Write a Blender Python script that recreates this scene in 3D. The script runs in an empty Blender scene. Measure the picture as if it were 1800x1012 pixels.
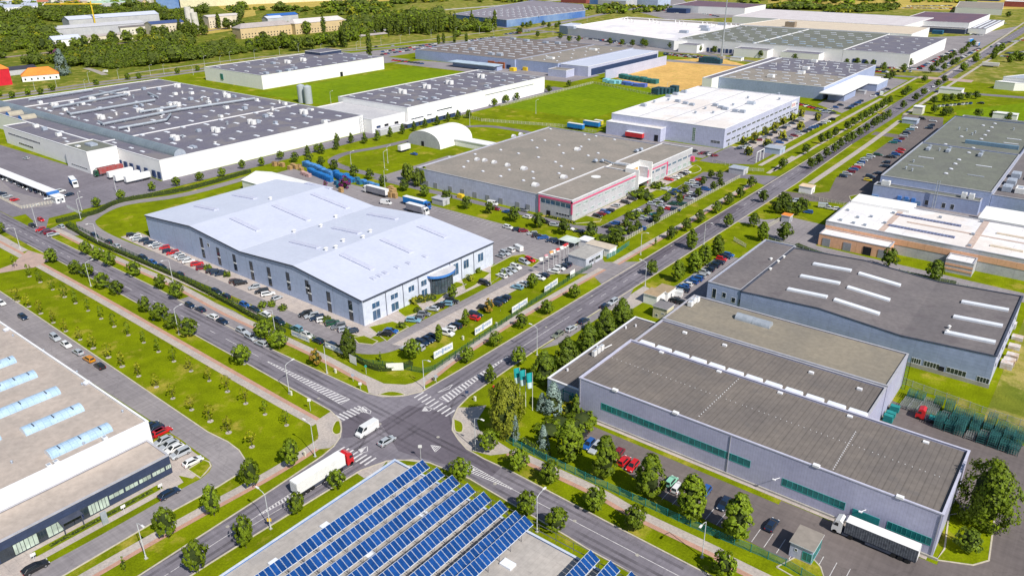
import bpy, math, random
from mathutils import Vector, noise
random.seed(7)
SC = bpy.context.scene
COL = SC.collection
PI = math.pi
# ------------------------------------------------------------------ camera model (27 mm lens, 24 deg down, 112 m up)
FOC, PIT, ROL, YAW, CH = 1349.75, 0.4230182, 0.011531, 0.674548, 112.0
def _basis():
    cp, sp = math.cos(PIT), math.sin(PIT)
    def rot(v):
        c, s = math.cos(YAW), math.sin(YAW)
        return Vector((v[0]*c - v[1]*s, v[0]*s + v[1]*c, v[2]))
    f, r, d = (0, cp, -sp), (1, 0, 0), (0, -sp, -cp)
    c, s = math.cos(ROL), math.sin(ROL)
    return (rot([c*a + s*b for a, b in zip(r, d)]), rot([-s*a + c*b for a, b in zip(r, d)]), rot(f))
RT, DN, FW = _basis()
def ray(px, py): return RT*((px-900)/FOC) + DN*((py-506)/FOC) + FW
def at(px, py, z=0.0):                      # survey: photo point -> place on the level z
    d = ray(px, py); t = (z-CH)/d.z
    return (d.x*t, d.y*t)
def aty(px, py, y):                         # photo point -> (x, z) on the facade plane y
    d = ray(px, py); t = y/d.y
    return (d.x*t, CH + d.z*t)
def atx(px, py, x):
    d = ray(px, py); t = x/d.x
    return (d.y*t, CH + d.z*t)
def pts(s, tx=0, ty=0, k=4, z=0.0):         # "x,y x,y" inside a survey tile -> ground points
    out = []
    for w in s.split():
        a = w.split(',')
        out.append(at(tx + float(a[0])/k, ty + float(a[1])/k, z))
    return out
def hgt(base, top):
    x, y = at(*base); lo, hi = 0, 60
    for _ in range(30):
        m = (lo+hi)/2; v = Vector((x, y, m-CH))
        if 506 + FOC*v.dot(DN)/v.dot(FW) > top: lo = m
        else: hi = m
    return lo

# ------------------------------------------------------------------ materials
MATS = {}
def nodes_of(name):
    m = bpy.data.materials.new(name); m.use_nodes = True
    nt = m.node_tree; nt.nodes.clear()
    out = nt.nodes.new('ShaderNodeOutputMaterial'); b = nt.nodes.new('ShaderNodeBsdfPrincipled')
    nt.links.new(b.outputs[0], out.inputs[0])
    return m, nt, b, out
def N(nt, t, **k):
    n = nt.nodes.new(t)
    for a, v in k.items(): setattr(n, a, v)
    return n
def math_(nt, op, a, b=None, c=None):
    n = N(nt, 'ShaderNodeMath', operation=op)
    for i, v in enumerate((a, b, c)):
        if v is None: continue
        if isinstance(v, (int, float)): n.inputs[i].default_value = v
        else: nt.links.new(v, n.inputs[i])
    return n.outputs[0]
def mixc(nt, fac, a, b, mode='MIX'):
    n = N(nt, 'ShaderNodeMix', data_type='RGBA', blend_type=mode)
    for s, v in ((n.inputs[0], fac), (n.inputs[6], a), (n.inputs[7], b)):
        if isinstance(v, (int, float)): s.default_value = v
        elif isinstance(v, tuple): s.default_value = (v[0], v[1], v[2], 1)
        else: nt.links.new(v, s)
    return n.outputs[2]
def noise_(nt, vec, sc, det=3, lo=.35, hi=.65, rough=.55):
    n = N(nt, 'ShaderNodeTexNoise'); n.inputs['Scale'].default_value = sc
    n.inputs['Detail'].default_value = det; n.inputs['Roughness'].default_value = rough
    nt.links.new(vec, n.inputs['Vector'])
    r = N(nt, 'ShaderNodeMapRange'); r.inputs[1].default_value = lo; r.inputs[2].default_value = hi
    nt.links.new(n.outputs[0], r.inputs[0])
    return r.outputs[0]
def mat(name, c1, c2=None, sc=.25, rough=.85, metal=0.0, seams=(), grime=.12, objc=False, obj_space=False, emit=None, spots=None):
    if name in MATS: return MATS[name]
    m, nt, b, out = nodes_of(name)
    if c2 is None: c2 = tuple(x*.82 for x in c1)
    if obj_space:
        vec = N(nt, 'ShaderNodeTexCoord').outputs['Object']
    else:
        vec = N(nt, 'ShaderNodeNewGeometry').outputs['Position']
    if objc: c = N(nt, 'ShaderNodeObjectInfo').outputs['Color']
    else:
        f = noise_(nt, vec, sc)
        c = mixc(nt, f, c1, c2)
        f2 = noise_(nt, vec, sc*9, 4, .3, .7)
        v = math_(nt, 'MULTIPLY_ADD', f2, -grime*1.6, 1+grime*.6)
        c = mixc(nt, 1.0, c, N2(nt, v), 'MULTIPLY')
    if spots:
        f3 = noise_(nt, vec, spots[0], 5, spots[1], spots[1]+.06)
        c = mixc(nt, math_(nt, 'MULTIPLY', f3, spots[3]), c, spots[2])
    if seams:
        sx = N(nt, 'ShaderNodeSeparateXYZ'); nt.links.new(vec, sx.inputs[0])
        for ax, sp, w, k in seams:
            v = {'x': sx.outputs[0], 'y': sx.outputs[1], 'z': sx.outputs[2]}.get(ax)
            if v is None: v = math_(nt, 'ADD', sx.outputs[0], sx.outputs[1])
            fr = math_(nt, 'FRACT', math_(nt, 'DIVIDE', math_(nt, 'ADD', v, 5000.03), sp))
            msk = math_(nt, 'LESS_THAN', fr, w/sp)
            c = mixc(nt, msk, c, mixc(nt, 1.0, c, (k, k, k), 'MULTIPLY'))
    nt.links.new(c, b.inputs['Base Color']) if not isinstance(c, tuple) else None
    b.inputs['Roughness'].default_value = rough; b.inputs['Metallic'].default_value = metal
    b.inputs['Specular IOR Level'].default_value = .3
    MATS[name] = m
    return m
def N2(nt, v):
    n = N(nt, 'ShaderNodeCombineColor')
    for i in range(3): nt.links.new(v, n.inputs[i])
    return n.outputs[0]
def grass_mat(name, a, b_, dry, dryness=.58, mow=0):
    m, nt, b, out = nodes_of(name)
    vec = N(nt, 'ShaderNodeNewGeometry').outputs['Position']
    c = mixc(nt, noise_(nt, vec, .035, 4), a, b_)
    c = mixc(nt, math_(nt, 'MULTIPLY', noise_(nt, vec, .22, 5, .4, .7), .55), c, tuple(x*.62 for x in b_))
    c = mixc(nt, math_(nt, 'MULTIPLY', noise_(nt, vec, .09, 6, dryness, dryness+.12, .65), .8), c, dry)
    v = math_(nt, 'MULTIPLY_ADD', noise_(nt, vec, 2.3, 3, .2, .8), .55, .74)
    c = mixc(nt, 1.0, c, N2(nt, v), 'MULTIPLY')
    if mow:
        sx = N(nt, 'ShaderNodeSeparateXYZ'); nt.links.new(vec, sx.inputs[0])
        s = math_(nt, 'MULTIPLY_ADD', math_(nt, 'SINE', math_(nt, 'MULTIPLY', sx.outputs[0], 1.4)), mow, 1.0)
        c = mixc(nt, 1.0, c, N2(nt, s), 'MULTIPLY')
    nt.links.new(c, b.inputs['Base Color']); b.inputs['Roughness'].default_value = 1.0
    b.inputs['Specular IOR Level'].default_value = .05
    bp = N(nt, 'ShaderNodeBump'); bp.inputs['Strength'].default_value = .5; bp.inputs['Distance'].default_value = .25
    nz = N(nt, 'ShaderNodeTexNoise'); nz.inputs['Scale'].default_value = 1.6; nz.inputs['Detail'].default_value = 4
    nt.links.new(vec, nz.inputs['Vector']); nt.links.new(nz.outputs[0], bp.inputs['Height']); nt.links.new(bp.outputs[0], b.inputs['Normal'])
    MATS[name] = m
    return m
def asphalt_mat(name, a, b_, wear=1.0):
    m, nt, b, out = nodes_of(name)
    vec = N(nt, 'ShaderNodeNewGeometry').outputs['Position']
    c = mixc(nt, noise_(nt, vec, .05, 4, .35, .65), a, b_)
    sx = N(nt, 'ShaderNodeSeparateXYZ'); nt.links.new(vec, sx.inputs[0])
    # long tyre-darkened streaks, broken by noise, in both street directions
    mp = N(nt, 'ShaderNodeMapping'); mp.inputs['Scale'].default_value = (1.3, .02, 1); nt.links.new(vec, mp.inputs[0])
    mp2 = N(nt, 'ShaderNodeMapping'); mp2.inputs['Scale'].default_value = (.02, 1.3, 1); nt.links.new(vec, mp2.inputs[0])
    v = math_(nt, 'MULTIPLY_ADD', noise_(nt, mp.outputs[0], 1.0, 3, .35, .7), -.16*wear, 1.06)
    v2 = math_(nt, 'MULTIPLY_ADD', noise_(nt, mp2.outputs[0], 1.0, 3, .35, .7), -.16*wear, 1.05)
    v3 = math_(nt, 'MULTIPLY_ADD', noise_(nt, vec, .6, 5, .3, .7), -.16, 1.06)
    v = math_(nt, 'MULTIPLY', math_(nt, 'MULTIPLY', v, v2), v3)
    c = mixc(nt, 1.0, c, N2(nt, v), 'MULTIPLY')
    # repaired patches and cracks
    vo = N(nt, 'ShaderNodeTexVoronoi', feature='DISTANCE_TO_EDGE'); vo.inputs['Scale'].default_value = .06
    mpn = N(nt, 'ShaderNodeTexNoise'); mpn.inputs['Scale'].default_value = .35; nt.links.new(vec, mpn.inputs['Vector'])
    ad = N(nt, 'ShaderNodeMix', data_type='VECTOR'); ad.inputs[0].default_value = .12
    sc_ = N(nt, 'ShaderNodeVectorMath', operation='SCALE'); sc_.inputs['Scale'].default_value = 40; nt.links.new(mpn.outputs['Color'], sc_.inputs[0])
    nt.links.new(vec, ad.inputs[4]); nt.links.new(sc_.outputs[0], ad.inputs[5]); nt.links.new(ad.outputs[1], vo.inputs['Vector'])
    crack = math_(nt, 'LESS_THAN', vo.outputs['Distance'], .007)
    c = mixc(nt, math_(nt, 'MULTIPLY', crack, .18), c, tuple(x*.4 for x in b_))
    nt.links.new(c, b.inputs['Base Color']); b.inputs['Roughness'].default_value = .9
    b.inputs['Specular IOR Level'].default_value = .2
    MATS[name] = m
    return m
def glass_mat(name, c, rough=.08):
    m, nt, b, out = nodes_of(name)
    vec = N(nt, 'ShaderNodeNewGeometry').outputs['Position']
    cc = mixc(nt, noise_(nt, vec, .5, 2, .3, .7), c, tuple(x*.55 for x in c))
    nt.links.new(cc, b.inputs['Base Color']); b.inputs['Roughness'].default_value = rough
    b.inputs['Specular IOR Level'].default_value = .8
    MATS[name] = m
    return m
def leaf_mat(name, a, b_, tr=.25, hue=.5):
    m, nt, b, out = nodes_of(name)
    oi = N(nt, 'ShaderNodeObjectInfo'); geo = N(nt, 'ShaderNodeNewGeometry')
    c = mixc(nt, noise_(nt, geo.outputs['Position'], .9, 3, .3, .7), a, b_)
    v = math_(nt, 'MULTIPLY_ADD', oi.outputs['Random'], hue, 1-hue*.5)
    c = mixc(nt, 1.0, c, N2(nt, v), 'MULTIPLY')
    rr = math_(nt, 'MULTIPLY_ADD', geo.outputs['Random Per Island'], .7, .62)
    c = mixc(nt, 1.0, c, N2(nt, rr), 'MULTIPLY')
    nt.links.new(c, b.inputs['Base Color']); b.inputs['Roughness'].default_value = .6
    b.inputs['Specular IOR Level'].default_value = .25
    t = N(nt, 'ShaderNodeBsdfTranslucent'); nt.links.new(c, t.inputs[0])
    mx = N(nt, 'ShaderNodeMixShader'); mx.inputs[0].default_value = tr
    nt.links.new(b.outputs[0], mx.inputs[1]); nt.links.new(t.outputs[0], mx.inputs[2]); nt.links.new(mx.outputs[0], out.inputs[0])
    MATS[name] = m
    return m

# ------------------------------------------------------------------ mesh builder
class MB:
    def __init__(s): s.v, s.f, s.m = [], [], []
    def poly(s, P, mi=0):
        n = len(s.v); s.v += [tuple(p) for p in P]; s.f.append(list(range(n, n+len(P)))); s.m.append(mi)
    def box(s, x0, y0, z0, x1, y1, z1, mi=0, bottom=False):
        if x1 < x0: x0, x1 = x1, x0
        if y1 < y0: y0, y1 = y1, y0
        s.prism([(x0, y0), (x1, y0), (x1, y1), (x0, y1)], z0, z1, mi, bottom=bottom)
    def prism(s, P, z0, z1, mi=0, mt=None, bottom=False, top=True):
        n = len(s.v); k = len(P)
        a = sum(P[i][0]*P[(i+1) % k][1]-P[(i+1) % k][0]*P[i][1] for i in range(k))
        if a < 0: P = P[::-1]
        s.v += [(p[0], p[1], z0) for p in P] + [(p[0], p[1], z1) for p in P]
        for i in range(k):
            j = (i+1) % k; s.f.append([n+i, n+j, n+k+j, n+k+i]); s.m.append(mi)
        if top: s.f.append([n+k+i for i in range(k)]); s.m.append(mi if mt is None else mt)
        if bottom: s.f.append([n+k-1-i for i in range(k)]); s.m.append(mi)
    def obox(s, cx, cy, z0, L, W, Hh, rot, mi=0, mt=None, bottom=False):
        c, q = math.cos(rot), math.sin(rot)
        P = [(cx+c*a-q*b, cy+q*a+c*b) for a, b in ((-L/2, -W/2), (L/2, -W/2), (L/2, W/2), (-L/2, W/2))]
        s.prism(P, z0, z0+Hh, mi, mt, bottom)
    def tube(s, P, r, n=6, mi=0, r2=None, cap=True):
        P = [Vector(p) for p in P]; rings = []
        for i, p in enumerate(P):
            d = (P[min(i+1, len(P)-1)] - P[max(i-1, 0)]).normalized()
            u = d.cross(Vector((0, 0, 1)))
            if u.length < .05: u = d.cross(Vector((1, 0, 0)))
            u.normalize(); w = d.cross(u)
            rr = r if r2 is None else r + (r2-r)*i/(len(P)-1)
            b = len(s.v)
            for k in range(n):
                a = 2*PI*k/n; s.v.append(tuple(p + u*math.cos(a)*rr + w*math.sin(a)*rr))
            rings.append(b)
        for a, b in zip(rings, rings[1:]):
            for k in range(n):
                s.f.append([a+k, b+k, b+(k+1) % n, a+(k+1) % n]); s.m.append(mi)
        if cap:
            s.f.append([rings[0]+k for k in range(n)]); s.m.append(mi)
            s.f.append([rings[-1]+n-1-k for k in range(n)]); s.m.append(mi)
    def cyl(s, x, y, z0, z1, r, n=12, mi=0, r2=None): s.tube([(x, y, z0), (x, y, z1)], r, n, mi, r2)
    def build(s, name, mats, parent=None, col=None, smooth=False):
        if not isinstance(mats, (list, tuple)): mats = [mats]
        me = bpy.data.meshes.new(name)
        off = parent_off(parent)
        me.from_pydata([(a-off[0], b-off[1], c-off[2]) for a, b, c in s.v], [], s.f)
        for q in mats: me.materials.append(q)
        me.polygons.foreach_set('material_index', s.m)
        if smooth: me.polygons.foreach_set('use_smooth', [True]*len(me.polygons))
        me.update()
        o = bpy.data.objects.new(name, me); COL.objects.link(o)
        if parent is not None: o.parent = parent
        if col: o.color = (col[0], col[1], col[2], 1)
        return o
def parent_off(p):
    o = Vector((0, 0, 0))
    while p is not None: o += p.location; p = p.parent
    return o
def tag(o, label=None, cat=None, group=None, kind=None):
    if label:
        w = label.split(); assert 4 <= len(w) <= 16, label
        o['label'] = label
    if cat: o['category'] = cat
    if group: o['group'] = group
    if kind: o['kind'] = kind
    return o
def thing(name, label, cat, loc=(0, 0, 0), rz=0, group=None):
    o = bpy.data.objects.new(name, None); COL.objects.link(o); o.empty_display_size = .5
    o.location = loc; o.rotation_euler = (0, 0, rz)
    return tag(o, label, cat, group)
def kids(): 
    d = {}
    for o in bpy.data.objects:
        if o.parent: d.setdefault(o.parent.name, []).append(o)
    return d
def dup(proto, K, loc, rz=0, scale=1.0, label=None, group=None, col=None):
    def cp(o, par):
        c = o.copy(); COL.objects.link(c)
        if par is not None: c.parent = par
        if col and o.type == 'MESH' and o.get('paint'): c.color = (*col, 1)
        for ch in K.get(o.name, ()): cp(ch, c)
        return c
    r = cp(proto, None)
    r.location = loc; r.rotation_euler = (0, 0, rz)
    r.scale = scale if isinstance(scale, tuple) else (scale,)*3
    if label:
        w = label.split(); assert 4 <= len(w) <= 16, label
        r['label'] = label
    if group: r['group'] = group
    return r
_o = 'first second third fourth fifth sixth seventh eighth ninth tenth eleventh twelfth thirteenth fourteenth fifteenth sixteenth seventeenth eighteenth nineteenth'.split()
_t = {20: 'twent', 30: 'thirt', 40: 'fort', 50: 'fift', 60: 'sixt', 70: 'sevent', 80: 'eight', 90: 'ninet'}
def ordn(n):                                # 1 -> first
    if n < 20: return _o[n-1]
    a, b = n//10*10, n % 10
    return _t[a]+'ieth' if b == 0 else _t[a]+'y-'+_o[b-1]
# ------------------------------------------------------------------ ground materials
G1 = grass_mat('grass', (.205, .250, .003), (.135, .175, .003), (.36, .29, .05), .555)
G2 = grass_mat('meadow', (.185, .265, .005), (.14, .215, .005), (.27, .27, .03), .62, mow=.05)
GL = grass_mat('wild_grass', (.21, .215, .025), (.13, .165, .02), (.36, .29, .10), .48)
GF = grass_mat('forest_floor', (.17, .19, .02), (.10, .135, .015), (.36, .29, .08), .52)
DRY = grass_mat('dry_field', (.70, .44, .15), (.58, .36, .12), (.30, .30, .05), .58)
STRAW = grass_mat('straw_field', (.52, .39, .10), (.42, .33, .08), (.20, .22, .05), .60)
ASPH = asphalt_mat('asphalt', (.218, .200, .232), (.172, .158, .186))
ASPL = asphalt_mat('yard_asphalt', (.29, .265, .275), (.235, .215, .23))
ASPB = asphalt_mat('warm_asphalt', (.175, .148, .142), (.135, .115, .115), .8)
PAVE = mat('paving', (.50, .43, .39), (.40, .35, .33), .3, seams=(('x', 2.0, .08, .8), ('y', 2.0, .08, .8)), grime=.15)
WALK = mat('sidewalk_concrete', (.47, .41, .37), (.38, .34, .32), .2, grime=.2)
RED = mat('red_paver', (.50, .29, .22), (.42, .25, .19), .4, grime=.2)
KERB = mat('kerb_stone', (.56, .50, .40), (.44, .40, .33), .6, seams=(('xy', 1.0, .05, .7),))
PAINT = mat('road_paint', (.74, .72, .72), (.50, .48, .50), 1.2, grime=.35)
PINK = mat('pink_apron', (.48, .34, .29), (.38, .28, .25), .3)
CONC = mat('concrete', (.42, .40, .37), (.33, .31, .29), .4)
GRAVEL = mat('gravel', (.42, .38, .33), (.30, .27, .24), .8, grime=.35)

def sheet(name, m, P, z, kind='structure'):
    b = MB(); a = sum(P[i][0]*P[(i+1) % len(P)][1]-P[(i+1) % len(P)][0]*P[i][1] for i in range(len(P)))
    if a < 0: P = P[::-1]
    b.poly([(x, y, z) for x, y in P])
    return tag(b.build(name, m), kind=kind)
def rect(x0, x1, y0, y1): return [(x0, y0), (x1, y0), (x1, y1), (x0, y1)]
def smooth_line(P, n=4):                     # Catmull-Rom
    out = []
    for i in range(len(P)-1):
        p0, p1, p2, p3 = P[max(i-1, 0)], P[i], P[i+1], P[min(i+2, len(P)-1)]
        for k in range(n):
            t = k/n
            out.append(tuple(.5*((2*b)+(-a+c)*t+(2*a-5*b+4*c-d)*t*t+(-a+3*b-3*c+d)*t**3) for a, b, c, d in zip(p0, p1, p2, p3)))
    return out+[P[-1]]
def offs(P, d):
    out = []
    for i, p in enumerate(P):
        a, b = P[max(i-1, 0)], P[min(i+1, len(P)-1)]
        dx, dy = b[0]-a[0], b[1]-a[1]; l = math.hypot(dx, dy) or 1
        out.append((p[0]-dy/l*d, p[1]+dx/l*d))
    return out
def ribbon(name, m, P, w, z, sm=True, off=0.0):
    if sm and len(P) > 2: P = smooth_line(P)
    A, B = offs(P, off+w/2), offs(P, off-w/2); b = MB()
    for i in range(len(P)-1):
        b.poly([(*B[i], z), (*B[i+1], z), (*A[i+1], z), (*A[i], z)])
    return tag(b.build(name, m), kind='structure')
def kerb(P, w=.32, h=.13, closed=False, sm=False, name='kerb'):
    if sm: P = smooth_line(P)
    if closed: P = P+[P[0]]
    A, B = offs(P, w/2), offs(P, -w/2); b = MB()
    for i in range(len(P)-1):
        b.prism([B[i], B[i+1], A[i+1], A[i]], 0, h)
    return tag(b.build(name, KERB), kind='structure')
def island(P, m=None, sm=False, h=.11, name='grass_island', kb=True):
    if sm: P = smooth_line(P+[P[0]])[:-1]
    b = MB(); b.prism(P, 0, h); tag(b.build(name, m or G1), kind='structure')
    if kb: kerb(P, .3, .15, closed=True)

def px(s): return [at(*map(float, w.split(','))) for w in s.split()]
# base terrain out to the horizon
sheet('ground', GL, rect(-9000, 9000, -1200, 11000), 0)
# lawns and verges around the junction and the halls
sheet('lawn', G1, rect(-385, 60, -60, 760), .004)
sheet('lawn', G1, rect(-720, -385, 120, 780), .004)
sheet('lawn', G1, rect(-385, 60, -60, -59.9)+[], .002)
sheet('meadow', G2, rect(-365, -288, 448, 571), .010)
sheet('meadow', G2, rect(-567, -484, 374, 552), .010)
sheet('meadow', G2, pts('1320,780 1560,750 1800,725 1900,860 1500,850 1330,810', 1350, 0), .010)
sheet('dry_field', DRY, pts('670,530 770,500 1080,425 1430,405 1700,470 1560,540 1400,560 1390,620 1300,610 1180,640 1000,640 940,600 760,560', 900, 0), .012)
sheet('forest_floor', GF, [(-1900, 100), (-760, 200), (-755, 500), (-800, 820), (-1080, 1000), (-1400, 1500), (-2600, 1500)], .006)
sheet('straw_field', STRAW, pts('-200,85 300,60 900,10 2000,-60 700,-110 -400,-30', 450, 0), .016)
sheet('straw_field', STRAW, pts('640,80 1100,60 1600,20 1900,-30 1500,-60 650,50', 450, 0)[:0] or pts('1640,100 1790,70 1800,110 1700,130', 0, 0), .018)
sheet('straw_field', STRAW, pts('0,20 700,60 1350,75 1900,60 1900,-60 0,-60', 1350, 0), .015)
sheet('straw_field', STRAW, px('330,66 420,52 418,44 360,48 300,60'), .014); sheet('wild_meadow', GL, pts('700,110 1400,70 1760,200 1600,290 1200,300', 450, 0), .013)

# ---- the two crossing roads
nw_k = [(-560, 121.5), at(90, 418), at(272, 505), at(482, 616), at(645, 691)]
n_cor = [at(672, 697), at(708, 696), at(742, 688), at(772, 671), at(805, 652)]
bl = [at(897, 597), at(1120, 463), at(1335, 333), at(1465, 253), at(1567, 185), (-136.5, 800), (-137, 1300), (-140, 2200)]
br = [(-125, 2200), (-125, 1300), (-126, 800), (-122.5, 572), (-123, 480), (-120.5, 380), (-120.6, 260), at(945, 613), at(897, 646), at(825, 696)]
e_cor = [at(805, 716), at(796, 736), at(795, 756), at(805, 772), at(820, 789), at(850, 806)]
se_k = [at(900, 829), at(1090, 929), at(1225, 999), (60, 109.4)]
se_k2 = [(60, 99.4), at(1032, 964), at(1000, 944), at(850, 856)]
s_cor = [at(825, 841), at(782, 824), at(755, 813), at(725, 808), at(680, 810), at(635, 826)]
sw_k = [at(450, 939), at(367, 991), (-121, -80)]
sw_k2 = [(-131.5, -80), at(245, 1011), at(450, 879), at(500, 846)]
w_cor = [at(567, 801), at(587, 784), at(598, 768), at(600, 752), at(597, 738), at(580, 721)]
nw_k2 = [at(447, 646), at(220, 521), (-343, 107.8), (-560, 112)]
sheet('road', ASPH, nw_k+n_cor+bl+br+e_cor+se_k+se_k2+s_cor+sw_k+sw_k2+w_cor+nw_k2, .030)
for K_ in (nw_k[1:], nw_k[-1:]+n_cor+bl[:5]): kerb(K_)
kerb(br[4:]+e_cor+se_k); kerb(se_k2+s_cor+sw_k); kerb(sw_k2+w_cor+nw_k2[:3])
# side streets and aprons
sheet('side_street', ASPH, [(-351, 116), (-363, 116), (-372, 122), (-386, 124), (-386, 168), (-371, 163), (-371, 128), (-357, 121)], .034)
sheet('side_street', ASPH, [(-386, 158), (-386, 190), (-384.5, 246), (-384.5, 540), (-371, 540), (-370, 414), (-369.5, 235), (-371, 160)], .038)
sheet('side_street', ASPH, [(-386, 118.5), (-600, 121), (-600, 170), (-436, 176), (-436, 192), (-386, 190)], .034)
sheet('yard', ASPL, pts('0,250 90,330 220,370 380,400 360,440 150,455 -200,280 -400,100 -200,100 0,180', 0, 253), .042)
sheet('lay_by', ASPL, pts('300,620 440,560 480,600 600,640 470,650 400,625 360,660', 0, 253), .042)
sheet('lay_by', ASPL, pts('1240,90 1330,60 1480,90 1640,160 1800,250 1800,320', 0, 506)+pts('0,310 60,350 90,400 100,440 0,390', 450, 506), .042)
sheet('lay_by', ASPL, [(-120.8, 164), (-117.9, 170), (-118.2, 212), (-120.8, 220)], .040)
sheet('lay_by', WALK, [(-119, 200), (-113, 200), (-112, 222), (-119, 224)], .036)
# white hall's drive and yard
ribbon('drive', ASPL, [at(160, 395), at(152, 392), at(180, 372), at(225, 357), at(325, 342), at(440, 311)], 6, .044)
ribbon('drive', ASPL, [at(150, 388), at(158, 403), at(200, 426), at(325, 474), at(455, 527), at(525, 562), at(587, 593), at(625, 608), at(662, 612), at(695, 603), at(745, 575), at(850, 521), at(937, 472), at(975, 450)], 7.4, .046)
sheet('parking_bay', PAVE, [(-320, 135.5), (-180, 134.5), (-175, 136), (-175, 142.5), (-320, 143.3)], .050)
sheet('parking_bay', PAVE, [(-175, 136), (-167, 137), (-165.5, 205), (-175, 206)], .052)
sheet('parking_bay', PAVE, [(-158.5, 139), (-153.5, 141), (-153, 212), (-158.5, 212)], .052)
sheet('parking_bay', PAVE, pts('1340,60 1420,20 1600,120 1900,240 1900,290 1500,150', 0, 253)[:0] or [(-320, 127.5), (-210, 127.3), (-210, 125), (-320, 125.3)], .051)
sheet('yard', ASPL, [(-350, 226), (-293, 226), (-240, 207), (-177, 206.5), (-166, 212), (-158, 205), (-150, 214), (-140, 222), (-131.5, 216), (-131.5, 243), (-142, 234.5), (-149, 241), (-160, 244.5), (-350, 246.5)], .036)
# grey hall
sheet('drive', ASPH, [(-176.5, 262), (-169, 265), (-165, 268), (-165, 330), (-167, 372), (-157, 380), (-147, 381), (-131.5, 388), (-131.5, 368), (-145, 374), (-148, 372), (-149, 262), (-160, 259.5), (-300, 259), (-300, 264), (-176, 263)], .034)
sheet('parking_bay', PAVE, [(-178, 276), (-171.5, 276), (-171.5, 373), (-178, 381)], .042)
ribbon('drive', ASPH, [(-287, 263), (-300, 264.5), (-325, 264.5), (-342, 268), (-350, 277), (-352, 290), (-347, 310), (-345, 340), (-345, 372), (-338, 386), (-325, 392), (-300, 392), (-280, 388), (-240, 388), (-180, 390)], 5.5, .040)
sheet('yard', ASPL, [(-300, 262), (-276, 262), (-276, 266), (-290, 300), (-296, 320), (-300, 318)], .044)
# silver hall
sheet('drive', ASPH, [(-179, 392), (-170, 392), (-152, 402), (-152, 428), (-154.5, 440), (-154.5, 562), (-190, 562), (-179, 550)], .034)
sheet('yard', ASPL, [(-262, 400), (-180, 398), (-180, 424), (-262, 420)], .034)
# far yards
sheet('yard', ASPL, [(-470, 560), (-386, 566), (-384, 612), (-420, 620), (-520, 600), (-590, 590), (-600, 560)], .028)
sheet('yard', ASPL, [(-640, 590), (-605, 590), (-606, 560), (-640, 470), (-700, 520), (-690, 620), (-660, 760), (-600, 780), (-600, 735), (-640, 735)], .028)
sheet('yard', ASPL, [(-600, 800), (-400, 790), (-320, 810), (-180, 800), (-178, 850), (-310, 822), (-340, 850), (-420, 812), (-600, 885)], .030)
sheet('yard', ASPL, [(-176, 800), (-140, 800), (-142, 1300), (-176, 1130), (-240, 1060), (-206, 990), (-172, 970)], .030)
sheet('yard', ASPL, [(-382, 740), (-280, 742), (-280, 735), (-382, 725)], .030)
sheet('yard', ASPL, [(-180, 590), (-156, 568), (-153, 640), (-153, 740), (-186, 752)], .030)
sheet('yard', ASPL, pts('1270,45 1700,120 1100,140 900,90 1000,0 1200,0', 900, 0), .024)
ribbon('road', ASPH, [(-760, 905), (-602, 884), (-451, 836), (-360, 793), (-287, 769), (-191, 757), (-138, 764), (-110, 764)], 8, .040)
ribbon('road', PINK, [(-150, 763), (-108, 764)], 14, .046)
ribbon('road', ASPH, [(-124, 700), (-100, 700), (40, 720)], 9, .036)
# eastern side
sheet('drive', ASPB, [(-121, 352), (-121, 364), (-110, 366), (-103, 376), (-108, 402), (-105, 455), (-98, 500), (-100, 512), (-121, 512), (-121, 522), (-96, 522), (-90, 506), (-87, 470), (-84, 380), (-86, 372), (-92, 362), (-104, 356)], .034)
sheet('yard', ASPL, [(-121, 300), (-100, 327), (-92, 326), (-84, 325), (-82, 296), (0, 290), (10, 300), (10, 305), (-80, 305), (-80, 280), (-104, 286), (-121, 283)][:0] or [(-104, 328), (-85, 326), (-84, 300), (10, 296), (10, 288), (-88, 290), (-104, 300), (-112, 309), (-120.6, 308), (-120.6, 318), (-112, 318)], .034)
sheet('yard', ASPL, [(-82, 390), (-30, 388), (-30, 352), (-84, 352)], .034)
sheet('parking_bay', ASPL, [(-110, 212), (-110, 268), (-92, 270), (-92, 214)], .034)
sheet('yard', ASPB, [(-29.5, 171), (-29.5, 198), (-14, 196), (60, 196), (60, 90), (-2, 90), (-14, 119), (-28, 124), (-60, 126), (-86, 134), (-86, 141), (-7, 141), (-7, 163), (-14, 171)], .034)
sheet('wild_meadow', GL, [(-9, 200), (60, 200), (60, 300), (-9, 290)], .020)
sheet('yard', CONC, [(-2, 222), (20, 225), (20, 300), (-6, 300)], .030)
# south-west block: private drive round the white roofed hall
oc = [(-330, 82), at(50, 545), at(365, 759), at(400, 776), at(420, 791), at(431, 808), at(430, 820), at(420, 832), at(385, 854), at(307, 896), at(112, 1011), (-140.5, -60)]
ic = [(-148.2, -60), at(170, 944), at(330, 853), at(352, 842), at(368, 829), at(373, 818), at(368, 808), at(345, 792), at(318, 772), at(265, 739), (-275, 71.4), (-330, 71.4)]
sheet('drive', ASPL, oc+ic, .036); kerb(oc)
sheet('parking_bay', PAVE, [(-163, 64), (-153, 64), (-147.8, 66), (-149, 71.5), (-163, 72)], .042)
sheet('parking_bay', PAVE, [(-153.4, -30), (-148.2, -30), (-148.2, 64), (-153.4, 65)], .044)


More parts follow.
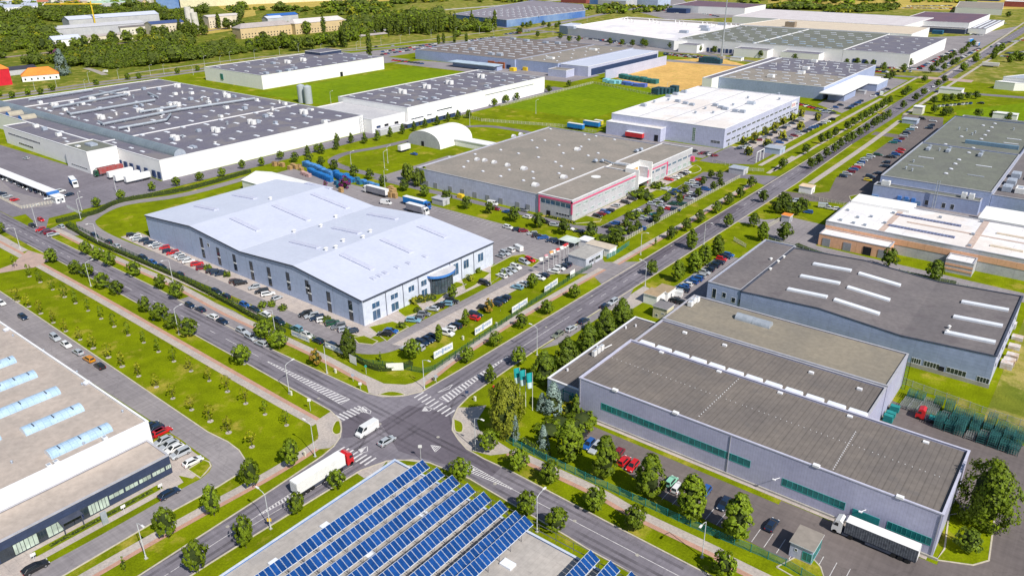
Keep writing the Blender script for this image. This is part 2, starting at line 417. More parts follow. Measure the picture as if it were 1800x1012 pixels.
# ---- sidewalks with the red cycle strip on the road side
def walk(P, red=0, w=2.2, rw=1.2):
    ribbon('sidewalk', WALK, P, w, .050)
    if red: ribbon('cycle_lane', RED, P, rw, .054, off=red*(w/2+rw/2))
walk([(-360, 100.4), at(138, 506), at(445, 683), at(555, 745)], -0+1 if 0 else 1)
walk([at(100, 403), at(200, 452), at(310, 500), at(400, 548), at(500, 594), at(572, 628), at(640, 664), at(675, 679), at(712, 680), at(745, 668), at(790, 634), at(840, 601), at(900, 562), at(1012, 503-6), at(1057, 472)], -1)
walk([at(1080, 463), at(1157, 418), at(1210, 388), at(1267, 353), at(1320, 323)], -1)
walk([at(1350, 305), at(1395, 275)], 0)
ribbon('footpath', WALK, [(-148.3, 402), (-148.3, 500), (-148.6, 640)], 2.4, .05); ribbon('footpath', WALK, [(-150, 652), (-150.4, 758)], 2.2, .05)
ribbon('footpath', PAVE, [(-138.4, 396), (-138.2, 500), (-138.4, 616)], 1.8, .05); sheet('parking_bay', PAVE, [(-177.5, 432), (-166, 432), (-166, 548), (-177.5, 548)], .040)
sheet('grass_strip', G1, [(-179, 434), (-175.4, 434), (-175.4, 546), (-179, 546)], .046); sheet('parking_bay', PAVE, [(-159.6, 452), (-154.6, 452), (-154.6, 560), (-159.6, 560)], .040)
sheet('yard', ASPB, [(-107.5, 400), (-107, 560), (-118, 572), (-121, 590), (-96, 592), (-90, 560), (-90, 500), (-100, 470), (-100, 400)], .038)
ribbon('footpath', WALK, [at(1425, 323), at(1527, 253), at(1582, 212)], 3.0, .05)
ribbon('footpath', WALK, [at(1590, 202), at(1677, 145), at(1800, 66)], 2.6, .05)
ribbon('footpath', WALK, [at(1660, 135), at(1760, 68), at(1800, 40)], 2.4, .05)
walk([at(900, 791), at(935, 808), at(1050, 861), at(1125, 903), at(1262, 968), at(1337, 1010), (40, 118)], -1)
walk([at(575, 766), at(532, 796), at(465, 836), at(430, 855), at(320, 915), at(150, 1011), (-137.5, -60)], 1)
sheet('apron', WALK, [at(555, 740), at(583, 722), at(597, 738), at(600, 755), at(594, 775), at(580, 787), at(555, 790), at(560, 765)], .058)
sheet('apron', WALK, [at(640, 658), at(648, 690), at(672, 697), at(708, 696), at(742, 688), at(750, 668), at(712, 676), at(675, 674)], .060)
sheet('apron', WALK, [at(805, 716), at(796, 736), at(795, 756), at(805, 772), at(822, 790), at(862, 800), at(905, 795), at(866, 770), at(842, 755), at(838, 740), at(855, 712), at(825, 716)], .062)
sheet('apron', WALK, [at(625, 830), at(680, 810), at(660, 835), at(640, 840)], .064)
sheet('apron', PINK, [at(20, 465), at(50, 440), at(82, 450), at(86, 458), at(60, 470), at(0, 480), at(-40, 500), at(-60, 495)], .066)
sheet('footpath', WALK, [at(-20, 420), at(32, 445), at(50, 440), at(0, 412)], .052)
for P in (pts('860,750 930,730 990,732 1045,752 950,762', 450, 506), pts('1390,920 1450,950 1450,1010 1400,1005', 450, 506), pts('595,935 600,1010 560,1030 535,1000 560,940', 450, 506)):
    island(P, sm=True)
island(pts('920,215 980,198 1100,205 1190,225 1130,240 1010,235', 450, 759), sm=True)
# shared entrance plates and garden strips
for s in ('648,575 690,565 718,575 700,585 680,600', '620,593 640,590 664,600 655,606 630,603', '700,533 735,535 745,548 728,552 712,557 700,548', '755,528 765,532 790,512 820,500 800,495 770,505', '811,492 827,470 862,480 835,502 818,510',
          '862,470 900,450 920,447 950,458 935,470 905,462 880,485 862,498'):
    island(px(s), sm=False)
island([(-155, 29), (-155, 29.2), (-155, 29.1)], kb=False) if 0 else None
for y0, y1 in ((33, 60), (12, 25), (-22, 3)):
    island([(-152, y0), (-150, y0), (-150, y1), (-152, y1)], kb=False)
island(px('330,825 358,808 368,812 371,819 362,830 352,840'), sm=False)
island(px('1660,965 1646,984 1710,993 1738,985 1748,912 1740,905 1700,900 1668,905'), sm=False)
island([(-28, 124.5), (-14, 119.5), (-9, 117), (-5, 110), (-28, 124)][:0] or pts('60,950 270,840 370,950 395,1030 200,1030', 1350, 759), sm=False)
island(pts('960,310 1010,280 1080,310 1040,325', 900, 253), sm=True)
island(pts('1240,180 1290,150 1330,180 1290,205 1250,205', 900, 253), sm=True)
for s in ('680,600 750,560 800,555 760,600', '840,520 950,460 1010,470 900,500', '1050,380 1080,360 1120,380 1080,410', '1100,350 1190,330 1200,350 1130,375', '1190,300 1250,250 1290,270 1220,310'):
    island(pts(s, 900, 253), kb=False, m=GL)
island(pts('430,545 520,505 630,530 620,545 450,560', 900, 253), sm=False)
island(pts('570,370 640,355 700,380 690,410 610,430 590,415', 1350, 253), sm=False)

# ---- painted markings
mk = MB()
def bar(a, b, w=.14, z=.040, mb=mk):
    A, B_ = offs([a, b], w/2), offs([a, b], -w/2)
    mb.poly([(*B_[0], z), (*B_[1], z), (*A[1], z), (*A[0], z)])
def dashes(a, b, on, gap, w=.15):
    L = math.hypot(b[0]-a[0], b[1]-a[1]); t = 0
    while t < L:
        u, v = t/L, min(t+on, L)/L
        bar((a[0]+(b[0]-a[0])*u, a[1]+(b[1]-a[1])*u), (a[0]+(b[0]-a[0])*v, a[1]+(b[1]-a[1])*v), w); t += on+gap
def hatch(a, b, w0, w1, n, slant=.6):        # tapering hatched island, outlined
    dx, dy = b[0]-a[0], b[1]-a[1]; L = math.hypot(dx, dy); ux, uy = dx/L, dy/L
    def pt(t, s): return (a[0]+ux*t-uy*s, a[1]+uy*t+ux*s)
    bar(pt(0, w0/2), pt(L, w1/2)); bar(pt(0, -w0/2), pt(L, -w1/2)); bar(pt(L, w1/2), pt(L, -w1/2))
    for i in range(n):
        t = L*(i+.5)/n; w = (w0+(w1-w0)*t/L)/2
        tt = .22*L/n
        mk.poly([(*pt(t-tt-slant*w*.5, -w), .041), (*pt(t+tt-slant*w*.5, -w), .041), (*pt(t+tt+slant*w*.5, w), .041), (*pt(t-tt+slant*w*.5, w), .041)])
dashes((-400, 113.3), at(225, 506), 3, 3); dashes(at(225, 506), at(400, 597), 3, 6); bar(at(400, 597), at(455, 627))
hatch(at(470, 635), at(607, 706), .3, 3.2, 26)
dashes(at(900, 859), at(1192, 1011), 60, .1); bar(at(1192, 1011), (60, 104.5))
hatch(at(900, 859), at(812, 816), .3, 2.6, 22)
dashes(at(917, 610), at(990, 563), 60, .1); dashes(at(992, 562), at(1250, 398), 3, 4.5); dashes(at(1250, 398), at(1460, 262), 3, 6)
dashes((-127.5, 480), (-130.5, 760), 3, 6); dashes((-131, 800), (-131, 1500), 6, 6, .25)
hatch(at(893, 626), at(780, 703), .3, 3.2, 22)
bar(at(300, 1005), at(366, 962)); bar(at(366, 962), at(470, 895)); hatch(at(455, 905), at(520, 866), .4, 1.7, 12); dashes((-124.6, 47), (-124, -60), 60, .1)
bar(at(440, 925), at(620, 818), .12); bar(at(880, 545), at(880, 546), .1)
def zebra(a, b, n, L, ang):                 # crossing stripes between a and b, stripes run along ang
    for i in range(n):
        t = (i+.5)/n; x, y = a[0]+(b[0]-a[0])*t, a[1]+(b[1]-a[1])*t
        bar((x-math.cos(ang)*L/2, y-math.sin(ang)*L/2), (x+math.cos(ang)*L/2, y+math.sin(ang)*L/2), .5)
zebra(at(640, 716), at(588, 738), 8, 3.6, 0)
zebra(at(733, 692), at(795, 728), 9, 3.6, PI/2)
zebra(at(592, 790), at(655, 812), 8, 3.6, PI/2)
zebra(at(822, 838), at(842, 812), 1, .5, 0)
def tri(P): 
    for i in range(len(P)): bar(P[i], P[(i+1) % len(P)], .2)
tri(px('768,690 796,675 790,683')); 
for P, n in ((px('626,720 640,714 652,722 651,727'), 4), (px('742,722 748,714 760,718 755,722'), 4), (px('757,782 775,785 765,794'), 3), (px('630,790 646,784 646,793 636,796'), 3)):
    tri(P); a_, b_ = P[0], P[-1] if len(P) == 3 else P[2]
    for k_ in range(1, 5):
        t = k_/5; c_, d_ = P[1], P[-1]; u = (a_[0]+(c_[0]-a_[0])*t, a_[1]+(c_[1]-a_[1])*t); v = (a_[0]+(d_[0]-a_[0])*t, a_[1]+(d_[1]-a_[1])*t); bar(u, v, .3, .042)
tag(mk.build('road_marking', PAINT), kind='structure')
mk = MB()                                   # bay lines in the car parks
def bays(a, b, n, L, ang, z=.056):
    for i in range(n+1):
        t = i/n; x, y = a[0]+(b[0]-a[0])*t, a[1]+(b[1]-a[1])*t
        bar((x, y), (x+math.cos(ang)*L, y+math.sin(ang)*L), .12, z, mk)
bays((-64, 125.5), (-20, 124.6), 17, 5, PI/2); bays((-166, 140), (-166, 205), 24, -7, 0, .058); bays((-158.3, 140), (-158.3, 210), 26, 5, 0, .058)
bays((-242, 240), (-170, 240), 28, 4.5, PI/2); bays((-470, 127), (-405, 124), 26, 5, PI/2); bays((-149, 66), (-149, 66.1), 1, .2, 0)
tag(mk.build('bay_marking', PAINT), kind='structure')
DKA = asphalt_mat('dark_asphalt', (.135, .12, .145), (.115, .10, .125), .6)
for s in ('668,742 718,712 790,726 797,752 806,776 822,792 880,822 860,842 790,818 730,802 700,792', '600,742 640,722 668,742 620,768 602,770'): sheet('asphalt_patch', DKA, px(s), .0335)
sheet('asphalt_patch', DKA, [(-300, 110.6), (-262, 110.2), (-262, 107), (-300, 107.3)], .0335); sheet('asphalt_patch', DKA, [(-131, 245), (-126.5, 245), (-126.5, 330), (-131, 330)], .0335); sheet('asphalt_patch', DKA, [(-126, 400), (-122.5, 400), (-123, 520), (-126, 520)], .0335)
def worn_mat():
    m, nt, b, out = nodes_of('tyre_wear'); vec = N(nt, 'ShaderNodeNewGeometry').outputs['Position']; b.inputs['Base Color'].default_value = (.075, .066, .08, 1); b.inputs['Roughness'].default_value = .8
    t = N(nt, 'ShaderNodeBsdfTransparent'); mx = N(nt, 'ShaderNodeMixShader'); nt.links.new(math_(nt, 'MULTIPLY', noise_(nt, vec, .12, 5, .35, .7), .42), mx.inputs[0]); nt.links.new(t.outputs[0], mx.inputs[1]); nt.links.new(b.outputs[0], mx.inputs[2]); nt.links.new(mx.outputs[0], out.inputs[0]); return m
TW_ = worn_mat()
cA, cB, cS = [(-400, 113.2), at(225, 506), at(450, 624), at(700, 757), at(900, 859), at(1192, 1011)], [(-125, -20), at(366, 962), at(505, 873), at(700, 755), at(900, 622), at(1080, 507), at(1250, 398), at(1460, 262), (-131, 800)], 0
for P in (cA, cB):
    for d_ in (-3.9, -2.2, 2.2, 3.9): ribbon('tyre_wear', TW_, P, .75, .0365, True, d_)
ribbon('tyre_wear', TW_, [at(880, 640), at(800, 700), at(800, 760), at(870, 830)], .6, .037); ribbon('tyre_wear', TW_, [at(520, 860), at(620, 800), at(640, 745), at(560, 690)], .6, .037)
mh = MB()
for s in ('270,562 430,640 560,700 668,745 770,768 870,850 1010,915 1120,975 960,575 1040,520 1180,432 400,925 520,850 350,480 660,520 740,590 470,545 900,505 300,520 1300,880 1420,930 1150,800'.split()):
    x, y = at(*map(float, s.split(','))); mh.prism([(x+.42*math.cos(k*PI/5), y+.42*math.sin(k*PI/5)) for k in range(10)], 0, .062)
tag(mh.build('manhole_cover', mat('manhole_iron', (.42, .40, .36), (.3, .28, .26), 2)), kind='structure')
# railway and the far dual carriageways
ribbon('road', ASPL, [(-722, 60), (-722, 240), (-718, 420), (-700, 560), (-672, 700), (-640, 860)], 8, .030)
ribbon('road', ASPL, [(-736, 60), (-736, 240), (-733, 430), (-728, 560), (-700, 650), (-662, 790), (-640, 900)], 8, .034)
ribbon('footpath', GRAVEL, [at(900/4, 520/4), at(1350/4, 460/4), at(1800/4, 405/4)], 5, .038)
ribbon('footpath', GRAVEL, [at(450+0, 410/4-1), at(450+800/4, 330/4), at(450+1800/4, 205/4)], 5, .030)
ribbon('railway', GRAVEL, [(-985, 200), (-998, 339), (-1008, 437), (-1045, 579), (-1100, 760)], 9, .040)
ribbon('track', GRAVEL, [at(120, 97), at(240, 80), at(262, 77), at(300, 70)], 7, .036)
ribbon('track', GRAVEL, [at(150, 120), at(165, 124), at(185, 132)], 6, .036)
ribbon('motorway', mat('pale_road', (.5, .47, .44)), [at(600, 36), at(728, 22), at(900, 8.5), at(1010, -2)], 16, .05)
ribbon('road', ASPL, [(-668, 830), (-700, 1000), (-731, 1195), (-745, 1400)], 14, .044)
sheet('yard', ASPL, pts('20,380 310,330 440,390 400,440 170,450 60,420', 900, 0)[:0] or [(-690, 600), (-640, 560), (-640, 470), (-665, 480)], .042)
rail = MB()
for d in (-3.6, -2.2, 2.2, 3.6):
    P = offs(smooth_line([(-985, 200), (-998, 339), (-1008, 437), (-1045, 579), (-1100, 760)]), d)
    rail.tube([(x, y, .2) for x, y in P], .18, 4)
tag(rail.build('railway_track', mat('rail_steel', (.3, .22, .2), metal=.2, rough=.6)), kind='structure')
# concrete manhole-like spots, dirt patches
sheet('bare_ground', DRY, px('330,338 345,333 352,337 340,341'), .03)
# ------------------------------------------------------------------ building materials
WSILV = mat('silver_cladding', (.50, .52, .68), (.45, .47, .63), .08, .5, seams=(('xy', 1.2, .09, .84), ('z', 3.0, .06, .85)))
WSILV2 = mat('blue_silver_cladding', (.36, .42, .62), (.32, .38, .57), .08, .5, seams=(('z', 1.0, .1, .86), ('xy', 6.0, .1, .85)))
WHALL = mat('white_blue_cladding', (.62, .66, .78), (.55, .59, .72), .08, .55, seams=(('xy', 1.0, .08, .9), ('xy', 12.0, .15, .8)))
WWH = mat('white_cladding', (.84, .83, .82), (.80, .79, .79), .05, .6, grime=.04, seams=(('xy', 6.0, .1, .90), ('z', 4.0, .07, .94)))
WLAV = mat('lavender_cladding', (.48, .48, .64), (.42, .42, .58), .12, .45, seams=(('xy', .6, .09, .88),), grime=.1)
WNAVY = mat('navy_cladding', (.045, .062, .12), (.035, .05, .10), .1, .4, seams=(('z', 1.2, .05, .7), ('xy', 3.0, .05, .75)))
WORA = mat('salmon_panel', (.80, .45, .28), (.72, .40, .25), .1, .6, seams=(('xy', 6.0, .12, .7),))
WCRM = mat('cream_render', (.62, .52, .38), (.54, .45, .33), .2)
WGRY = mat('pale_grey_cladding', (.50, .50, .53), (.42, .42, .47), .1, .6, seams=(('xy', 4.0, .1, .85),))
def roofm(name, c1, c2, seams=(), sc=.08, grime=.14, rough=.85, spots=None): return mat(name, c1, c2, sc, rough, seams=seams, grime=grime, spots=spots)
RBROWN = roofm('ribbed_brown_roof', (.195, .168, .150), (.155, .136, .128), (('x', 1.05, .16, .80), ('x', 3.15, .3, .88)), spots=(.35, .60, (.13, .12, .12), .35))
RSAND = roofm('sand_felt_roof', (.27, .235, .185), (.225, .20, .165), (('x', 7.5, .1, .9),), spots=(.12, .58, (.21, .19, .16), .5))
RPURP = roofm('grey_felt_roof', (.185, .165, .168), (.15, .135, .142), (('x', 1.1, .06, .93), ('y', 8, .1, .9)), spots=(.10, .6, (.12, .10, .11), .5))
RNAVY = roofm('dark_blue_membrane_roof', (.145, .138, .185), (.17, .162, .195), (('y', 1.8, .07, .86), ('x', 17.5, .2, .85)), spots=(.05, .53, (.22, .20, .20), .6))
RTAUP = roofm('taupe_felt_roof', (.29, .255, .225), (.25, .225, .20), (('x', 9, .08, .93),), spots=(.06, .56, (.215, .20, .18), .6))
RGREN = roofm('olive_grey_roof', (.175, .185, .155), (.15, .155, .14), (('x', 2.4, .06, .92),), spots=(.05, .6, (.13, .14, .12), .5))
RPALE = roofm('pale_metal_roof', (.56, .59, .71), (.53, .56, .68), (('x', 1.0, .07, .93), ('y', 11, .12, .93)), grime=.05, rough=.45)
RWHIT = roofm('white_membrane_roof', (.80, .78, .78), (.70, .68, .70), (('x', 12, .2, .85),), spots=(.03, .54, (.66, .58, .53), .55))
RROSE = roofm('beige_gravel_roof', (.46, .39, .345), (.40, .345, .31), (('x', 10, .1, .92), ('y', 10, .1, .92)), spots=(.07, .6, (.33, .28, .26), .5))
RCREAM = roofm('cream_roof', (.62, .53, .42), (.57, .48, .39))
RWINE = roofm('wine_roof', (.17, .10, .13), (.13, .09, .13))
RTILE = roofm('orange_tile_roof', (.80, .27, .05), (.70, .22, .04))
TRIMW = mat('white_trim', (.80, .80, .82), (.70, .70, .74), .5)
TRIMD = mat('dark_trim', (.07, .08, .12), (.05, .06, .09), .5)
TRIMG = mat('grey_trim', (.42, .42, .47), (.36, .36, .40), .5)
TRIMB = mat('blue_trim', (.06, .22, .60), (.05, .17, .5), .5)
PINKT = mat('pink_trim', (.70, .10, .22), (.62, .09, .2), .5)
GLASS = glass_mat('dark_glass', (.03, .045, .065)); GTEAL = glass_mat('teal_glass', (.02, .20, .21)); GPALE = glass_mat('pale_glass', (.42, .52, .52), .15)
GBLUE = glass_mat('blue_glass', (.06, .13, .25)); GGRN = glass_mat('greenish_blind_glass', (.55, .66, .58), .3)
FRW = mat('window_frame_white', (.74, .76, .80)); FRT = mat('window_frame_teal', (.05, .40, .38)); FRD = mat('window_frame_dark', (.05, .06, .08))
POLY = mat('milky_skylight', (.78, .80, .86), (.70, .73, .80), .8, .35); POLYB = mat('pale_blue_vault', (.42, .56, .72), (.34, .48, .65), .3, .25, seams=(('y', 1.4, .12, .8),))
METAL = mat('galvanised_metal', (.46, .50, .56), (.36, .40, .46), .8, .4, metal=.3); UNITW = mat('unit_white', (.78, .77, .76), (.66, .66, .68), .8)
UNITG = mat('unit_grey', (.38, .42, .50), (.30, .34, .42), .8); DARK = mat('dark_opening', (.02, .022, .03), (.012, .014, .02)); DOORG = mat('grey_door', (.30, .31, .34), seams=(('z', .6, .05, .8),))
NAVYD = mat('navy_dock', (.03, .055, .14)); YEL = mat('yellow_paint', (.80, .55, .03)); TEAL = mat('teal_paint', (.02, .24, .24), (.015, .19, .19), 1)

def shell(root, P, h, wm, rm, par=.45, trim=TRIMW, z0=0.0, names=('wall', 'roof', 'parapet')):
    """wall, flat roof inside a parapet, coping"""
    a = sum(P[i][0]*P[(i+1) % len(P)][1]-P[(i+1) % len(P)][0]*P[i][1] for i in range(len(P)))
    if a < 0: P = P[::-1]
    cx = sum(p[0] for p in P)/len(P); cy = sum(p[1] for p in P)/len(P)
    def ins(d):                              # inward offset of a convex-ish outline
        out = []
        n = len(P)
        for i in range(n):
            p, q, r = P[i-1], P[i], P[(i+1) % n]
            d1 = Vector((q[0]-p[0], q[1]-p[1])).normalized(); d2 = Vector((r[0]-q[0], r[1]-q[1])).normalized()
            n1, n2 = Vector((-d1.y, d1.x)), Vector((-d2.y, d2.x)); b = (n1+n2).normalized(); k = d/max(.3, b.dot(n1))
            out.append((q[0]+b.x*k, q[1]+b.y*k))
        return out
    I = ins(.35); w = MB(); n = len(P)
    for i in range(n):
        j = (i+1) % n
        w.poly([(*P[i], z0), (*P[j], z0), (*P[j], h), (*P[i], h)]); w.poly([(*I[j], h-par-.1), (*I[i], h-par-.1), (*I[i], h), (*I[j], h)])
    w.build(names[0], wm, root)
    r = MB(); J = ins(.33); r.poly([(*p, h-par) for p in J]); ro = r.build(names[1], rm, root)
    O, J = ins(-.08), ins(.42); c = MB()
    for i in range(n):
        j = (i+1) % n
        for z in (h+.10,): c.poly([(*O[i], z), (*O[j], z), (*J[j], z), (*J[i], z)])
        c.poly([(*O[i], h-.18), (*O[j], h-.18), (*O[j], h+.10), (*O[i], h+.10)]); c.poly([(*J[j], h-.02), (*J[i], h-.02), (*J[i], h+.10), (*J[j], h+.10)])
    c.build(names[2], trim, root)
    return ro
def bld(name, label, cat, P, h, wm, rm, group=None, **k):
    r = thing(name, label, cat, (P[0][0], P[0][1], 0), group=group); r['_h'] = h - k.get('par', .45)
    shell(r, P, h, wm, rm, **k); return r
def win(root, ax, pos, a0, a1, z0, z1, n=1, fr=FRW, gl=GLASS, rows=1, d=.06, name='window'):
    """window on the facade plane ax=pos; frame is the part, its panes the sub-part"""
    if a1 < a0: a0, a1 = a1, a0
    if z1 < z0: z0, z1 = z1, z0
    s = 1 if ax == 'x' else -1               # visible facades face +x and -y
    f = MB(); t = .09
    def bx(u0, u1, v0, v1, dd, mb):
        if ax == 'x': mb.box(pos, u0, v0, pos+s*dd, u1, v1, bottom=True)
        else: mb.box(u0, pos+s*dd, v0, u1, pos, v1, bottom=True)
    bx(a0, a1, z0, z0+t, d, f); bx(a0, a1, z1-t, z1, d, f)
    for i in range(n+1):
        u = a0+(a1-a0-t)*i/n; bx(u, u+t, z0+t, z1-t, d, f)
    for j in range(1, rows):
        v = z0+(z1-z0)*j/rows
        for i in range(n): bx(a0+(a1-a0-t)*i/n+t, a0+(a1-a0-t)*(i+1)/n, v-t/2, v+t/2, d*.8, f)
    fo = f.build(name, fr, root)
    g = MB(); bx(a0+t/2, a1-t/2, z0+t/2, z1-t/2, d*.4, g); g.build('pane', gl, fo)
    return fo
def winp(root, ax, pos, x0, y0, x1, y1, H_=None, **k):   # by photo points: top-left and bottom-right
    f = atx if ax == 'x' else aty
    a, z1 = f(x0, y0, pos); b, z0 = f(x1, y1, pos)
    if H_: z1 = z0 + H_
    return win(root, ax, pos, a, b, z0, z1, **k)
def pbox(root, name, m, x0, x1, y0, y1, z0, z1, bottom=False):
    b = MB(); b.box(x0, y0, z0, x1, y1, z1, bottom=bottom); return b.build(name, m, root)
def pbar(root, name, m, P, r, n=6):
    b = MB(); b.tube(P, r, n); return b.build(name, m, root)
# rooftop equipment, each a part of its building
def skylight(root, x, y, L, w, z, along='x', h=.35, m=POLY):
    b = MB(); a, c = (L/2, w/2) if along == 'x' else (w/2, L/2)
    b.box(x-a, y-c, z, x+a, y+c, z+h*.6, 1); b.box(x-a+.08, y-c+.08, z+h*.6, x+a-.08, y+c-.08, z+h, 0)
    return b.build('skylight', [m, TRIMG], root)
def dome(root, x, y, r, z, m=POLY):
    b = MB(); b.box(x-r, y-r, z, x+r, y+r, z+.3, 1); b.prism([(x+r*.9*math.cos(a*PI/4), y+r*.9*math.sin(a*PI/4)) for a in range(8)], z+.3, z+.55, 0)
    return b.build('roof_dome', [m, TRIMG], root)
def unit(root, x, y, L, w, h, z, m=UNITW, rz=0, name='ventilation_unit'):
    b = MB(); b.obox(x, y, z+.15, L, w, h-.15, rz, 0, bottom=True)
    b.obox(x, y, z+h, L*.55, w*.6, .12, rz, 1)
    for s in (-1, 1): b.obox(x+s*L*.35, y, z, .2, w*.9, .15, rz, 1)
    o = b.build(name, [m, UNITG], root)
    return o
def vent(root, x, y, r, h, z, m=METAL, hood=True):
    b = MB(); b.cyl(x, y, z, z+h, r, 8); 
    if hood: b.cyl(x, y, z+h, z+h+.25, r*1.6, 8, 0, r*.7)
    return b.build('roof_vent', m, root)
def barrel(root, x, y, r, L, z, along='y', m=METAL, name='barrel_vent', n=10, squash=1.0, end=None):
    b = MB(); k = len(b.v); P = [(math.cos(PI*i/n)*r, math.sin(PI*i/n)*r*squash) for i in range(n+1)]
    for s in (-L/2, L/2):
        for a, c in P: b.v.append((x+a, y+s, z+c) if along == 'y' else (x+s, y+a, z+c))
    for i in range(n): b.f.append([k+i, k+i+1, k+n+2+i, k+n+1+i]); b.m.append(0)
    b.f.append(list(range(k, k+n+1))); b.m.append(1); b.f.append(list(range(k+2*n+1, k+n, -1))); b.m.append(1)
    return b.build(name, [m, end or m], root)
def duct(root, P, r, m=METAL, sup=True, name='duct', z=None):
    b = MB(); b.tube(P, r, 8)
    if sup and z is not None:
        for i in range(len(P)-1):
            a, c = Vector(P[i]), Vector(P[i+1]); q = int((c-a).length//7)
            for j in range(q+1):
                p = a+(c-a)*(j/max(1, q)); b.box(p.x-.1, p.y-.1, z, p.x+.1, p.y+.1, p.z)
    return b.build(name, m, root)
def pl(s, z, tx=0, ty=0, k=4): return pts(s, tx, ty, k, z)
def skyl(root, s, z, tx, ty, L, w, along='x', k=4, h=.35):
    for x, y in pl(s, z, tx, ty, k): skylight(root, x, y, L, w, z, along, h)
R_ = random.Random(3)

# ==== white gabled hall in the middle =================================================
Y0, Y1 = 142.3, 207.0
prof = [(-308, 10.3), (-273, 13.1), (-240.2, 10.3), (-208.5, 12.6), (-174.6, 9.1)]
r = thing('gabled_hall', 'large pale hall with twin low gables, curved glass entrance and parked cars around', 'industrial hall', (-308, Y0, 0))
w = MB(); P = [(x, Y0, z) for x, z in prof]
w.poly([(-308, Y0, 0), (-174.6, Y0, 0)] + P[::-1]); w.build('wall', WHALL, r).data.materials[0] = mat('hall_cladding', (.42, .49, .66), (.38, .45, .62), .1, .55, seams=(('xy', 1.0, .08, .88), ('z', 4.4, .08, .85), ('xy', 12.2, .2, .7))); w = MB(); w.poly([(-308, Y1, 0)] + [(x, Y1, z) for x, z in prof] + [(-174.6, Y1, 0)])
w.build('wall', mat('hall_cladding', (.42, .49, .66), (.38, .45, .62), .1, .55, seams=(('xy', 1.0, .08, .88), ('z', 4.4, .08, .85), ('xy', 12.2, .2, .7))), r)
w = MB(); w.poly([(-308, Y1, 0), (-308, Y0, 0), (-308, Y0, 10.3), (-308, Y1, 10.3)]); w.build('wall', WHALL, r); w = MB(); w.poly([(-174.6, Y0, 0), (-174.6, Y1, 0), (-174.6, Y1, 9.1), (-174.6, Y0, 9.1)])
w.build('wall', WHALL, r)
w = MB()
for (x0, z0), (x1, z1) in zip(prof, prof[1:]):
    a = -.5 if x0 == -308 else 0; b_ = .5 if x1 == -174.6 else 0
    w.poly([(x0+a, Y0-.4, z0+.15), (x1+b_, Y0-.4, z1+.15), (x1+b_, Y1+.3, z1+.15), (x0+a, Y1+.3, z0+.15)])
w.build('roof', RPALE, r)
w = MB()
for (x0, z0), (x1, z1) in zip(prof, prof[1:]):
    w.poly([(x0, Y0-.42, z0-.35), (x1, Y0-.42, z1-.35), (x1, Y0-.42, z1+.18), (x0, Y0-.42, z0+.18)])
w.box(-174.3, Y0, 8.75, -174.0, Y1, 9.15, bottom=True); w.build('eaves_trim', TRIMD, r)
def hz(x):
    for (x0, z0), (x1, z1) in zip(prof, prof[1:]):
        if x0 <= x <= x1: return z0+(z1-z0)*(x-x0)/(x1-x0)
for s in ('380,265 500,330', '145,445 350,530', '430,360 610,450', '780,490 1000,540', '520,590 750,635', '230,685 460,740', '1160,590 1320,655', '900,685 1080,760', '625,790 800,880'):
    (a, b), (c, d) = [tuple(map(float, q.split(','))) for q in s.split()]
    z = 11.5; x0, y0 = at(450+a/4, 253+b/4, z); x1, y1 = at(450+c/4, 253+d/4, z); z = hz((x0+x1)/2)
    x0, y0 = at(450+a/4, 253+b/4, z); x1, y1 = at(450+c/4, 253+d/4, z); ym = (y0+y1)/2
    za, zb = hz(x0)+.15, hz(x1)+.15; bb = MB()
    for yy in (0,):
        v = [(x0, ym-1.1, za), (x1, ym-1.1, zb), (x1, ym+1.1, zb), (x0, ym+1.1, za)]
        bb.poly([(p[0], p[1], p[2]+.45) for p in v])
        for i in range(4):
            p, q = v[i], v[(i+1) % 4]; bb.poly([p, q, (q[0], q[1], q[2]+.45), (p[0], p[1], p[2]+.45)])
    bb.build('skylight', mat('hall_skylight', (.54, .56, .68), (.44, .46, .6), 1.2), r)
for s in ('0,160 380,430', '0,0 230,80'):
    pass
for s in ('1370,430 1530,475', '1660,530 1790,610', '1650,350 1790,400'):
    (a, b), (c, d) = [tuple(map(float, q.split(','))) for q in s.split()]
    z = 12; x0, y0 = at(a/4, 253+b/4, z); x1, y1 = at(c/4, 253+d/4, z); z = hz((x0+x1)/2); x0, y0 = at(a/4, 253+b/4, z); x1, y1 = at(c/4, 253+d/4, z); ym = (y0+y1)/2
    bb = MB(); za, zb = hz(x0)+.15, hz(x1)+.15; v = [(x0, ym-1.1, za), (x1, ym-1.1, zb), (x1, ym+1.1, zb), (x0, ym+1.1, za)]
    bb.poly([(p[0], p[1], p[2]+.45) for p in v])
    for i in range(4):
        p, q = v[i], v[(i+1) % 4]; bb.poly([p, q, (q[0], q[1], q[2]+.45), (p[0], p[1], p[2]+.45)])
    bb.build('skylight', MATS['hall_skylight'], r)
for a, b in ((265, 603), (455, 568), (560, 500), (105, 412), (615, 700), (563, 752), (755, 680), (805, 635), (495, 765)):
    x, y = at(450+a/4, 253+b/4, 11.5); x = max(min(x, -176), -306); vent(r, x, y, .55, .9, hz(x)+.1, UNITW)
for a, b in ((1185, 785), (1070, 832), (990, 862), (905, 900), (865, 920), (820, 938)):
    x, y = at(450+a/4, 253+b/4, 10.5); z = hz(x)+.15; bb = MB(); bb.box(x-1.1, y-.7, z, x+1.1, y+.7, z+.35); bb.build('skylight', MATS['hall_skylight'], r)
gut = MB(); gut.box(-240.7, Y0, 10.38, -239.7, Y1, 10.46); gut.build('valley_gutter', mat('gutter_grey', (.34, .35, .42), (.48, .5, .58), .8), r)
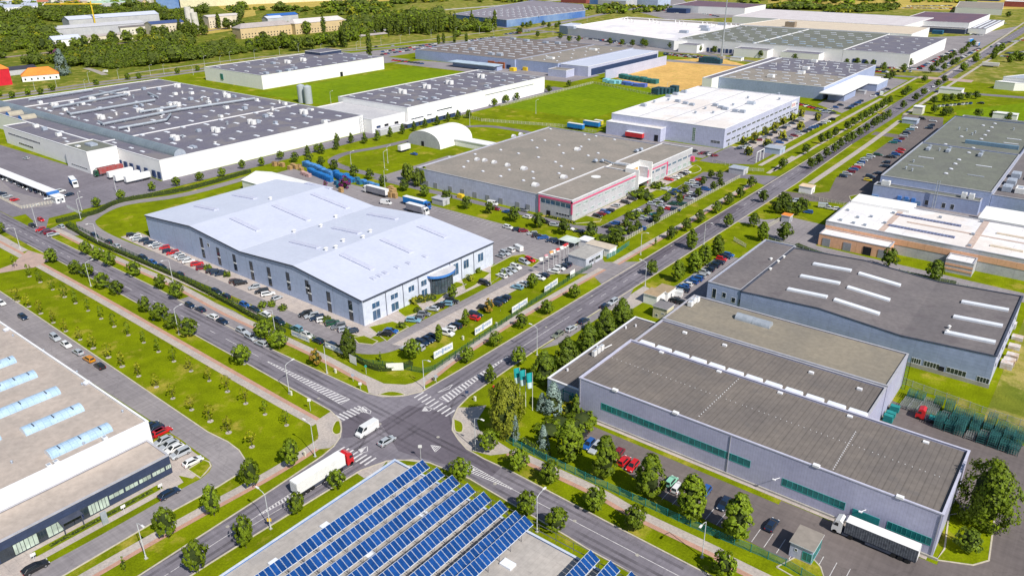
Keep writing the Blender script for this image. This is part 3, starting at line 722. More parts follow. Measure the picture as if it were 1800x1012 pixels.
def slit(r, x0, y0, x1, y1):
    a, z1 = aty(x0, y0, Y0); b_, z0 = aty(x1, y1, Y0); m_ = (a+b_)/2; z1 = max(z1, 5.5); zm = z0*.5+z1*.5
    win(r, 'y', Y0, m_-.95, m_+.95, zm+.25, z1+.3, fr=FRD, rows=2); win(r, 'y', Y0, m_-.95, m_+.95, max(.2, z0), zm-.35, fr=FRD, rows=2); pbox(r, 'window_apron', WWH, m_-.95, m_+.95, Y0-.05, Y0, zm-.35, zm+.25)
for s in ('1410,665 1440,800', '1530,735 1550,850', '1640,780 1665,890', '1760,830 1785,955'):     # tall slit windows on the long side
    (a, b), (c, d) = [tuple(map(float, q.split(','))) for q in s.split()]; slit(r, a/4, 253+b/4, c/4, 253+d/4)
winp(r, 'y', Y0, 1455/4, 253+695/4, 1475/4, 253+725/4)
for s in ('80,870 112,1000', '212,905 245,1030', '345,960 378,1060'):
    (a, b), (c, d) = [tuple(map(float, q.split(','))) for q in s.split()]; slit(r, 450+a/4, 253+b/4, 450+c/4, 253+d/4)
for s in ('500,30 530,170', '650,90 685,230', '370,-20 385,90'):
    (a, b), (c, d) = [tuple(map(float, q.split(','))) for q in s.split()]; slit(r, 450+a/4, 506+b/4, 450+c/4, 506+d/4)
for ya, yb, z0, z1 in ((146.0, 149.4, .4, 3.9), (146.0, 149.4, 4.5, 6.6), (154.2, 157.6, .4, 3.4), (154.2, 157.6, 4.6, 6.6), (162.3, 165.2, .5, 2.0), (162.3, 165.2, 4.4, 6.6), (168.4, 171.2, 4.4, 6.6), (168.4, 171.2, .4, 3.2), (184.4, 187.6, 2.8, 7.4), (190.2, 193.2, 3.6, 7.0), (198.2, 201.4, 3.6, 7.0)):
    win(r, 'x', -174.6, ya, yb, z0, z1, n=2, gl=GBLUE)
for y in (152, 159.8, 167, 183, 189, 195.8): pbox(r, 'downpipe', TRIMD, -174.6, -174.42, y, y+.16, 0, 8.8)
e = thing('x', None, None) if 0 else None
arc = [(-174.6+4.6*math.sin(PI*i/12), 178.0-6.4*math.cos(PI*i/12)) for i in range(13)]
b = MB(); b.prism(arc, 6.6, 7.5, 0, 1, bottom=True); b.build('entrance_canopy', [TRIMB, mat('canopy_top', (.62, .62, .66))], r)
arc2 = [(-174.6+3.4*math.sin(PI*i/12), 178.0-5.2*math.cos(PI*i/12)) for i in range(13)]
b = MB(); b.prism(arc2, 0.1, 6.6, 0, top=False); eo = b.build('entrance_glazing', glass_mat('lobby_glass', (.07, .10, .13)), r)
b = MB()
for p in arc2: b.box(p[0]-.06, p[1]-.06, .1, p[0]+.1, p[1]+.06, 6.6)
for z in (2.3, 4.5):
    for p, q in zip(arc2, arc2[1:]): b.tube([(p[0]+.05, p[1], z), (q[0]+.05, q[1], z)], .07, 4)
b.build('mullion', FRD, eo)
# white tent hall behind it
r = thing('storage_tent', 'white gabled storage tent against the back of the pale twin gabled hall', 'storage tent', (-338, 206, 0))
b = MB(); xs, ys = (-338, -293), (207.3, 225); ym = 216
for x in xs: b.poly([(x, ys[0], 0), (x, ys[0], 5), (x, ym, 7.5), (x, ys[1], 5), (x, ys[1], 0)][::(1 if x == xs[0] else -1)])
for y in ys: b.poly([(xs[0], y, 0), (xs[1], y, 0), (xs[1], y, 5), (xs[0], y, 5)][::(1 if y == ys[0] else -1)])
b.build('tent_wall', WWH, r)
b = MB(); b.poly([(xs[0]-.3, ys[0]-.3, 5), (xs[1]+.3, ys[0]-.3, 5), (xs[1]+.3, ym, 7.6), (xs[0]-.3, ym, 7.6)]); b.poly([(xs[0]-.3, ym, 7.6), (xs[1]+.3, ym, 7.6), (xs[1]+.3, ys[1]+.3, 5), (xs[0]-.3, ys[1]+.3, 5)])
b.build('tent_roof', mat('white_tarpaulin', (.82, .82, .80), (.76, .76, .75), .2, seams=(('x', 5, .15, .93),)), r)

# ==== big front warehouse, four joined bays ===========================================
r = bld('ribbed_warehouse', 'long warehouse with brown ribbed roof and teal ribbon windows beside the curtain truck', 'warehouse', rect(-92.4, -8.2, 142.5, 168.3), 10.7, WLAV, RBROWN, par=.5, trim=mat('lavender_coping', (.52, .52, .64), (.45, .45, .56), .6))
z = 10.2
winp(r, 'y', 142.5, 1057, 707, 1318, 822, H_=1.9, n=26, fr=FRT, gl=GTEAL); winp(r, 'y', 142.5, 1375, 841, 1484, 896, H_=1.9, n=12, fr=FRT, gl=GTEAL)
winp(r, 'y', 142.5, 1560, 917, 1635, 959, H_=1.9, n=9, fr=FRT, gl=GTEAL)
x0, _ = aty(1497, 905, 142.5); x1, _ = aty(1545, 920, 142.5); pbox(r, 'loading_door', mat('teal_door', (.02, .26, .27), seams=(('z', .5, .05, .8),)), x0, x1, 142.36, 142.5, 0, 4.2)
for px_, py_ in ((1370, 840), (1522, 896)): 
    x, zz = aty(px_, py_, 142.3); b = MB(); b.tube([(x, 142.5, zz), (x-.6, 141.2, zz+.1)], .07, 5); b.obox(x-.7, 141.0, zz, .7, .35, .2, 0, bottom=True); b.build('wall_lamp', TRIMW, r)
for s_ in ('730,715', '1150,880'): 
    x, y = pl(s_, 10.7, 900, 506)[0]; pbox(r, 'gutter_outlet', TRIMW, x-.7, x+.7, 142.3, 143.2, 10.6, 11.1)
for x, y in pl('335,245 920,475', 10.7, 1350, 759): pbox(r, 'gutter_outlet', TRIMW, x-.7, x+.7, 142.3, 143.2, 10.6, 11.1)
for x, y in pl('1050,455 1455,590', 10.2, 900, 506)+pl('85,740 575,905', 10.2, 1350, 506)+pl('1110,75', 10.2, 1350, 759): pbox(r, 'roof_hatch', TRIMW, x-.6, x+.6, y-.4, y+.4, z, z+.35)
b = MB(); rr = random.Random(5)
for s0, s1, n in (((705, 490), (1770, 880), 34),):
    a, c = at(900+s0[0]/4, 506+s0[1]/4, z), at(900+s1[0]/4, 506+s1[1]/4, z)
    c2 = at(1350+1265/4, 759+335/4, z)
    for i in range(60):
        t = i/60+rr.uniform(-.003, .003); x, y = a[0]+(c2[0]-a[0])*t, a[1]+(c2[1]-a[1])*t; b.box(x-.08, y-.08, z, x+.08, y+.08, z+.06)
a, c = at(900+1590/4, 506+640/4, z), at(900+1300/4, 506+915/4, z)
for k_, (a, c) in enumerate(((a, c), (at(1350+615/4, 759, z), at(1350+450/4, 759+275/4, z)))):
    for i in range(20): t = i/20; x, y = a[0]+(c[0]-a[0])*t, a[1]+(c[1]-a[1])*t; b.box(x-.12, y-.12, z, x+.12, y+.12, z+.08)
tag(b.build('snow_guard', TRIMW, r), kind='stuff')
shell(r, rect(-92.4, -29.7, 168.6, 186.6), 9.6, WLAV, RBROWN, par=.4, trim=TRIMG)
for x, y in pl('975,385 1090,425 1210,465 1330,505 1455,550 1585,590 1715,635', 9.3, 900, 506)+pl('50,680 190,730 335,780 485,830 635,880', 9.3, 1350, 506):
    b = MB(); b.box(x-2.1, 169.1, 9.2, x+2.1, 170.9, 10.1, 1); b.box(x-2.0, 169.2, 10.1, x+2.0, 170.8, 10.35, 0); b.build('skylight', [POLY, TRIMW], r)
for x, y in pl('1215,310 1495,398', 9.6, 900, 506)+pl('305,590 645,705', 9.6, 1350, 506): pbox(r, 'roof_hatch', TRIMW, x-.6, x+.6, y-.4, y+.4, 9.2, 9.7)
shell(r, rect(-92.4, -29.6, 186.9, 207.6), 9.9, WLAV, RSAND, par=.25, trim=TRIMG)
shell(r, rect(-104.2, -92.7, 145.2, 191.8), 5.0, WSILV2, RBROWN, par=.3, trim=TRIMW)
for x, y in pl('1640,215 1760,250', 10, 900, 506): barrel(r, x, 195.5 if 0 else y, 1.6, 5.2, 9.65, 'x', METAL)
for i, (x, y) in enumerate(pl('1130,220 1190,235 1220,180 1245,150', 8, 900, 506)):
    barrel(r, x, y, .7, 3.2, 9.0-2, 'x', METAL, 'silver_duct'); 
for x, y in pl('1255,120 1275,100 1300,90', 10, 900, 506): unit(r, x, y, 1.3, 1.6, 1.6, 9.65, UNITW)
for x, y in pl('580,470 605,450 630,432', 5, 900, 506): unit(r, x, y, .9, 1.5, 1.7, 4.7, UNITW)
duct(r, [(*pl('650,430', 5, 900, 506)[0], 5.3), (*pl('700,405', 5, 900, 506)[0], 5.3)], .15, TRIMW)
b = MB()
for x, y in pl('870,265 800,278 600,415 390,575', 5, 900, 506): b.cyl(x, y, 4.7, 5.4, .3, 8)
b.build('roof_vent', TRIMW, r)
b = MB(); gx, gy = at(1347, 622)
for i in range(4):
    for j in range(2): b.box(-29.4+j*.9, 206+i*0, 0, -29.3+j*.9, 206.1, 9.6)
for k_ in range(14): b.box(-29.4, 206, .7*k_, -28.4, 206.08, .7*k_+.08)
b.build('ladder', TEAL, r)
for x, y, dx in ((-29.5, 180, .0), (-29.5, 176, 0)):
    pbox(r, 'door', DARK, -29.6, -29.4, y, y+1.6, 0, 2.4)
# entrance lobby: glass and steel frame
b = MB()
for x in (-98.5, -95.5, -93): b.box(x, 144.2, 0, x+.15, 144.35, 4.2)
b.box(-98.5, 144.2, 3.6, -93, 144.35, 3.8, bottom=True); b.build('entrance_frame', TEAL, r); pbox(r, 'door', GTEAL, -97, -94.5, 145.0, 145.2, 0, 2.6)
b = MB(); b.box(-93.2, 142.1, 0, -7.2, 142.45, .5); b.build('plinth', CONC, r)
for x in (-92, -51.5, -8.6): pbox(r, 'downpipe', TRIMG, x, x+.14, 142.34, 142.48, .5, 10.4)
sheet('kerb_strip', PAVE, rect(-92, -9, 141.2, 142.4), .058); sheet('grass_strip', G1, [(-86, 139.8), (-38, 139.4), (-38, 141.1), (-86, 141.1)], .060)
# ==== grey hall behind =================================================================
r = bld('low_gable_warehouse', 'dark grey roofed warehouse with white strip skylights behind the brown ribbed warehouse', 'warehouse', rect(-93.8, -82.4, 220.6, 269.5), 9.6, WSILV2, RPURP, par=.4, trim=TRIMG)
pr2 = [(-82.2, 9.3), (-58, 10.4), (-34.5, 8.6), (-10.8, 9.9)]; ya, yb = 220.3, 268
w = MB(); w.poly([(-82.2, ya, 0), (-10.8, ya, 0)]+[(x, ya, z) for x, z in pr2[::-1]]); w.build('wall', WSILV2, r); w = MB(); w.poly([(-82.2, yb, 0)]+[(x, yb, z) for x, z in pr2]+[(-10.8, yb, 0)])
w.build('wall', WSILV2, r)
w = MB(); w.poly([(-10.8, ya, 0), (-10.8, yb, 0), (-10.8, yb, 9.9), (-10.8, ya, 9.9)]); w.build('wall', WSILV, r)
w = MB(); cp = MB()
for (x0, z0), (x1, z1) in zip(pr2, pr2[1:]):
    w.poly([(x0, ya, z0-.2), (x1, ya, z1-.2), (x1, yb, z1-.2), (x0, yb, z0-.2)])
    for yy in (ya-.1, yb-.3):
        cp.poly([(x0, yy, z0+.1), (x1, yy, z1+.1), (x1, yy+.4, z1+.1), (x0, yy+.4, z0+.1)]); cp.poly([(x0, yy, z0-.2), (x1, yy, z1-.2), (x1, yy, z1+.1), (x0, yy, z0+.1)])
cp.box(-11.2, ya, 9.7, -10.6, yb, 10.1); cp.box(-82.5, ya, 8.9, -82.1, yb, 9.7); w.build('roof', RPURP, r); cp.build('parapet', TRIMD, r)
def hz2(x):
    for (x0, z0), (x1, z1) in zip(pr2, pr2[1:]):
        if x0 <= x <= x1: return z0+(z1-z0)*(x-x0)/(x1-x0)-.2
    return 9.3
def sl2(s, tx, ty, seg=1):
    for q in s.split(';'):
        (a, b), (c, d) = [tuple(map(float, t.split(','))) for t in q.split()]
        x0, y0 = at(tx+a/4, ty+b/4, 9.8); x1, y1 = at(tx+c/4, ty+d/4, 9.8); ym = (y0+y1)/2; bb = MB()
        v = [(x0, ym-.9, hz2(x0)), (x1, ym-.9, hz2(x1)), (x1, ym+.9, hz2(x1)), (x0, ym+.9, hz2(x0))]
        bb.poly([(p[0], p[1], p[2]+.6) for p in v])
        for i in range(4):
            p, q_ = v[i], v[(i+1) % 4]; bb.poly([p, q_, (q_[0], q_[1], q_[2]+.6), (p[0], p[1], p[2]+.6)], 0)
        bb.build('skylight', POLY, r)
sl2('310,850 590,895;220,935 510,985;640,915 930,990', 1350, 253); sl2('130,15 420,70;560,0 855,80;470,85 780,180;1360,90 1695,150;1305,190 1650,265;1245,300 1600,380', 1350, 506)
for x, y in pl('20,815 110,800 70,832 15,885', 9.2, 1350, 253): vent(r, x, y, .4, .6, 9.2, UNITW)
for x, y in pl('1275,270 1260,300', 9.6, 1350, 506): vent(r, x, y, .35, .8, hz2(x), UNITW)
for s, n in (('1010,500 1070,540', 4), ('1095,525 1200,575', 5), ('1255,568 1388,628', 5), ('1468,628 1550,678', 4)):
    (a, b), (c, d) = [tuple(map(float, q.split(','))) for q in s.split()]; winp(r, 'y', ya, 1350+a/4, 506+b/4, 1350+c/4, 506+d/4, n=n, H_=1.7)
x, _ = aty(1350+1210/4, 506+600/4, ya); pbox(r, 'door', DARK, x-.7, x+.7, ya-.1, ya, 0, 2.6)
for a, b in ((1490, 50), (1555, 85), (1605, 100)): x, zz = aty(900+a/4, 506+b/4, 220.5); win(r, 'y', 220.6, x-.7, x+.7, zz-1, zz+.9)
winp(r, 'y', 220.6, 900+1410/4, 506+0, 900+1432/4, 506+75/4)
pbox(r, 'plinth', CONC, -82.2, -10.6, ya-.15, ya-.02, 0, 1.2)
for y in range(224, 266, 6): pbox(r, 'vent_slot', TRIMD, -10.8, -10.7, y, y+1.1, 5, 5.8)

# ==== salmon banded hall ================================================================
r = bld('banded_hall', 'white roofed hall with salmon banded walls and loading doors on the right', 'industrial hall', rect(-84, -8, 309, 348), 7.9, WGRY, RWHIT, par=.5, trim=TRIMG)
pbox(r, 'colour_band', WORA, -83.9, -10, 308.88, 309, 3.9, 6.2); pbox(r, 'colour_band', WORA, -8, -7.9, 309, 340, 3.9, 6.2)
shell(r, rect(-83.6, -57.4, 301.2, 308.8), 4.9, WORA, RWHIT, par=.3, trim=TRIMG)
for x in (-82, -74, -66.5, -61): pbox(r, 'door', DOORG if x != -66.5 else DARK, x, x+3, 301.05, 301.2, 0, 3.4)
shell(r, rect(-38, -29, 301.5, 308.8), 5.0, WGRY, RWHIT, par=.3, trim=TRIMG)
for z in (1.2, 2.8): pbox(r, 'colour_band', WORA, -38, -29, 301.4, 301.5, z, z+.8)
for s in ('850,570 1310,665', '910,490 1350,590'):
    q = pl(s, 7.4, 1350, 253); x0, x1, ym = q[0][0], q[1][0], (q[0][1]+q[1][1])/2
    b = MB(); b.box(x0, ym-.8, 7.4, x1, ym+.8, 7.9, 0); b.build('skylight', mat('dark_strip_glass', (.10, .11, .2), (.2, .22, .34), .8, .3, seams=(('x', 1.2, .2, 1.8),)), r)
for s in ('1610,625 1800,670', '1565,710 1790,765'):
    q = pl(s, 7.4, 1350, 253); x0, x1, ym = q[0][0], q[1][0], (q[0][1]+q[1][1])/2; b = MB(); b.box(x0, ym-.7, 7.4, x1, ym+.7, 7.8, 0); b.build('skylight', RCREAM, r)
for x, y in pl('560,470 725,515 510,540 600,560 630,520 680,575 880,490 1440,640 1415,720 1500,550 820,560 1210,520', 7.4, 1350, 253): unit(r, x, y, 1.2, .9, .7, 7.45, UNITG, name='roof_vent')
for xa in (-64.5, -34): pbox(r, 'roof_walkway', roofm('brownish_walkway', (.55, .42, .36), (.48, .38, .34)), xa, xa+2.2, 309.5, 347.5, 7.45, 7.50)
pbox(r, 'raised_bay', WWH, -84+.5, -60, 340, 352, 0, 8.6); pbox(r, 'roof_walkway', MATS['brownish_walkway'], -58, -12, 327.6, 328.8, 7.46, 7.56)

# ==== dark green-roofed hall on the right ================================================
r = bld('olive_roof_hall', 'big hall with olive grey roof and blue shaded wall at the right edge', 'industrial hall', rect(-83.2, -37.2, 384.5, 466), 9.6, WSILV2, RGREN, par=.5, trim=TRIMG)
shell(r, rect(-83.2, -37.2, 466.3, 552), 9.6, WSILV2, RGREN, par=.5, trim=TRIMD)
shell(r, rect(-84.2, -40, 378.5, 384.3), 6.4, WSILV2, RGREN, par=.3, trim=TRIMG)
shell(r, rect(-37, -12, 386, 500), 8.3, WSILV2, RPURP, par=.4, trim=TRIMG)
shell(r, rect(-80.5, -37.2, 552.3, 566), 8, WSILV, RGREN, par=.4, trim=TRIMG)
for x, y in pl('350,440 460,455', 9.3, 1540, 180, 4.6)[:1]: skylight(r, x+3, y, 7, .9, 9.15)
for s in ('405,448', '870,518', '1115,300', '1090,335'):
    x, y = pl(s, 9.2, 1540, 180, 4.6)[0]; skylight(r, x, y, 7, .9, 9.15)
for s in ('805,595', '320,515'):
    x, y = pl(s, 9.2, 1540, 180, 4.6)[0]; skylight(r, x, y, 7, .7, 9.15, m=UNITG)
for x, y in pl('565,578 605,542 640,500 670,467 785,372 750,410 560,342 690,280 850,300 880,268 905,235 935,205 960,175 865,190', 9.2, 1540, 180, 4.6): dome(r, x, y, .9, 9.15)
for x, y in pl('420,385 580,400 840,435', 9.2, 1540, 180, 4.6): unit(r, x, y, 1.6, 4.2, 1.4, 9.15, UNITG); vent(r, x+.2, y+2.8, .7, 2.0, 9.15)
for x, y in pl('510,390 300,485 240,540 290,555 800,250 775,265 670,220 730,230 1110,225', 9.2, 1540, 180, 4.6): vent(r, x, y, .4, 1.2, 9.15)
q = pl('720,325 1150,380', 9.4, 1540, 180, 4.6); pbox(r, 'roof_duct', mat('blue_grey_sheet', (.16, .26, .36), (.12, .2, .3), seams=(('x', 2, .1, .8),)), q[0][0], q[1][0], q[0][1]-1, q[0][1]+1, 9.15, 11)
for x, y in pl('145,610', 6.2, 1540, 180, 4.6): unit(r, x, 381.5, 3.6, 2.4, 2.2, 6.1, UNITW)
for x in (-47, -44): unit(r, x, 381.5, 2.0, 2.4, 2.4, 6.1, UNITW)
for x, y in ((-33, 398), (-28, 398), (-33, 410), (-22, 400), (-33, 424), (-26, 424)): unit(r, x, y, 3.6, 6, 2.4, 7.9, UNITG if x < -30 else UNITW)
b = MB(); x = -57.5
for dx in (-.5, .5): b.cyl(x+dx, 377.5, 0, 13, .16, 6)
for k_ in range(11): b.tube([(x-.5, 377.5, 1+k_*1.1), (x+.5, 377.5, 2+k_*1.1)], .06, 4)
b.build('flue_mast', METAL, r)
for x0 in (-61.5, -54.5, -51): win(r, 'y', 378.5, x0, x0+1.6, .8, 3.2)
for x in (-73, -70, -67): pbox(r, 'dock_shelter', TRIMB, x, x+1.6, 377.9, 378.5, 0, 3)
r = thing('open_canopy', 'white roofed open canopy beside the olive grey roofed hall on the right', 'canopy', (-38, 352, 0))
pbox(r, 'canopy_roof', WWH, -37, 0, 356, 375, 5.4, 6.0, True)
b = MB()
for x in (-36.5, -24, -12): 
    for y in (356.5, 374): b.box(x, y, 0, x+.3, y+.3, 5.4)
b.build('post', TRIMG, r)

# ==== grey hall with pink trim ============================================================
r = bld('pink_trim_hall', 'wide taupe roofed hall with pink trimmed office front beside the shrub filled car park', 'industrial hall', rect(-273.8, -197.2, 266, 380.5), 8.8, WSILV, RTAUP, par=.45, trim=TRIMG)
shell(r, rect(-197, -178.4, 265.6, 321), 9.6, WGRY, RTAUP, par=.45, trim=TRIMW); shell(r, rect(-197, -178.4, 332, 380.8), 9.6, WGRY, RTAUP, par=.45, trim=TRIMW); shell(r, rect(-197, -184, 321.2, 331.8), 9.2, WWH, RTAUP, par=.4)
for z0, z1 in ((7.7, 8.3),): pbox(r, 'pink_band', PINKT, -178.4, -178.2, 265.6, 321, z0, z1)
for a in ((-196.5, -195.8, 265.35, 265.6, .5, 8.9), (-178.9, -178.1, 265.35, 265.6, 3.2, 8.9), (-195.8, -178.1, 265.35, 265.6, 8.2, 8.9)): pbox(r, 'pink_frame', PINKT, *a, bottom=True)
for y in (332, 352): pbox(r, 'pink_frame', PINKT, -178.4, -178.1, y, y+.8, 1.5, 8.2)
pbox(r, 'pink_frame', PINKT, -178.4, -176.6, 379, 380.8, 2.6, 5.2, True); pbox(r, 'pink_band', PINKT, -178.4, -178.15, 332, 352, 7.4, 7.9)
win(r, 'y', 265.6, -195.5, -179.2, 5.6, 7.6, n=6, gl=GBLUE); win(r, 'y', 265.6, -187, -179.5, 1.6, 2.8, n=5); pbox(r, 'door', DARK, -192, -190, 265.45, 265.6, 0, 2.6)
for y in range(268, 320, 6): win(r, 'x', -178.4, y, y+4.4, 5.7, 6.8, n=4, gl=GPALE)
for y in range(268, 320, 6): win(r, 'x', -178.4, y+.5, y+3.6, 1.6, 2.8, n=3, gl=GPALE)
for y in range(334, 378, 6): win(r, 'x', -178.4, y, y+4.6, 5.2, 6.6, n=5, gl=GBLUE)
for y in range(334, 378, 6): win(r, 'x', -178.4, y+.5, y+4.6, .8, 3.0, n=3, gl=GPALE)
for x in (-268, -262, -252, -244, -236, -228, -220, -210, -204): pbox(r, 'door', DOORG, x, x+2.4, 265.85, 266, 0, 3)
for y, h in ((319.6, 11.2), (332.4, 12.4)): pbox(r, 'portal_fin', WWH, -184, -176.5, y, y+.6, 0, h)
pbox(r, 'portal_screen', WWH, -184, -183.6, 320.2, 332.4, 5, 12); pbox(r, 'billboard', mat('billboard_print', (.35, .40, .45), (.75, .35, .08), .25, objc=False), -183.55, -183.4, 322, 331, 5.5, 9.4)
pbox(r, 'portal_roof', TRIMW, -184, -176.5, 320.2, 332.4, 4.0, 4.3, True); win(r, 'x', -184, 321.5, 331, .3, 3.6, n=6, rows=2)
for s in ('1155,120 1210,125', '1280,100'):
    pass
for x, y in pl('1190,790 1270,800 1370,820 1510,850 1690,890 1650,525 1575,545', 8.4, 640, 150, 5.987): barrel(r, x, y, 1.5, 1.6, 8.4, 'x', UNITW, 'roof_cowl', end=TRIMG)
for x, y in pl('85,180 165,295 365,240 460,45', 8.4, 900, 253): barrel(r, x, y, 1.6, 2.6, 8.4, 'x', UNITW, 'roof_cowl', end=TRIMG)
for x, y in pl('875,50 905,40 635,120 585,120', 9.2, 900, 253): barrel(r, x, y, 1.1, 2.0, 9.1, 'y', UNITG, 'roof_cowl')
duct(r, [(*pl('640,125', 8.6, 900, 253)[0], 9.8), (*pl('700,150', 8.6, 900, 253)[0], 9.8), (*pl('800,165', 8.6, 900, 253)[0], 9.8)], .45)
for x, y in pl('330,12 485,22 175,30 360,68 605,68 535,85 185,97 305,130 345,160 425,178 45,70 80,260 330,210 150,245 145,200', 8.4, 900, 253)+pl('1490,125 1460,165 1595,195 1720,230 1780,185 1540,75 1360,95 1720,45', 8.4, 450, 253)+pl('140,990 270,910 510,950 590,960 540,985 720,985 230,990', 8.4, 900, 0): dome(r, x, y, .75, 8.35)
x, y = pl('590,230', 9.2, 900, 253)[0]; b = MB(); b.prism([(x+2.4*math.cos(a*PI/8), y+2.4*math.sin(a*PI/8)) for a in range(16)], 9.15, 9.22); b.build('round_plate', UNITW, r)
# ==== silver hall with white roof ==========================================================
r = bld('silver_office_hall', 'silver clad hall with white roof and two rows of office windows along the avenue', 'industrial hall', rect(-256.5, -179.8, 424.7, 547.8), 11.8, WSILV, RWHIT, par=.3, trim=TRIMW)
shell(r, rect(-256, -217.5, 417.8, 424.5), 8.0, WSILV, RWHIT, par=.3, trim=TRIMW)
for z0 in (3.2, 7.2):
    for i in range(16): win(r, 'x', -179.8, 428+i*7.4, 428+i*7.4+5.6, z0, z0+1.3, n=5)
for i in range(8): win(r, 'x', -179.8, 431+i*14, 431+i*14+2, .3, 2.4, n=2)
win(r, 'y', 424.7, -200, -198, 2, 10, n=2, rows=7, gl=glass_mat('green_glass', (.10, .20, .14))); win(r, 'y', 424.7, -188, -182, 2.6, 4.2, n=3, rows=2)
pbox(r, 'loading_door', DARK, -221.5, -219, 417.65, 417.8, 0, 4); pbox(r, 'sign_panel', UNITW, -179.7, -179.55, 532, 541, 6.2, 10.2)
b = MB()
for k_, (y, w_) in enumerate(((533.5, .5), (534.7, .5), (536.4, 1.0), (538.6, .5))): b.box(-179.56, y, 7.2, -179.5, y+w_, 9.2)
b.build('sign_mark', mat('red_sign', (.5, .03, .05)), r)
for x in (-238, -219, -200): pbox(r, 'roof_ridge', TRIMG, x-.25, x+.25, 425.2, 547.4, 11.5, 11.72)
for x, y in pl('1165,715 1220,730 1265,740', 11.8, 900, 0): unit(r, x, y, 3.2, 2.2, 1.6, 11.5, UNITG)
for x, y in pl('1430,745 1470,760 1500,770 1570,785 1620,790 925,745 1100,680 1150,665 1210,650', 11.8, 900, 0): unit(r, x, y, 3.4, 2.4, 1.7, 11.5, UNITG)
x, y = pl('1680,730', 11.8, 900, 0)[0]; barrel(r, x, y, 2, 5, 11.5, 'x', UNITG, 'roof_cowl')
for x, y in pl('1360,765 1290,795 1415,795 1555,740 1660,690 1000,720 1100,705', 11.8, 900, 0)+pl('80,700 75,665', 11.8, 1350, 0): vent(r, x, y, .7, 1.3, 11.5, UNITG)
# ==== hall with many skylights behind ======================================================
r = bld('grey_block_hall', 'grey hall with many small white skylights and a white canopy facing the avenue', 'industrial hall', rect(-268.5, -183.5, 611, 750), 9.3, WSILV2, RTAUP, par=.4, trim=TRIMW)
P = rect(-267, -184, 672, 748); pbox(r, 'dark_roof_field', RNAVY, -267, -184, 672, 748, 8.9, 8.95)
shell(r, rect(-277, -268.7, 598, 745), 9.6, WWH, RNAVY, par=.4); pbox(r, 'canopy', TRIMW, -183.2, -166, 600, 700, 6.2, 6.9, True); pbox(r, 'silver_annexe', WSILV2, -180, -168, 612, 640, 0, 6.1); pbox(r, 'silver_annexe', WSILV2, -181, -160, 668, 700, 0, 5.5)
pbox(r, 'annexe_roof', TRIMW, -181.3, -159.7, 667.7, 700.3, 5.5, 5.9, True)
k_ = 0
for iy in range(9):
    for ix in range(7):
        skylight(r, -260+ix*11.5+(iy % 2)*4, 618+iy*15, 5.2, 1.6, 8.95, h=.5)
for x, y in pl('20,545 235,520 265,490 325,440', 9, 1350, 0): unit(r, x, y, 5, 5, 2.4, 8.95, UNITW)
for i in range(10): vent(r, -255+i*7, 700+(i % 3)*14, .4, 2, 8.95, UNITW)
# ==== huge dark roof factory at the upper left ==============================================
r = bld('large_factory', 'huge white walled factory with dark blue roof crossed by ducts and a barrel duct', 'factory', rect(-640, -385.8, 191.2, 330), 10.9, WWH, RNAVY, par=.4)
shell(r, rect(-547, -457.4, 177, 191), 10.9, WWH, RNAVY, par=.4); shell(r, rect(-457.2, -429.6, 174.6, 191), 12.2, WWH, RGREN, par=.4)
shell(r, rect(-441, -378, 330.3, 359.8), 9.0, WWH, roofm('pale_grey_roof', (.52, .51, .53), (.46, .45, .48)), par=.3)
z = 10.5
b = MB(); n = 10; x0, x1 = -628, -388.5; yc, rr_ = 204.5, 3.4
barrel(r, (x0+x1)/2, yc, rr_, x1-x0, z, 'x', mat('duct_sheet', (.28, .33, .37), (.22, .26, .30), .1, .35, metal=.35, seams=(('x', 3, .12, .75),)), 'barrel_duct', 12, 1.0, UNITG)
for x in (-596, -575, -555): barrel(r, x-5, 197.5 if 0 else 196.8, 3.2, 9, z, 'y', mat('tarp_vault', (.42, .38, .30), (.34, .31, .26)), 'canvas_vault', 8, .8, TRIMB)
for xx in (-430.5, -520, -600):
    pass
for x in (-603, -452.5): pbox(r, 'roof_divider', TRIMW, x-.4, x+.4, 209, 329, z, z+.45)
pbox(r, 'roof_divider', TRIMW, -452.9, -452.1, 191.8, 201, z, z+.45); pbox(r, 'roof_divider', TRIMW, -640+.5, -603, 209, 209.8, z, z+.45)
q = 0
for ix in range(12):
    for iy in range(9):
        x, y = -398-ix*17.5+(iy % 2)*5, 216+iy*13
        if q < 96 and not (ix > 8 and iy > 4 and iy % 2): skylight(r, x, y, 4.4, 1.8, z, h=.5); q += 1
for x, y in ((-412, 196), (-425, 196.5), (-445, 197), (-480, 185), (-492, 187), (-470, 182), (-500, 192)): skylight(r, x, y, 3.4, 1.5, z, h=.4)
for s, k_ in (('1230,965', 0), ('1515,910', 0), ('1770,855', 0), ('1245,730', 0), ('985,775', 0), ('710,820', 0), ('385,735', 0), ('650,695', 0), ('890,655', 0), ('1245,600', 0), ('1595,670', 0)):
    x, y = pl(s, 12, 0, 0)[0]
    b = MB()
    for d_ in (-1.9, 1.9): b.prism([(x+d_+1.7*math.cos(a*PI/4), y+1.7*math.sin(a*PI/4)) for a in range(8)], z, z+2.6)
    b.box(x-3, y-1.1, z, x+3, y+1.1, z+1.2); b.build('cooling_unit', UNITW, r)
x, y = pl('500,790', 12, 450, 0)[0]
for s in ('335,785',):
    x, y = pl(s, 12, 450, 0)[0]; b = MB()
    for d_ in (-1.9, 1.9): b.prism([(x+d_+1.7*math.cos(a*PI/4), y+1.7*math.sin(a*PI/4)) for a in range(8)], z, z+2.6)
    b.build('cooling_unit', UNITW, r)
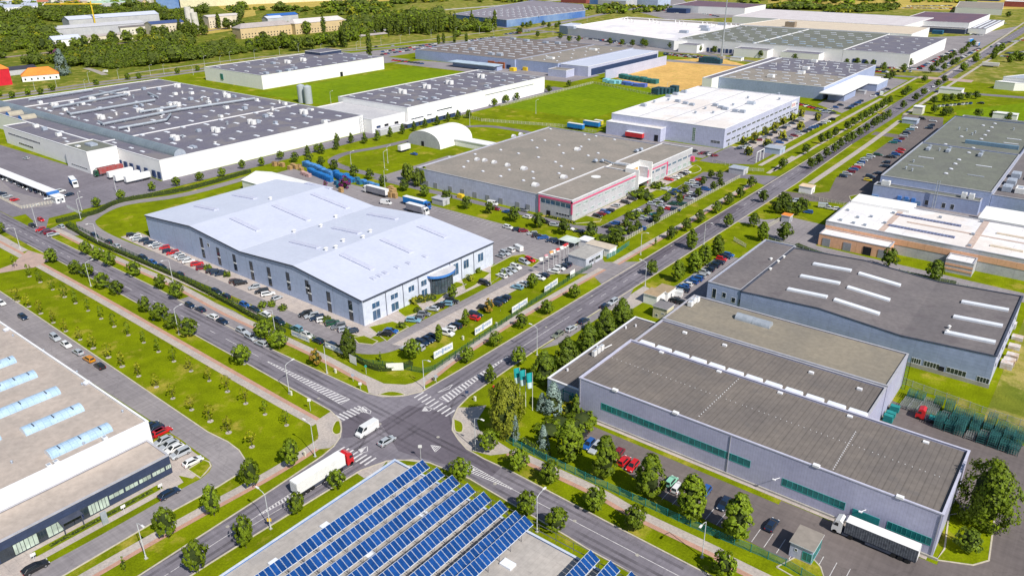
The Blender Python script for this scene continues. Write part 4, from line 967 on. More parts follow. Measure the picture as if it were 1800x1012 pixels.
for x, y in pl('280,715 500,715 455,765 1010,620 1115,620 1230,655 1345,650 1340,690 1465,715 1590,750 1720,755 410,940 310,900 250,880', 12, 0, 0)+pl('65,810 480,850 10,850', 12, 450, 0): unit(r, x, y, 3, 2.6, 2, z, UNITW if R_.random() < .6 else UNITG)
fr_ = random.Random(31)
for i in range(46):
    x, y = fr_.uniform(-600, -395), fr_.uniform(214, 326); k_ = fr_.random()
    if k_ < .5: vent(r, x, y, fr_.uniform(.5, .9), fr_.uniform(1, 2.2), z, UNITW if k_ < .3 else METAL)
    else: unit(r, x, y, fr_.uniform(2, 5), fr_.uniform(1.4, 2.6), fr_.uniform(1, 2), z, UNITG if k_ < .75 else UNITW)
for s in ('490,800 1090,700', '720,870 1250,770', '830,900 1170,840', '370,755 900,660', '560,690 900,620', '1250,770 1790,690', '200,700 650,630', '980,785 1240,745'):
    q = pl(s, 12.2, 0, 0); x = (q[0][0]+q[1][0])/2; duct(r, [(q[0][0], q[0][1], z+1.5), (q[1][0], q[1][1], z+1.5)], .75, METAL, z=z)
for s in ('700,640 860,665', '1170,840 1200,800', '1040,650 1110,680', '730,870 690,850', '500,800 470,780'):
    q = pl(s, 12.2, 0, 0); duct(r, [(q[0][0], q[0][1], z+1.5), (q[1][0], q[1][1], z+1.5)], .6, METAL, z=z)
for i, (x, w_) in enumerate(((-431, 3.0), (-425, 3), (-418.5, 3), (-411, 3), (-403, 3), (-395, 3), (-389.5, 2.6))): pbox(r, 'dock_door', NAVYD, x, x+w_, 190.6, 191.2, .9, 4.4)
x0, z1 = aty(12, 231, 177); x1, z0 = aty(73, 255, 177); win(r, 'y', 177, -541, -495, 6.4, 7.6, n=22); win(r, 'y', 177, -528, -507, 2.0, 3.4, n=8)
win(r, 'y', 174.6, -452, -433, 1.8, 2.6, n=8); pbox(r, 'door', TRIMG, -462, -458, 176.85, 177, 0, 4.4)
win(r, 'x', -429.6, 177, 188, 2.2, 2.9, n=6); unit(r, -444, 184, 7, 4, 1.3, 11.8, UNITG); unit(r, -447, 178, 3, 2, .8, 11.8, UNITW)
for y in (334, 341, 350): pbox(r, 'dock_door', NAVYD if y == 334 else DARK, -378, -377.8, y, y+3.4, .2, 4.2)
b = MB()
for y in (326.5, 330.5):
    for dx in (.3, 2.0): b.cyl(-385.5+dx, y, 0, 11, .1, 5)
for k_ in range(10): b.tube([(-384.5, 326.5 if k_ % 2 else 330.5, k_*1.1), (-384.5, 330.5 if k_ % 2 else 326.5, k_*1.1+1.1)], .1, 4)
b.build('outside_stair', METAL, r)
for i, (x, y) in enumerate(((-503, 371), (-495, 371))):
    b = MB(); b.cyl(x, y, 0, 13, 3.0, 20, 0); b.cyl(x, y, 13, 14, 3.0, 20, 0, .8); o = b.build('silo', mat('silo_metal', (.50, .54, .60), (.44, .48, .55), .3, .35, metal=.2, seams=(('z', 1.5, .08, .85),)))
    tag(o, ('ribbed grey silo, the left one of a pair behind the huge factory', 'ribbed grey silo, the right one of a pair behind the huge factory')[i], 'silo', 'silos behind the factory')
# twin long halls behind it
def dark_hall(label, x0, x1, y0, y1, h, nx, ny, units):
    r = bld('dark_roof_hall', label, 'industrial hall', rect(x0, x1, y0, y1), h, WWH, RNAVY, par=.4); z = h-.4
    for i in range(nx):
        for j in range(ny): skylight(r, x0+(x1-x0)*(i+.5)/nx+(j % 2)*3, y0+(y1-y0)*(j+.5)/ny, 5.5, 1.4, z, h=.5)
    for x, y in units: 
        b = MB()
        for d_ in (-2, 2): b.prism([(x+d_+1.8*math.cos(a*PI/4), y+1.8*math.sin(a*PI/4)) for a in range(8)], z, z+2.8)
        b.box(x-3, y-1.2, z, x+3, y+1.2, z+1.3); b.build('cooling_unit', UNITW, r)
    return r
r = dark_hall('long white hall with dark blue roof, nearer one beside the mown lawn', -446, -375.5, 360.2, 515, 12.1, 5, 11, pl('1030,645 1200,610 1360,580 1580,535', 13, 450, 0))
win(r, 'x', -375.5, 363, 375, 3.4, 4.4, n=4); win(r, 'x', -375.5, 378, 383, 3.6, 4.6, n=2); win(r, 'x', -375.5, 440, 500, 8.2, 8.8, n=12); win(r, 'x', -375.5, 388, 404, 5, 6, n=5)
for x, y in pl('1090,705 1150,695 1190,690 1250,685 1620,600 1740,565', 12.5, 450, 0): unit(r, x, y, 3.4, 2.2, 1.1, 11.7, UNITG)
pbox(r, 'wall_canopy', NAVYD, -375.4, -370.5, 336, 396, 0, 3.4) if 0 else None
r = dark_hall('long white hall with dark blue roof, farther one behind the twin silos', -665, -578, 388, 527, 11.6, 4, 9, pl('330,420 220,435', 12.5, 450, 0))
pbox(r, 'door', DARK, -578, -577.8, 472, 475, 0, 4); 
for x, y in pl('120,445 270,480 160,505 225,495 680,415 70,515', 12, 450, 0): unit(r, x, y, 5, 3, 1.8, 11.2, UNITG)
pbox(r, 'glass_entrance', GTEAL, -640, -636, 387.6, 388, 3, 8); shell(r, rect(-664, -640, 500, 527), 14, WNAVY, RNAVY)
r = bld('service_building', 'low grey service building beside the row of conical trees', 'service building', rect(-374, -369, 329, 349), 3.6, WGRY, roofm('grey_service_roof', (.5, .5, .52), (.4, .4, .43)))
r = thing('bicycle_shed', 'long white roofed shed with navy bays along the nearer dark roofed hall', 'shed', (-374, 352, 0))
pbox(r, 'shed_roof', TRIMW, -374, -369.5, 353, 405, 3.0, 3.3, True); pbox(r, 'shed_back', WWH, -374, -373.8, 353, 405, 0, 3)
b = MB()
for y in range(354, 404, 6): b.box(-370.3, y, .1, -370, y+4.6, 2.6)
b.build('shed_bay', NAVYD, r)
# tunnel tent
r = thing('tunnel_hall', 'white arched fabric hall standing on the lawn between the drives', 'arched hall', (-327, 339, 0))
b = MB(); n = 16; x0, x1 = -340.5, -313.6; yy = (325.5, 354.5); P = [((x0+x1)/2+math.cos(PI*i/n)*(x1-x0)/2, 9.2*math.sin(PI*i/n)**.7) for i in range(n+1)]
for i in range(n): b.poly([(P[i][0], yy[0], P[i][1]), (P[i+1][0], yy[0], P[i+1][1]), (P[i+1][0], yy[1], P[i+1][1]), (P[i][0], yy[1], P[i][1])][::-1])
b.build('fabric_roof', mat('tunnel_fabric', (.84, .83, .78), (.78, .78, .76), .1), r)
b = MB(); b.poly([(x, yy[0], z) for x, z in P][::-1]); b.build('end_wall', WGRY, r); b = MB(); b.poly([(x, yy[1], z) for x, z in P]); b.build('end_wall', WGRY, r)
pbox(r, 'door', DARK, -329, -327, 325.3, 325.5, 0, 3); pbox(r, 'link_roof', TRIMW, -313.5, -273.8, 338, 346, 3.4, 3.9, True); pbox(r, 'link_wall', WWH, -313.2, -274, 338.3, 345.7, 0, 3.4)
# ==== halls in the upper middle =============================================================
r = bld('brown_roof_hall', 'brown roofed hall with rows of pale skylights beside the dense car park', 'industrial hall', rect(-604, -470, 596, 737), 9.5, WSILV2, roofm('brown_felt_roof', (.20, .165, .155), (.17, .145, .14)), par=.4, trim=TRIMG)
shell(r, rect(-469.8, -421, 598, 735), 9.5, WSILV2, RTAUP, par=.4, trim=TRIMG)
for iy in range(8):
    for ix in range(8): skylight(r, -592+ix*15+(iy % 2)*3, 612+iy*15, 8, 1.8, 9.1, h=.5)
for x, y in pl('270,410 570,350', 10, 900, 0): unit(r, x, y, 8, 4, 2, 9.1, UNITW)
for x, y in pl('830,520 1040,570 1130,580 1270,410 1410,430 1610,450 1740,455', 10, 690, 0, 5.987): unit(r, x, y, 6, 4, 2.2, 9.1, UNITG)
for iy in range(5): 
    for ix in range(3): dome(r, -462+ix*15, 612+iy*24, 1, 9.1)
for x in (-520, -500, -480): pbox(r, 'loading_door', NAVYD, x, x+5, 595.8, 596, 0, 4)
r = bld('silver_shed', 'silver roofed shed with open side between the taupe roof and the tan field', 'shed', rect(-419.5, -389, 600, 730), 9.0, WSILV, RPALE, par=.2)
pbox(r, 'open_side', NAVYD, -389, -388.8, 605, 728, .5, 6.5)
b = MB(); b.box(-367.4, 594, 0, -366.6, 706, 8.5); tag(b.build('screen_wall', WSILV), 'long silver screen wall between the silver shed and the tan field', 'wall')
r = thing('lean_to_shed', 'long lean-to with pale blue roof in front of the brown roofed hall', 'shed', (-520, 575, 0)); pbox(r, 'shed_roof', mat('pale_blue_roof', (.45, .55, .66)), -537, -478, 574, 588, 4.6, 5.2, True); pbox(r, 'shed_wall', WSILV2, -536, -479, 580, 588, 0, 4.6)
r = bld('small_grey_block', 'small flat grey block in front of the taupe roofed warehouse beside yellow bins', 'outbuilding', [(-422, 584), (-402, 584), (-402, 597), (-422, 597)], 6.4, WSILV, RTAUP, par=.3)
r = bld('pale_roof_hall', 'very wide hall with white roof beyond the middle road', 'industrial hall', [(-600, 874), (-412, 808.5), (-334, 857), (-400, 1030), (-606, 1036)], 10, WWH, roofm('bright_white_roof', (.80, .76, .76), (.72, .68, .70), spots=(.02, .55, (.55, .55, .62), .6)), par=.4)
for i in range(20): vent(r, -590+i*10, 1000-(i % 4)*8, .8, 3, 9.6, UNITW)
for x, y in pl('1360,210 1210,225 1480,170 1350,190 420,195', 11, 900, 0): unit(r, x, y, 10, 6, 3, 9.6, UNITG)
pbox(r, 'dark_roof_field', RTAUP, -600, -400, 1010, 1029, 9.65, 9.75)
shell(r, [(-618, 880), (-600, 874), (-606, 915), (-622, 915)], 10.5, WSILV2, RPALE)
r = bld('skylit_warehouse', 'very wide warehouse with grey and dark blue skylit roofs beyond the grey hall', 'warehouse', rect(-411, -232.5, 816, 986), 12, WWH, RGREN, par=.4)
shell(r, rect(-232.2, -171.2, 816, 972), 12, WWH, RNAVY, par=.4)
rb = mat('light_blue_panel', (.35, .52, .72), (.55, .66, .8), .1)
for iy in range(9):
    for ix in range(9):
        x, y = -402+ix*19+(iy % 2)*6, 826+iy*17; skylight(r, x, y, 6, 1.8, 11.6, h=.6, m=rb if (ix > 3 and iy < 5) else POLY)
for iy in range(5):
    for ix in range(4): skylight(r, -226+ix*15+(iy % 2)*4, 828+iy*30, 3, 2, 11.6, h=.6)
pbox(r, 'roof_divider', TRIMW, -325, -324, 817, 985, 11.6, 12.2)
for i, (a, b_) in enumerate(((-402, -380), (-338, -302), (-288, -250))): shell(r, rect(a, b_, 800, 815.8), 8, WWH, RNAVY, par=.3)
for i in range(9): pbox(r, 'dock_door', NAVYD, -376+i*4.4, -373+i*4.4, 815.7, 816, 0, 4.5)
for i in range(5): pbox(r, 'dock_door', NAVYD, -298+i*2, -296.6+i*2, 815.7, 816, 0, 4.5) if 0 else None
for i in range(3): pbox(r, 'dock_door', NAVYD, -222+i*9, -218+i*9, 815.7, 816, 0, 4.5)
r = bld('cream_roof_hall', 'wide hall with cream roof behind the very wide skylit warehouse', 'industrial hall', [(-415, 990), (-210, 988), (-210, 1075), (-400, 1090)], 12.5, WWH, RCREAM, par=.3); unit(r, -352, 1000, 12, 8, 6, 12.2, mat('brown_unit', (.3, .24, .18)))
shell(r, [(-470, 1095), (-240, 1080), (-235, 1215), (-480, 1240)], 12.5, WWH, roofm('dusty_white_roof', (.62, .58, .60), (.55, .5, .52)), par=.3)
r = bld('wine_roof_hall', 'hall with wine red roof in the upper right corner of the estate', 'industrial hall', rect(-268, -183, 1165, 1315), 12, WWH, RWINE, par=.4); shell(r, rect(-240, -183, 1146, 1164.6), 6, WNAVY, RPURP); shell(r, rect(-182, -162, 1160, 1300), 6, WWH, RNAVY)
for i in range(3): pbox(r, 'skylight', POLY, -179+i*6, -177+i*6, 1170, 1290, 5.7, 6.4)
r = bld('blue_banner_hall', 'white shop hall with blue banners behind the wine red roofed hall', 'shop hall', px('1679,25 1685,26 1756,27 1763,12 1695,10')[0:0] or pts('1310,95 1640,110 1650,60 1340,50', 1350, 0), 9, WWH, RTAUP)
r = bld('distant_white_hall', 'distant white hall with grey purple roof beyond the wide pale roof', 'industrial hall', [(-651, 1262), (-600, 1256), (-520, 1258), (-520, 1345), (-664, 1380)], 11, WWH, RWINE, par=.4)
pbox(r, 'blue_store', NAVYD, -650, -614, 1240, 1256, 0, 7)
r = bld('distant_blue_hall', 'large grey roofed hall with blue walls behind the poplar row', 'industrial hall', [(-863, 938), (-728, 905), (-722, 1100), (-800, 1210), (-940, 1250)], 10, mat('bright_blue_wall', (.07, .16, .42), (.20, .30, .5), .03), roofm('violet_grey_roof', (.25, .23, .27), (.22, .2, .24)), par=.4)
q = 0
for iy in range(8):
    for ix in range(11): skylight(r, -850+ix*12+(iy % 2)*5-iy*1.5, 955+iy*24, 4.5, 2.2, 9.6, h=.7)
# ==== white parapet hall with vaulted roof lights (south west) =============================
r = bld('vault_light_hall', 'beige roofed hall with pale blue vaulted roof lights and low navy office front', 'industrial hall', rect(-330, -163.4, -60, 65.7), 9.5, WWH, RROSE, par=.5)
for s in ('0,506;-120,560 90,480', '0,506;-60,700 235,580', '0,506;-150,930 390,690', '0,506;150,990 565,815', '0,759;330,140 760,-60', '0,759;-300,120 -20,0'):
    t, q = s.split(';'); tx, ty = map(float, t.split(',')); q = pl(q, 10.2, tx, ty); x = (q[0][0]+q[1][0])/2
    v = barrel(r, x, (q[0][1]+q[1][1])/2, 1.9, abs(q[1][1]-q[0][1]), 9.0, 'y', POLYB, 'skylight_vault', 8, .75, TRIMW)
    b = MB(); n = 3
    for i in range(n):
        y = q[0][1]+(q[1][1]-q[0][1])*(i+.5)/n; b.box(x-.2, y-.12, 10.42, x+1.4, y+.12, 10.5)
    b.build('vent_flap', TRIMD, v)
for x, y in pl('345,235 395,210 735,40', 9.6, 0, 759): unit(r, x, y, 1.3, 1.0, .9, 9.0, UNITW)
for x, y in pl('305,435 540,585 575,670 860,860 90,330', 9.5, 0, 506)+pl('80,205 585,75', 9.5, 0, 759): vent(r, x, y, .2, .5, 9.0, UNITG)
for x, y in pl('65,280 630,650', 9.5, 0, 506): dome(r, x, y-.8, .9, 9.0)
shell(r, rect(-163.2, -153.5, -60, 64.4), 5.0, WNAVY, RROSE, par=.15, trim=TRIMG)
def wq(x0, y0, x1, y1, n, gl=GGRN, z0=None, z1=None):
    a, _ = atx(x0/4, 759+y0/4, -153.5); b_, _ = atx(x1/4, 759+y1/4, -153.5); return win(r, 'x', -153.5, a, b_, z0, z1, n=n, gl=gl, fr=FRD)
for a, b_ in ((770, 880), (885, 980), (982, 1070), (1075, 1165), (1170, 1210)): wq(a, 480-(a-770)*.5, b_, 440-(b_-880)*.55, 3, z0=1.5, z1=2.7)
for a, b_, g in ((580, 650, GGRN), (655, 720, GGRN), (470, 575, GLASS), (390, 468, GLASS), (280, 388, GGRN), (215, 275, GLASS), (120, 212, GGRN), (40, 118, GGRN), (-60, 38, GLASS)): wq(a, 700-(a*.5), b_, 680-b_*.5, 3, g, z0=.2, z1=2.9)
win(r, 'x', -153.5, -40, 14, .2, 2.9, n=24, fr=FRD, gl=GGRN)
p0, _ = atx(410/4, 759+650/4, -153.5); p1, _ = atx(560/4, 759+570/4, -153.5)
b = MB(); b.box(-153.4, p0, 2.9, -151.6, p1, 3.1, bottom=True)
for y in (p0+.2, p1-.4): b.box(-151.9, y, .1, -151.7, y+.2, 2.9)
b.build('entrance_canopy', TRIMD, r)
sheet('footpath', PAVE, rect(-153.4, -146.5, 25.5, 33), .060)
for s, lb in (('745,645', 'grey information pillar on the grass strip before the navy office front'),):
    x, y = pl(s, 0, 0, 759)[0]; b = MB(); b.box(x-.15, y-.6, .1, x+.15, y+.6, 3.2); tag(b.build('sign_pillar', METAL), lb, 'sign pillar')
for i, s in enumerate(('1135,415', '875,565', '245,905')):
    x, y = pl(s, 0, 0, 759)[0]; b = MB(); b.cyl(x, y, 0, 1.3, .05, 6); b.box(x-.05, y-.5, 1.3, x+.05, y+.5, 2.0, bottom=True)
    tag(b.build('parking_sign', UNITW), 'small white parking sign on the strip, %s from the building corner' % ordn(i+1), 'sign', 'parking signs before the navy office')

# ==== hall with solar rows (front) =========================================================
SH = 7.2
r = bld('solar_roof_hall', 'flat grey hall with blue trim carrying rows of tilted blue solar panels', 'industrial hall', rect(-108.6, -20, -20, 93.2), SH, mat('blue_wall', (.06, .2, .5), (.05, .16, .42)), roofm('light_grey_felt_roof', (.46, .42, .39), (.38, .35, .33), (('x', 1.2, .08, .88), ('y', 5, .1, .9)), spots=(.2, .58, (.33, .31, .30), .5)), par=.3, trim=mat('pale_blue_coping', (.42, .50, .66), (.58, .6, .66), .6))
for i, s in enumerate(('500,665', '140,925', '1185,580', '810,865', '1770,925')):
    x, y = pl(s, SH, 450, 759)[0]; b = MB(); b.box(x-1.3, y-.9, SH-.3, x+1.3, y+.9, SH+.15); b.build('skylight', POLY, r)
sf = MB(); steel = mat('dark_steel', (.10, .10, .13))
def frame_bar(a, b_, rr=.07): sf.tube([a, b_], rr, 4)
PAN = mat('solar_cell', (.006, .046, .19), (.010, .062, .24), 1.5, .18, obj_space=False, grime=.05)
PAN.node_tree.nodes['Principled BSDF'].inputs['Specular IOR Level'].default_value = .45
_nt = PAN.node_tree; _b = _nt.nodes['Principled BSDF']; _l = _b.inputs['Base Color'].links[0].from_socket; _oi = N(_nt, 'ShaderNodeObjectInfo')
_nt.links.new(mixc(_nt, 1.0, _l, N2(_nt, math_(_nt, 'MULTIPLY_ADD', _oi.outputs['Random'], .4, .75)), 'MULTIPLY'), _b.inputs['Base Color'])
PFR = mat('panel_frame', (.62, .68, .78))
prow = []
def prow_(i, x, y1, y0, deep=1, lab=None):
    t = thing('solar_panel_row', lab or 'row of tilted blue solar panels on the flat grey roof, %s from the left' % ordn(i+1), 'solar panels', (x, y0, SH), group='solar panel rows')
    s = MB(); pw = 1.16; n = int((y1-y0)/pw); H1, H0, Wd = 10.0, 8.75, 2.15
    for k_ in range(n):
        ya = y1-(k_+1)*pw
        for dd in range(deep):
            xa, xb = x+dd*(Wd+.08), x+dd*(Wd+.08)+Wd; za, zb = H1-dd*.02, H0-dd*.02
            b = MB(); e_ = .035
            b.poly([(xa, ya+e_, za), (xb, ya+e_, zb), (xb, ya+pw-e_, zb), (xa, ya+pw-e_, za)], 1)
            fx, fz = (xb-xa)*.028, (za-zb)*.028
            b.poly([(xa+fx, ya+.07, za-fz+.012), (xb-fx, ya+.07, zb+fz+.012), (xb-fx, ya+pw-.07, zb+fz+.012), (xa+fx, ya+pw-.07, za-fz+.012)], 0)
            b.poly([(xa, ya+pw-e_, za-.05), (xb, ya+pw-e_, zb-.05), (xb, ya+e_, zb-.05), (xa, ya+e_, za-.05)], 1)
            if k_ < 96//deep: b.build('panel', [PAN, PFR], t)
            else: s2.append(b)
    for k_ in range(0, int((y1-y0)/3.3)+1):
        y = y1-.3-k_*3.3; s.tube([(x+.15, y, SH-.3), (x+.15, y, H1-.12)], .05, 4); s.tube([(x+Wd*deep-.1, y, SH-.3), (x+Wd*deep-.1, y, H0-.1)], .05, 4); s.tube([(x+.15, y, H1-.15), (x+Wd*deep-.1, y, SH)], .04, 4)
        s.tube([(x+.15, y, H1-.15), (x+.15, y-3.1, SH)], .04, 4)
    s.tube([(x+.15, y1, H1-.15), (x+.15, y0, H1-.15)], .05, 4); s.tube([(x+Wd-.15, y1, H0-.1), (x+Wd-.15, y0, H0-.1)], .05, 4)
    s.build('support_frame', steel, t)
s2 = []
for i in range(6): prow_(i, -100.9+4.35*i, 94.4, 34+3.1*i)
prow_(6, -74.8, 93.9, 50, 2, 'double deep row of solar panels bordering the bare part of the roof')
for i in range(7, 9): prow_(i, -70.6+4.35*(i-7)+.0, 94.4-20*(i-7)-24, 60+3*(i-7)) if 0 else None
for i, x in enumerate((-57.3, -53.0, -48.7)): prow_(7+i, x, 93.9, 60+i*3, 1, 'short solar panel row at the right end of the grey roof, %s of three' % ordn(i+1))
for y in [93.6-3.3*k_ for k_ in range(0, 15)]: frame_bar((-101, y, SH+.75), (-72, y, SH+.75), .06)
frame_bar((-101, 93.8, 9.6), (-46, 93.8, 9.6), .06); frame_bar((-101, 93.8, 8.0), (-46, 93.8, 8.0), .1)
for x in range(-101, -45, 4): frame_bar((x, 93.8, SH), (x, 93.8, 9.6), .05)
sf.build('roof_steelwork', steel, r)

# ==== small buildings =======================================================================
def hut(name, label, cat, base, L, W, h, wm, rm, rz=0, trim=TRIMW, over=.25, group=None, door=True, windows=()):
    x, y = base; t = thing(name, label, cat, (x, y, 0), group=group)
    b = MB(); b.obox(x, y, 0, L, W, h, rz); b.build('wall', wm, t)
    b = MB(); b.obox(x, y, h+.01, L+2*over, W+2*over, .22, rz, 0, 1, bottom=True); b.build('roof', [trim, rm], t)
    if door:
        pbox(t, 'door', DOORG, x+L/2, x+L/2+.05, y-.5, y+.5, .05, 2.1)
    for (ax, a0, a1, z0, z1, n) in windows:
        if ax == 'x': win(t, 'x', x+L/2, y+a0, y+a1, z0, z1, n=n)
        else: win(t, 'y', y-W/2, x+a0, x+a1, z0, z1, n=n)
    return t
GRF = roofm('gatehouse_roof', (.40, .38, .36), (.34, .33, .32)); BRF = roofm('brown_cabin_roof', (.42, .30, .18), (.34, .26, .17))
x, y = pts('500,850', 900, 253)[0]
t = hut('gatehouse', 'grey flat roofed gatehouse with blue shaded wall beside the flags', 'gatehouse', (x-1.5, y+4), 8, 12, 3.6, mat('gatehouse_wall', (.55, .58, .66)), GRF, windows=(('x', -4, 4, 1, 2.4, 5),))
hut('switch_cabin', 'square white cabin beside the long container hut by the yard entrance', 'cabin', at(1030, 432), 4.2, 4.5, 3, WWH, TRIMW)
hut('container_hut', 'long white container hut with beige roof and dark door panels by the road', 'hut', at(1056, 444), 11, 5, 3.2, WWH, roofm('beige_hut_roof', (.55, .47, .38), (.48, .42, .35)), windows=(('y', -5, -3, .3, 2.4, 2), ('y', -2, 0, .3, 2.4, 2), ('y', 1, 3, .3, 2.4, 2)))
t = thing('cycle_shelter', 'light roofed cycle shelter standing in the asphalt yard near the container hut', 'cycle shelter', (*at(1003, 430), 0)); x, y = at(1003, 432)
pbox(t, 'shelter_roof', mat('shelter_roof', (.6, .66, .62)), x-4, x+4, y-3, y+3, 2.7, 2.85, True); b = MB()
for a in (-3.8, 0, 3.6):
    for c in (-2.8, 2.6): b.box(x+a, y+c, 0, x+a+.15, y+c+.15, 2.7)
for i in range(7): b.tube([(x-3+i, y-1, 0), (x-3+i, y-1, .9), (x-3+i, y+1, .9), (x-3+i, y+1, 0)], .05, 4)
b.build('rack', METAL, t)
hut('transformer_cabin', 'white transformer cabin with brown flat roof, left one of the pair', 'cabin', at(1149, 530), 5, 5.5, 3.4, WWH, BRF, group='transformer cabins'); hut('transformer_cabin', 'white transformer cabin with brown flat roof, right one of the pair', 'cabin', at(1168, 522), 5, 5.5, 3.2, WWH, BRF, group='transformer cabins')
t = hut('meter_house', 'small cream house with grey roof standing alone on the lawn by the annexe', 'utility house', at(1165, 556), 5, 4.6, 4, mat('cream_wall', (.72, .66, .46)), roofm('grey_hut_roof', (.24, .22, .24), (.2, .19, .2)), windows=(('y', -1.6, -.6, .6, 1.5, 1), ('y', .6, 1.6, 2, 2.5, 1)))
t = hut('guard_kiosk', 'grey guard kiosk with teal framed corner windows by the warehouse gate', 'kiosk', (-28.6, 128.6), 4.4, 5.6, 3.5, WSILV, RTAUP, door=False); x, y = -28.6, 128.6
win(t, 'x', x+2.2, y-2.7, y+2.6, .5, 2.6, n=4, fr=FRT, gl=GTEAL); win(t, 'y', y-2.8, x+.3, x+2.1, .5, 2.6, n=2, fr=FRT, gl=GTEAL); win(t, 'y', y-2.8, x-1.3, x-.7, 1.8, 2.5)
t = hut('guard_hut', 'white guard hut beside the car park barrier at the left edge', 'guard hut', at(103, 355), 5.5, 4, 3.2, WWH, TRIMW, windows=(('x', -1.5, 1.5, 1, 2.2, 3), ('y', -2.4, 2.4, 1, 2.2, 4)))
t = thing('carport', 'long car park canopy with white roof and navy front at the left edge', 'carport', (-480, 138, 0))
pbox(t, 'canopy_roof', TRIMW, -560, -402, 140.5, 145.5, 3.1, 3.4, True); pbox(t, 'canopy_back', NAVYD, -560, -402, 145.3, 145.6, 0, 3.1); pbox(t, 'canopy_edge', TRIMB, -402, -399.5, 140.5, 145.5, 2.2, 3.3, True)
b = MB()
for x in range(-558, -402, 6): b.box(x, 141, 0, x+.2, 141.2, 3.1)
b.build('post', METAL, t)
for s, lb, nm, L_, W_, h_, wm, rm in (
        ('1590,205', 'low grey gate building under the trees beside the silver office hall', 'gatehouse', 8, 6, 3, WGRY, UNITG),
        ('1630,195', None, None, 0, 0, 0, 0, 0),):
    if lb: x, y = pts(s, 900, 253)[0]; hut(nm, lb, 'gatehouse', (x, y), L_, W_, h_, wm, rm)
for s, tx, ty, L_, W_, h_, lb, wm, rm in (
        ('45,60', 1350, 253, 9, 8, 3.2, 'pale blue gatehouse with flat roof beside the avenue crossing', mat('pale_blue_wall', (.42, .50, .66)), UNITG),
        ('1285,655', 1350, 0, 16, 10, 3.6, 'flat white kiosk building on the grass beyond the avenue', WWH, TRIMG),
        ('1055,800', 1350, 0, 6, 7, 5, 'cream gate cabin on the right side of the avenue', mat('cream_cabin', (.7, .68, .58)), TRIMW),
        ('1000,865', 1350, 0, 9, 7, 2.6, 'pale blue low shelter beside the cream gate cabin', MATS['pale_blue_wall'], UNITG),
        ('1660,850', 1350, 0, 14, 6, 5, 'white container building behind the olive roofed hall', WWH, TRIMW),
        ('650,660', 1350, 0, 7, 5, 2.6, 'small grey pavilion on the lawn below the white canopy', WGRY, METAL),
        ('270,340', 1350, 253, 6, 5, 3.2, 'white gate cabin with peach roof beside the avenue barrier', WWH, roofm('peach_roof', (.75, .55, .36), (.65, .5, .36))),
        ('130,545', 1350, 253, 3.6, 3.6, 3, 'tiny grey guard box with orange roof at the right entrance', WGRY, RTILE),
        ('1580,425', 900, 0, 12, 7, 3, 'small white block at the corner of the tan field', WWH, UNITG),
        ('820,895', 450, 0, 9, 8, 3.5, 'grey glazed shelter beside the conical tree row', WGRY, UNITG),
        ('1300,420', 450, 253, 7, 4.5, 2.8, 'pale container hut on the lawn strip by the blue truck', WGRY, TRIMG),
        ('1080,320', 900, 253, 4, 4, .6, 'low white utility cover on the verge by the car park', WGRY, TRIMG)):
    x, y = pts(s, tx, ty)[0]; hut('small_building', lb, 'small building', (x, y), L_, W_, h_, wm, rm, trim=TRIMW if rm is not TRIMW else TRIMG)
r = bld('angular_showroom', 'angular building with slanting white wing and blue glass on the right', 'showroom', [(-84, 742), (-60, 738), (-40, 760), (-62, 782)], 9, WWH, UNITG, par=.3)
shell(r, [(-88, 735), (-74, 733), (-66, 738), (-84, 741.5)], 6, WWH, WWH, par=.2)
shell(r, [(-58, 735), (-30, 728), (-10, 760), (-40, 770)], 11, MATS['bright_blue_wall'], UNITG, par=.3)

# ==== top of the picture: older town =========================================================
def gable(name, label, cat, cx, cy, L, W, h, hr, wm, rm, rz=0, group=None, wins=0, hip=0.0):
    t = thing(name, label, cat, (cx, cy, 0), group=group); c, s = math.cos(rz), math.sin(rz)
    def T(a, b_, z): return (cx+c*a-s*b_, cy+s*a+c*b_, z)
    b = MB(); b.obox(cx, cy, 0, L, W, h, rz, top=False) if 0 else b.obox(cx, cy, 0, L, W, h, rz)
    if not hip:
        for e_ in (-1, 1): b.poly([T(e_*L/2, -W/2, h), T(e_*L/2, W/2, h), T(e_*L/2, 0, h+hr)])
    b.build('wall', wm, t); o = .5; b = MB(); q = L/2+o; k_ = L/2*(1-hip)+(o if not hip else 0)
    b.poly([T(-q, -W/2-o, h+.02), T(q, -W/2-o, h+.02), T(k_, 0, h+hr+.1), T(-k_, 0, h+hr+.1)]); b.poly([T(q, W/2+o, h+.02), T(-q, W/2+o, h+.02), T(-k_, 0, h+hr+.1), T(k_, 0, h+hr+.1)])
    if hip: b.poly([T(q, -W/2-o, h+.02), T(q, W/2+o, h+.02), T(k_, 0, h+hr+.1)]); b.poly([T(-q, W/2+o, h+.02), T(-q, -W/2-o, h+.02), T(-k_, 0, h+hr+.1)])
    b.build('roof', rm, t)
    for fl in range(wins):
        n = int(L/4.5)
        for i in range(n):
            a = -L/2+L*(i+.5)/n; g = MB(); z0 = 1.2+fl*3.4
            g.poly([T(a-.7, -W/2-.05, z0), T(a+.7, -W/2-.05, z0), T(a+.7, -W/2-.05, z0+1.7), T(a-.7, -W/2-.05, z0+1.7)]); g.build('window', GLASS, t)
        n = int(W/4)
        for i in range(n):
            a = -W/2+W*(i+.5)/n; g = MB(); z0 = 1.2+fl*3.4
            g.poly([T(L/2+.05, a-.7, z0), T(L/2+.05, a+.7, z0), T(L/2+.05, a+.7, z0+1.7), T(L/2+.05, a-.7, z0+1.7)]); g.build('window', GLASS, t)
    return t
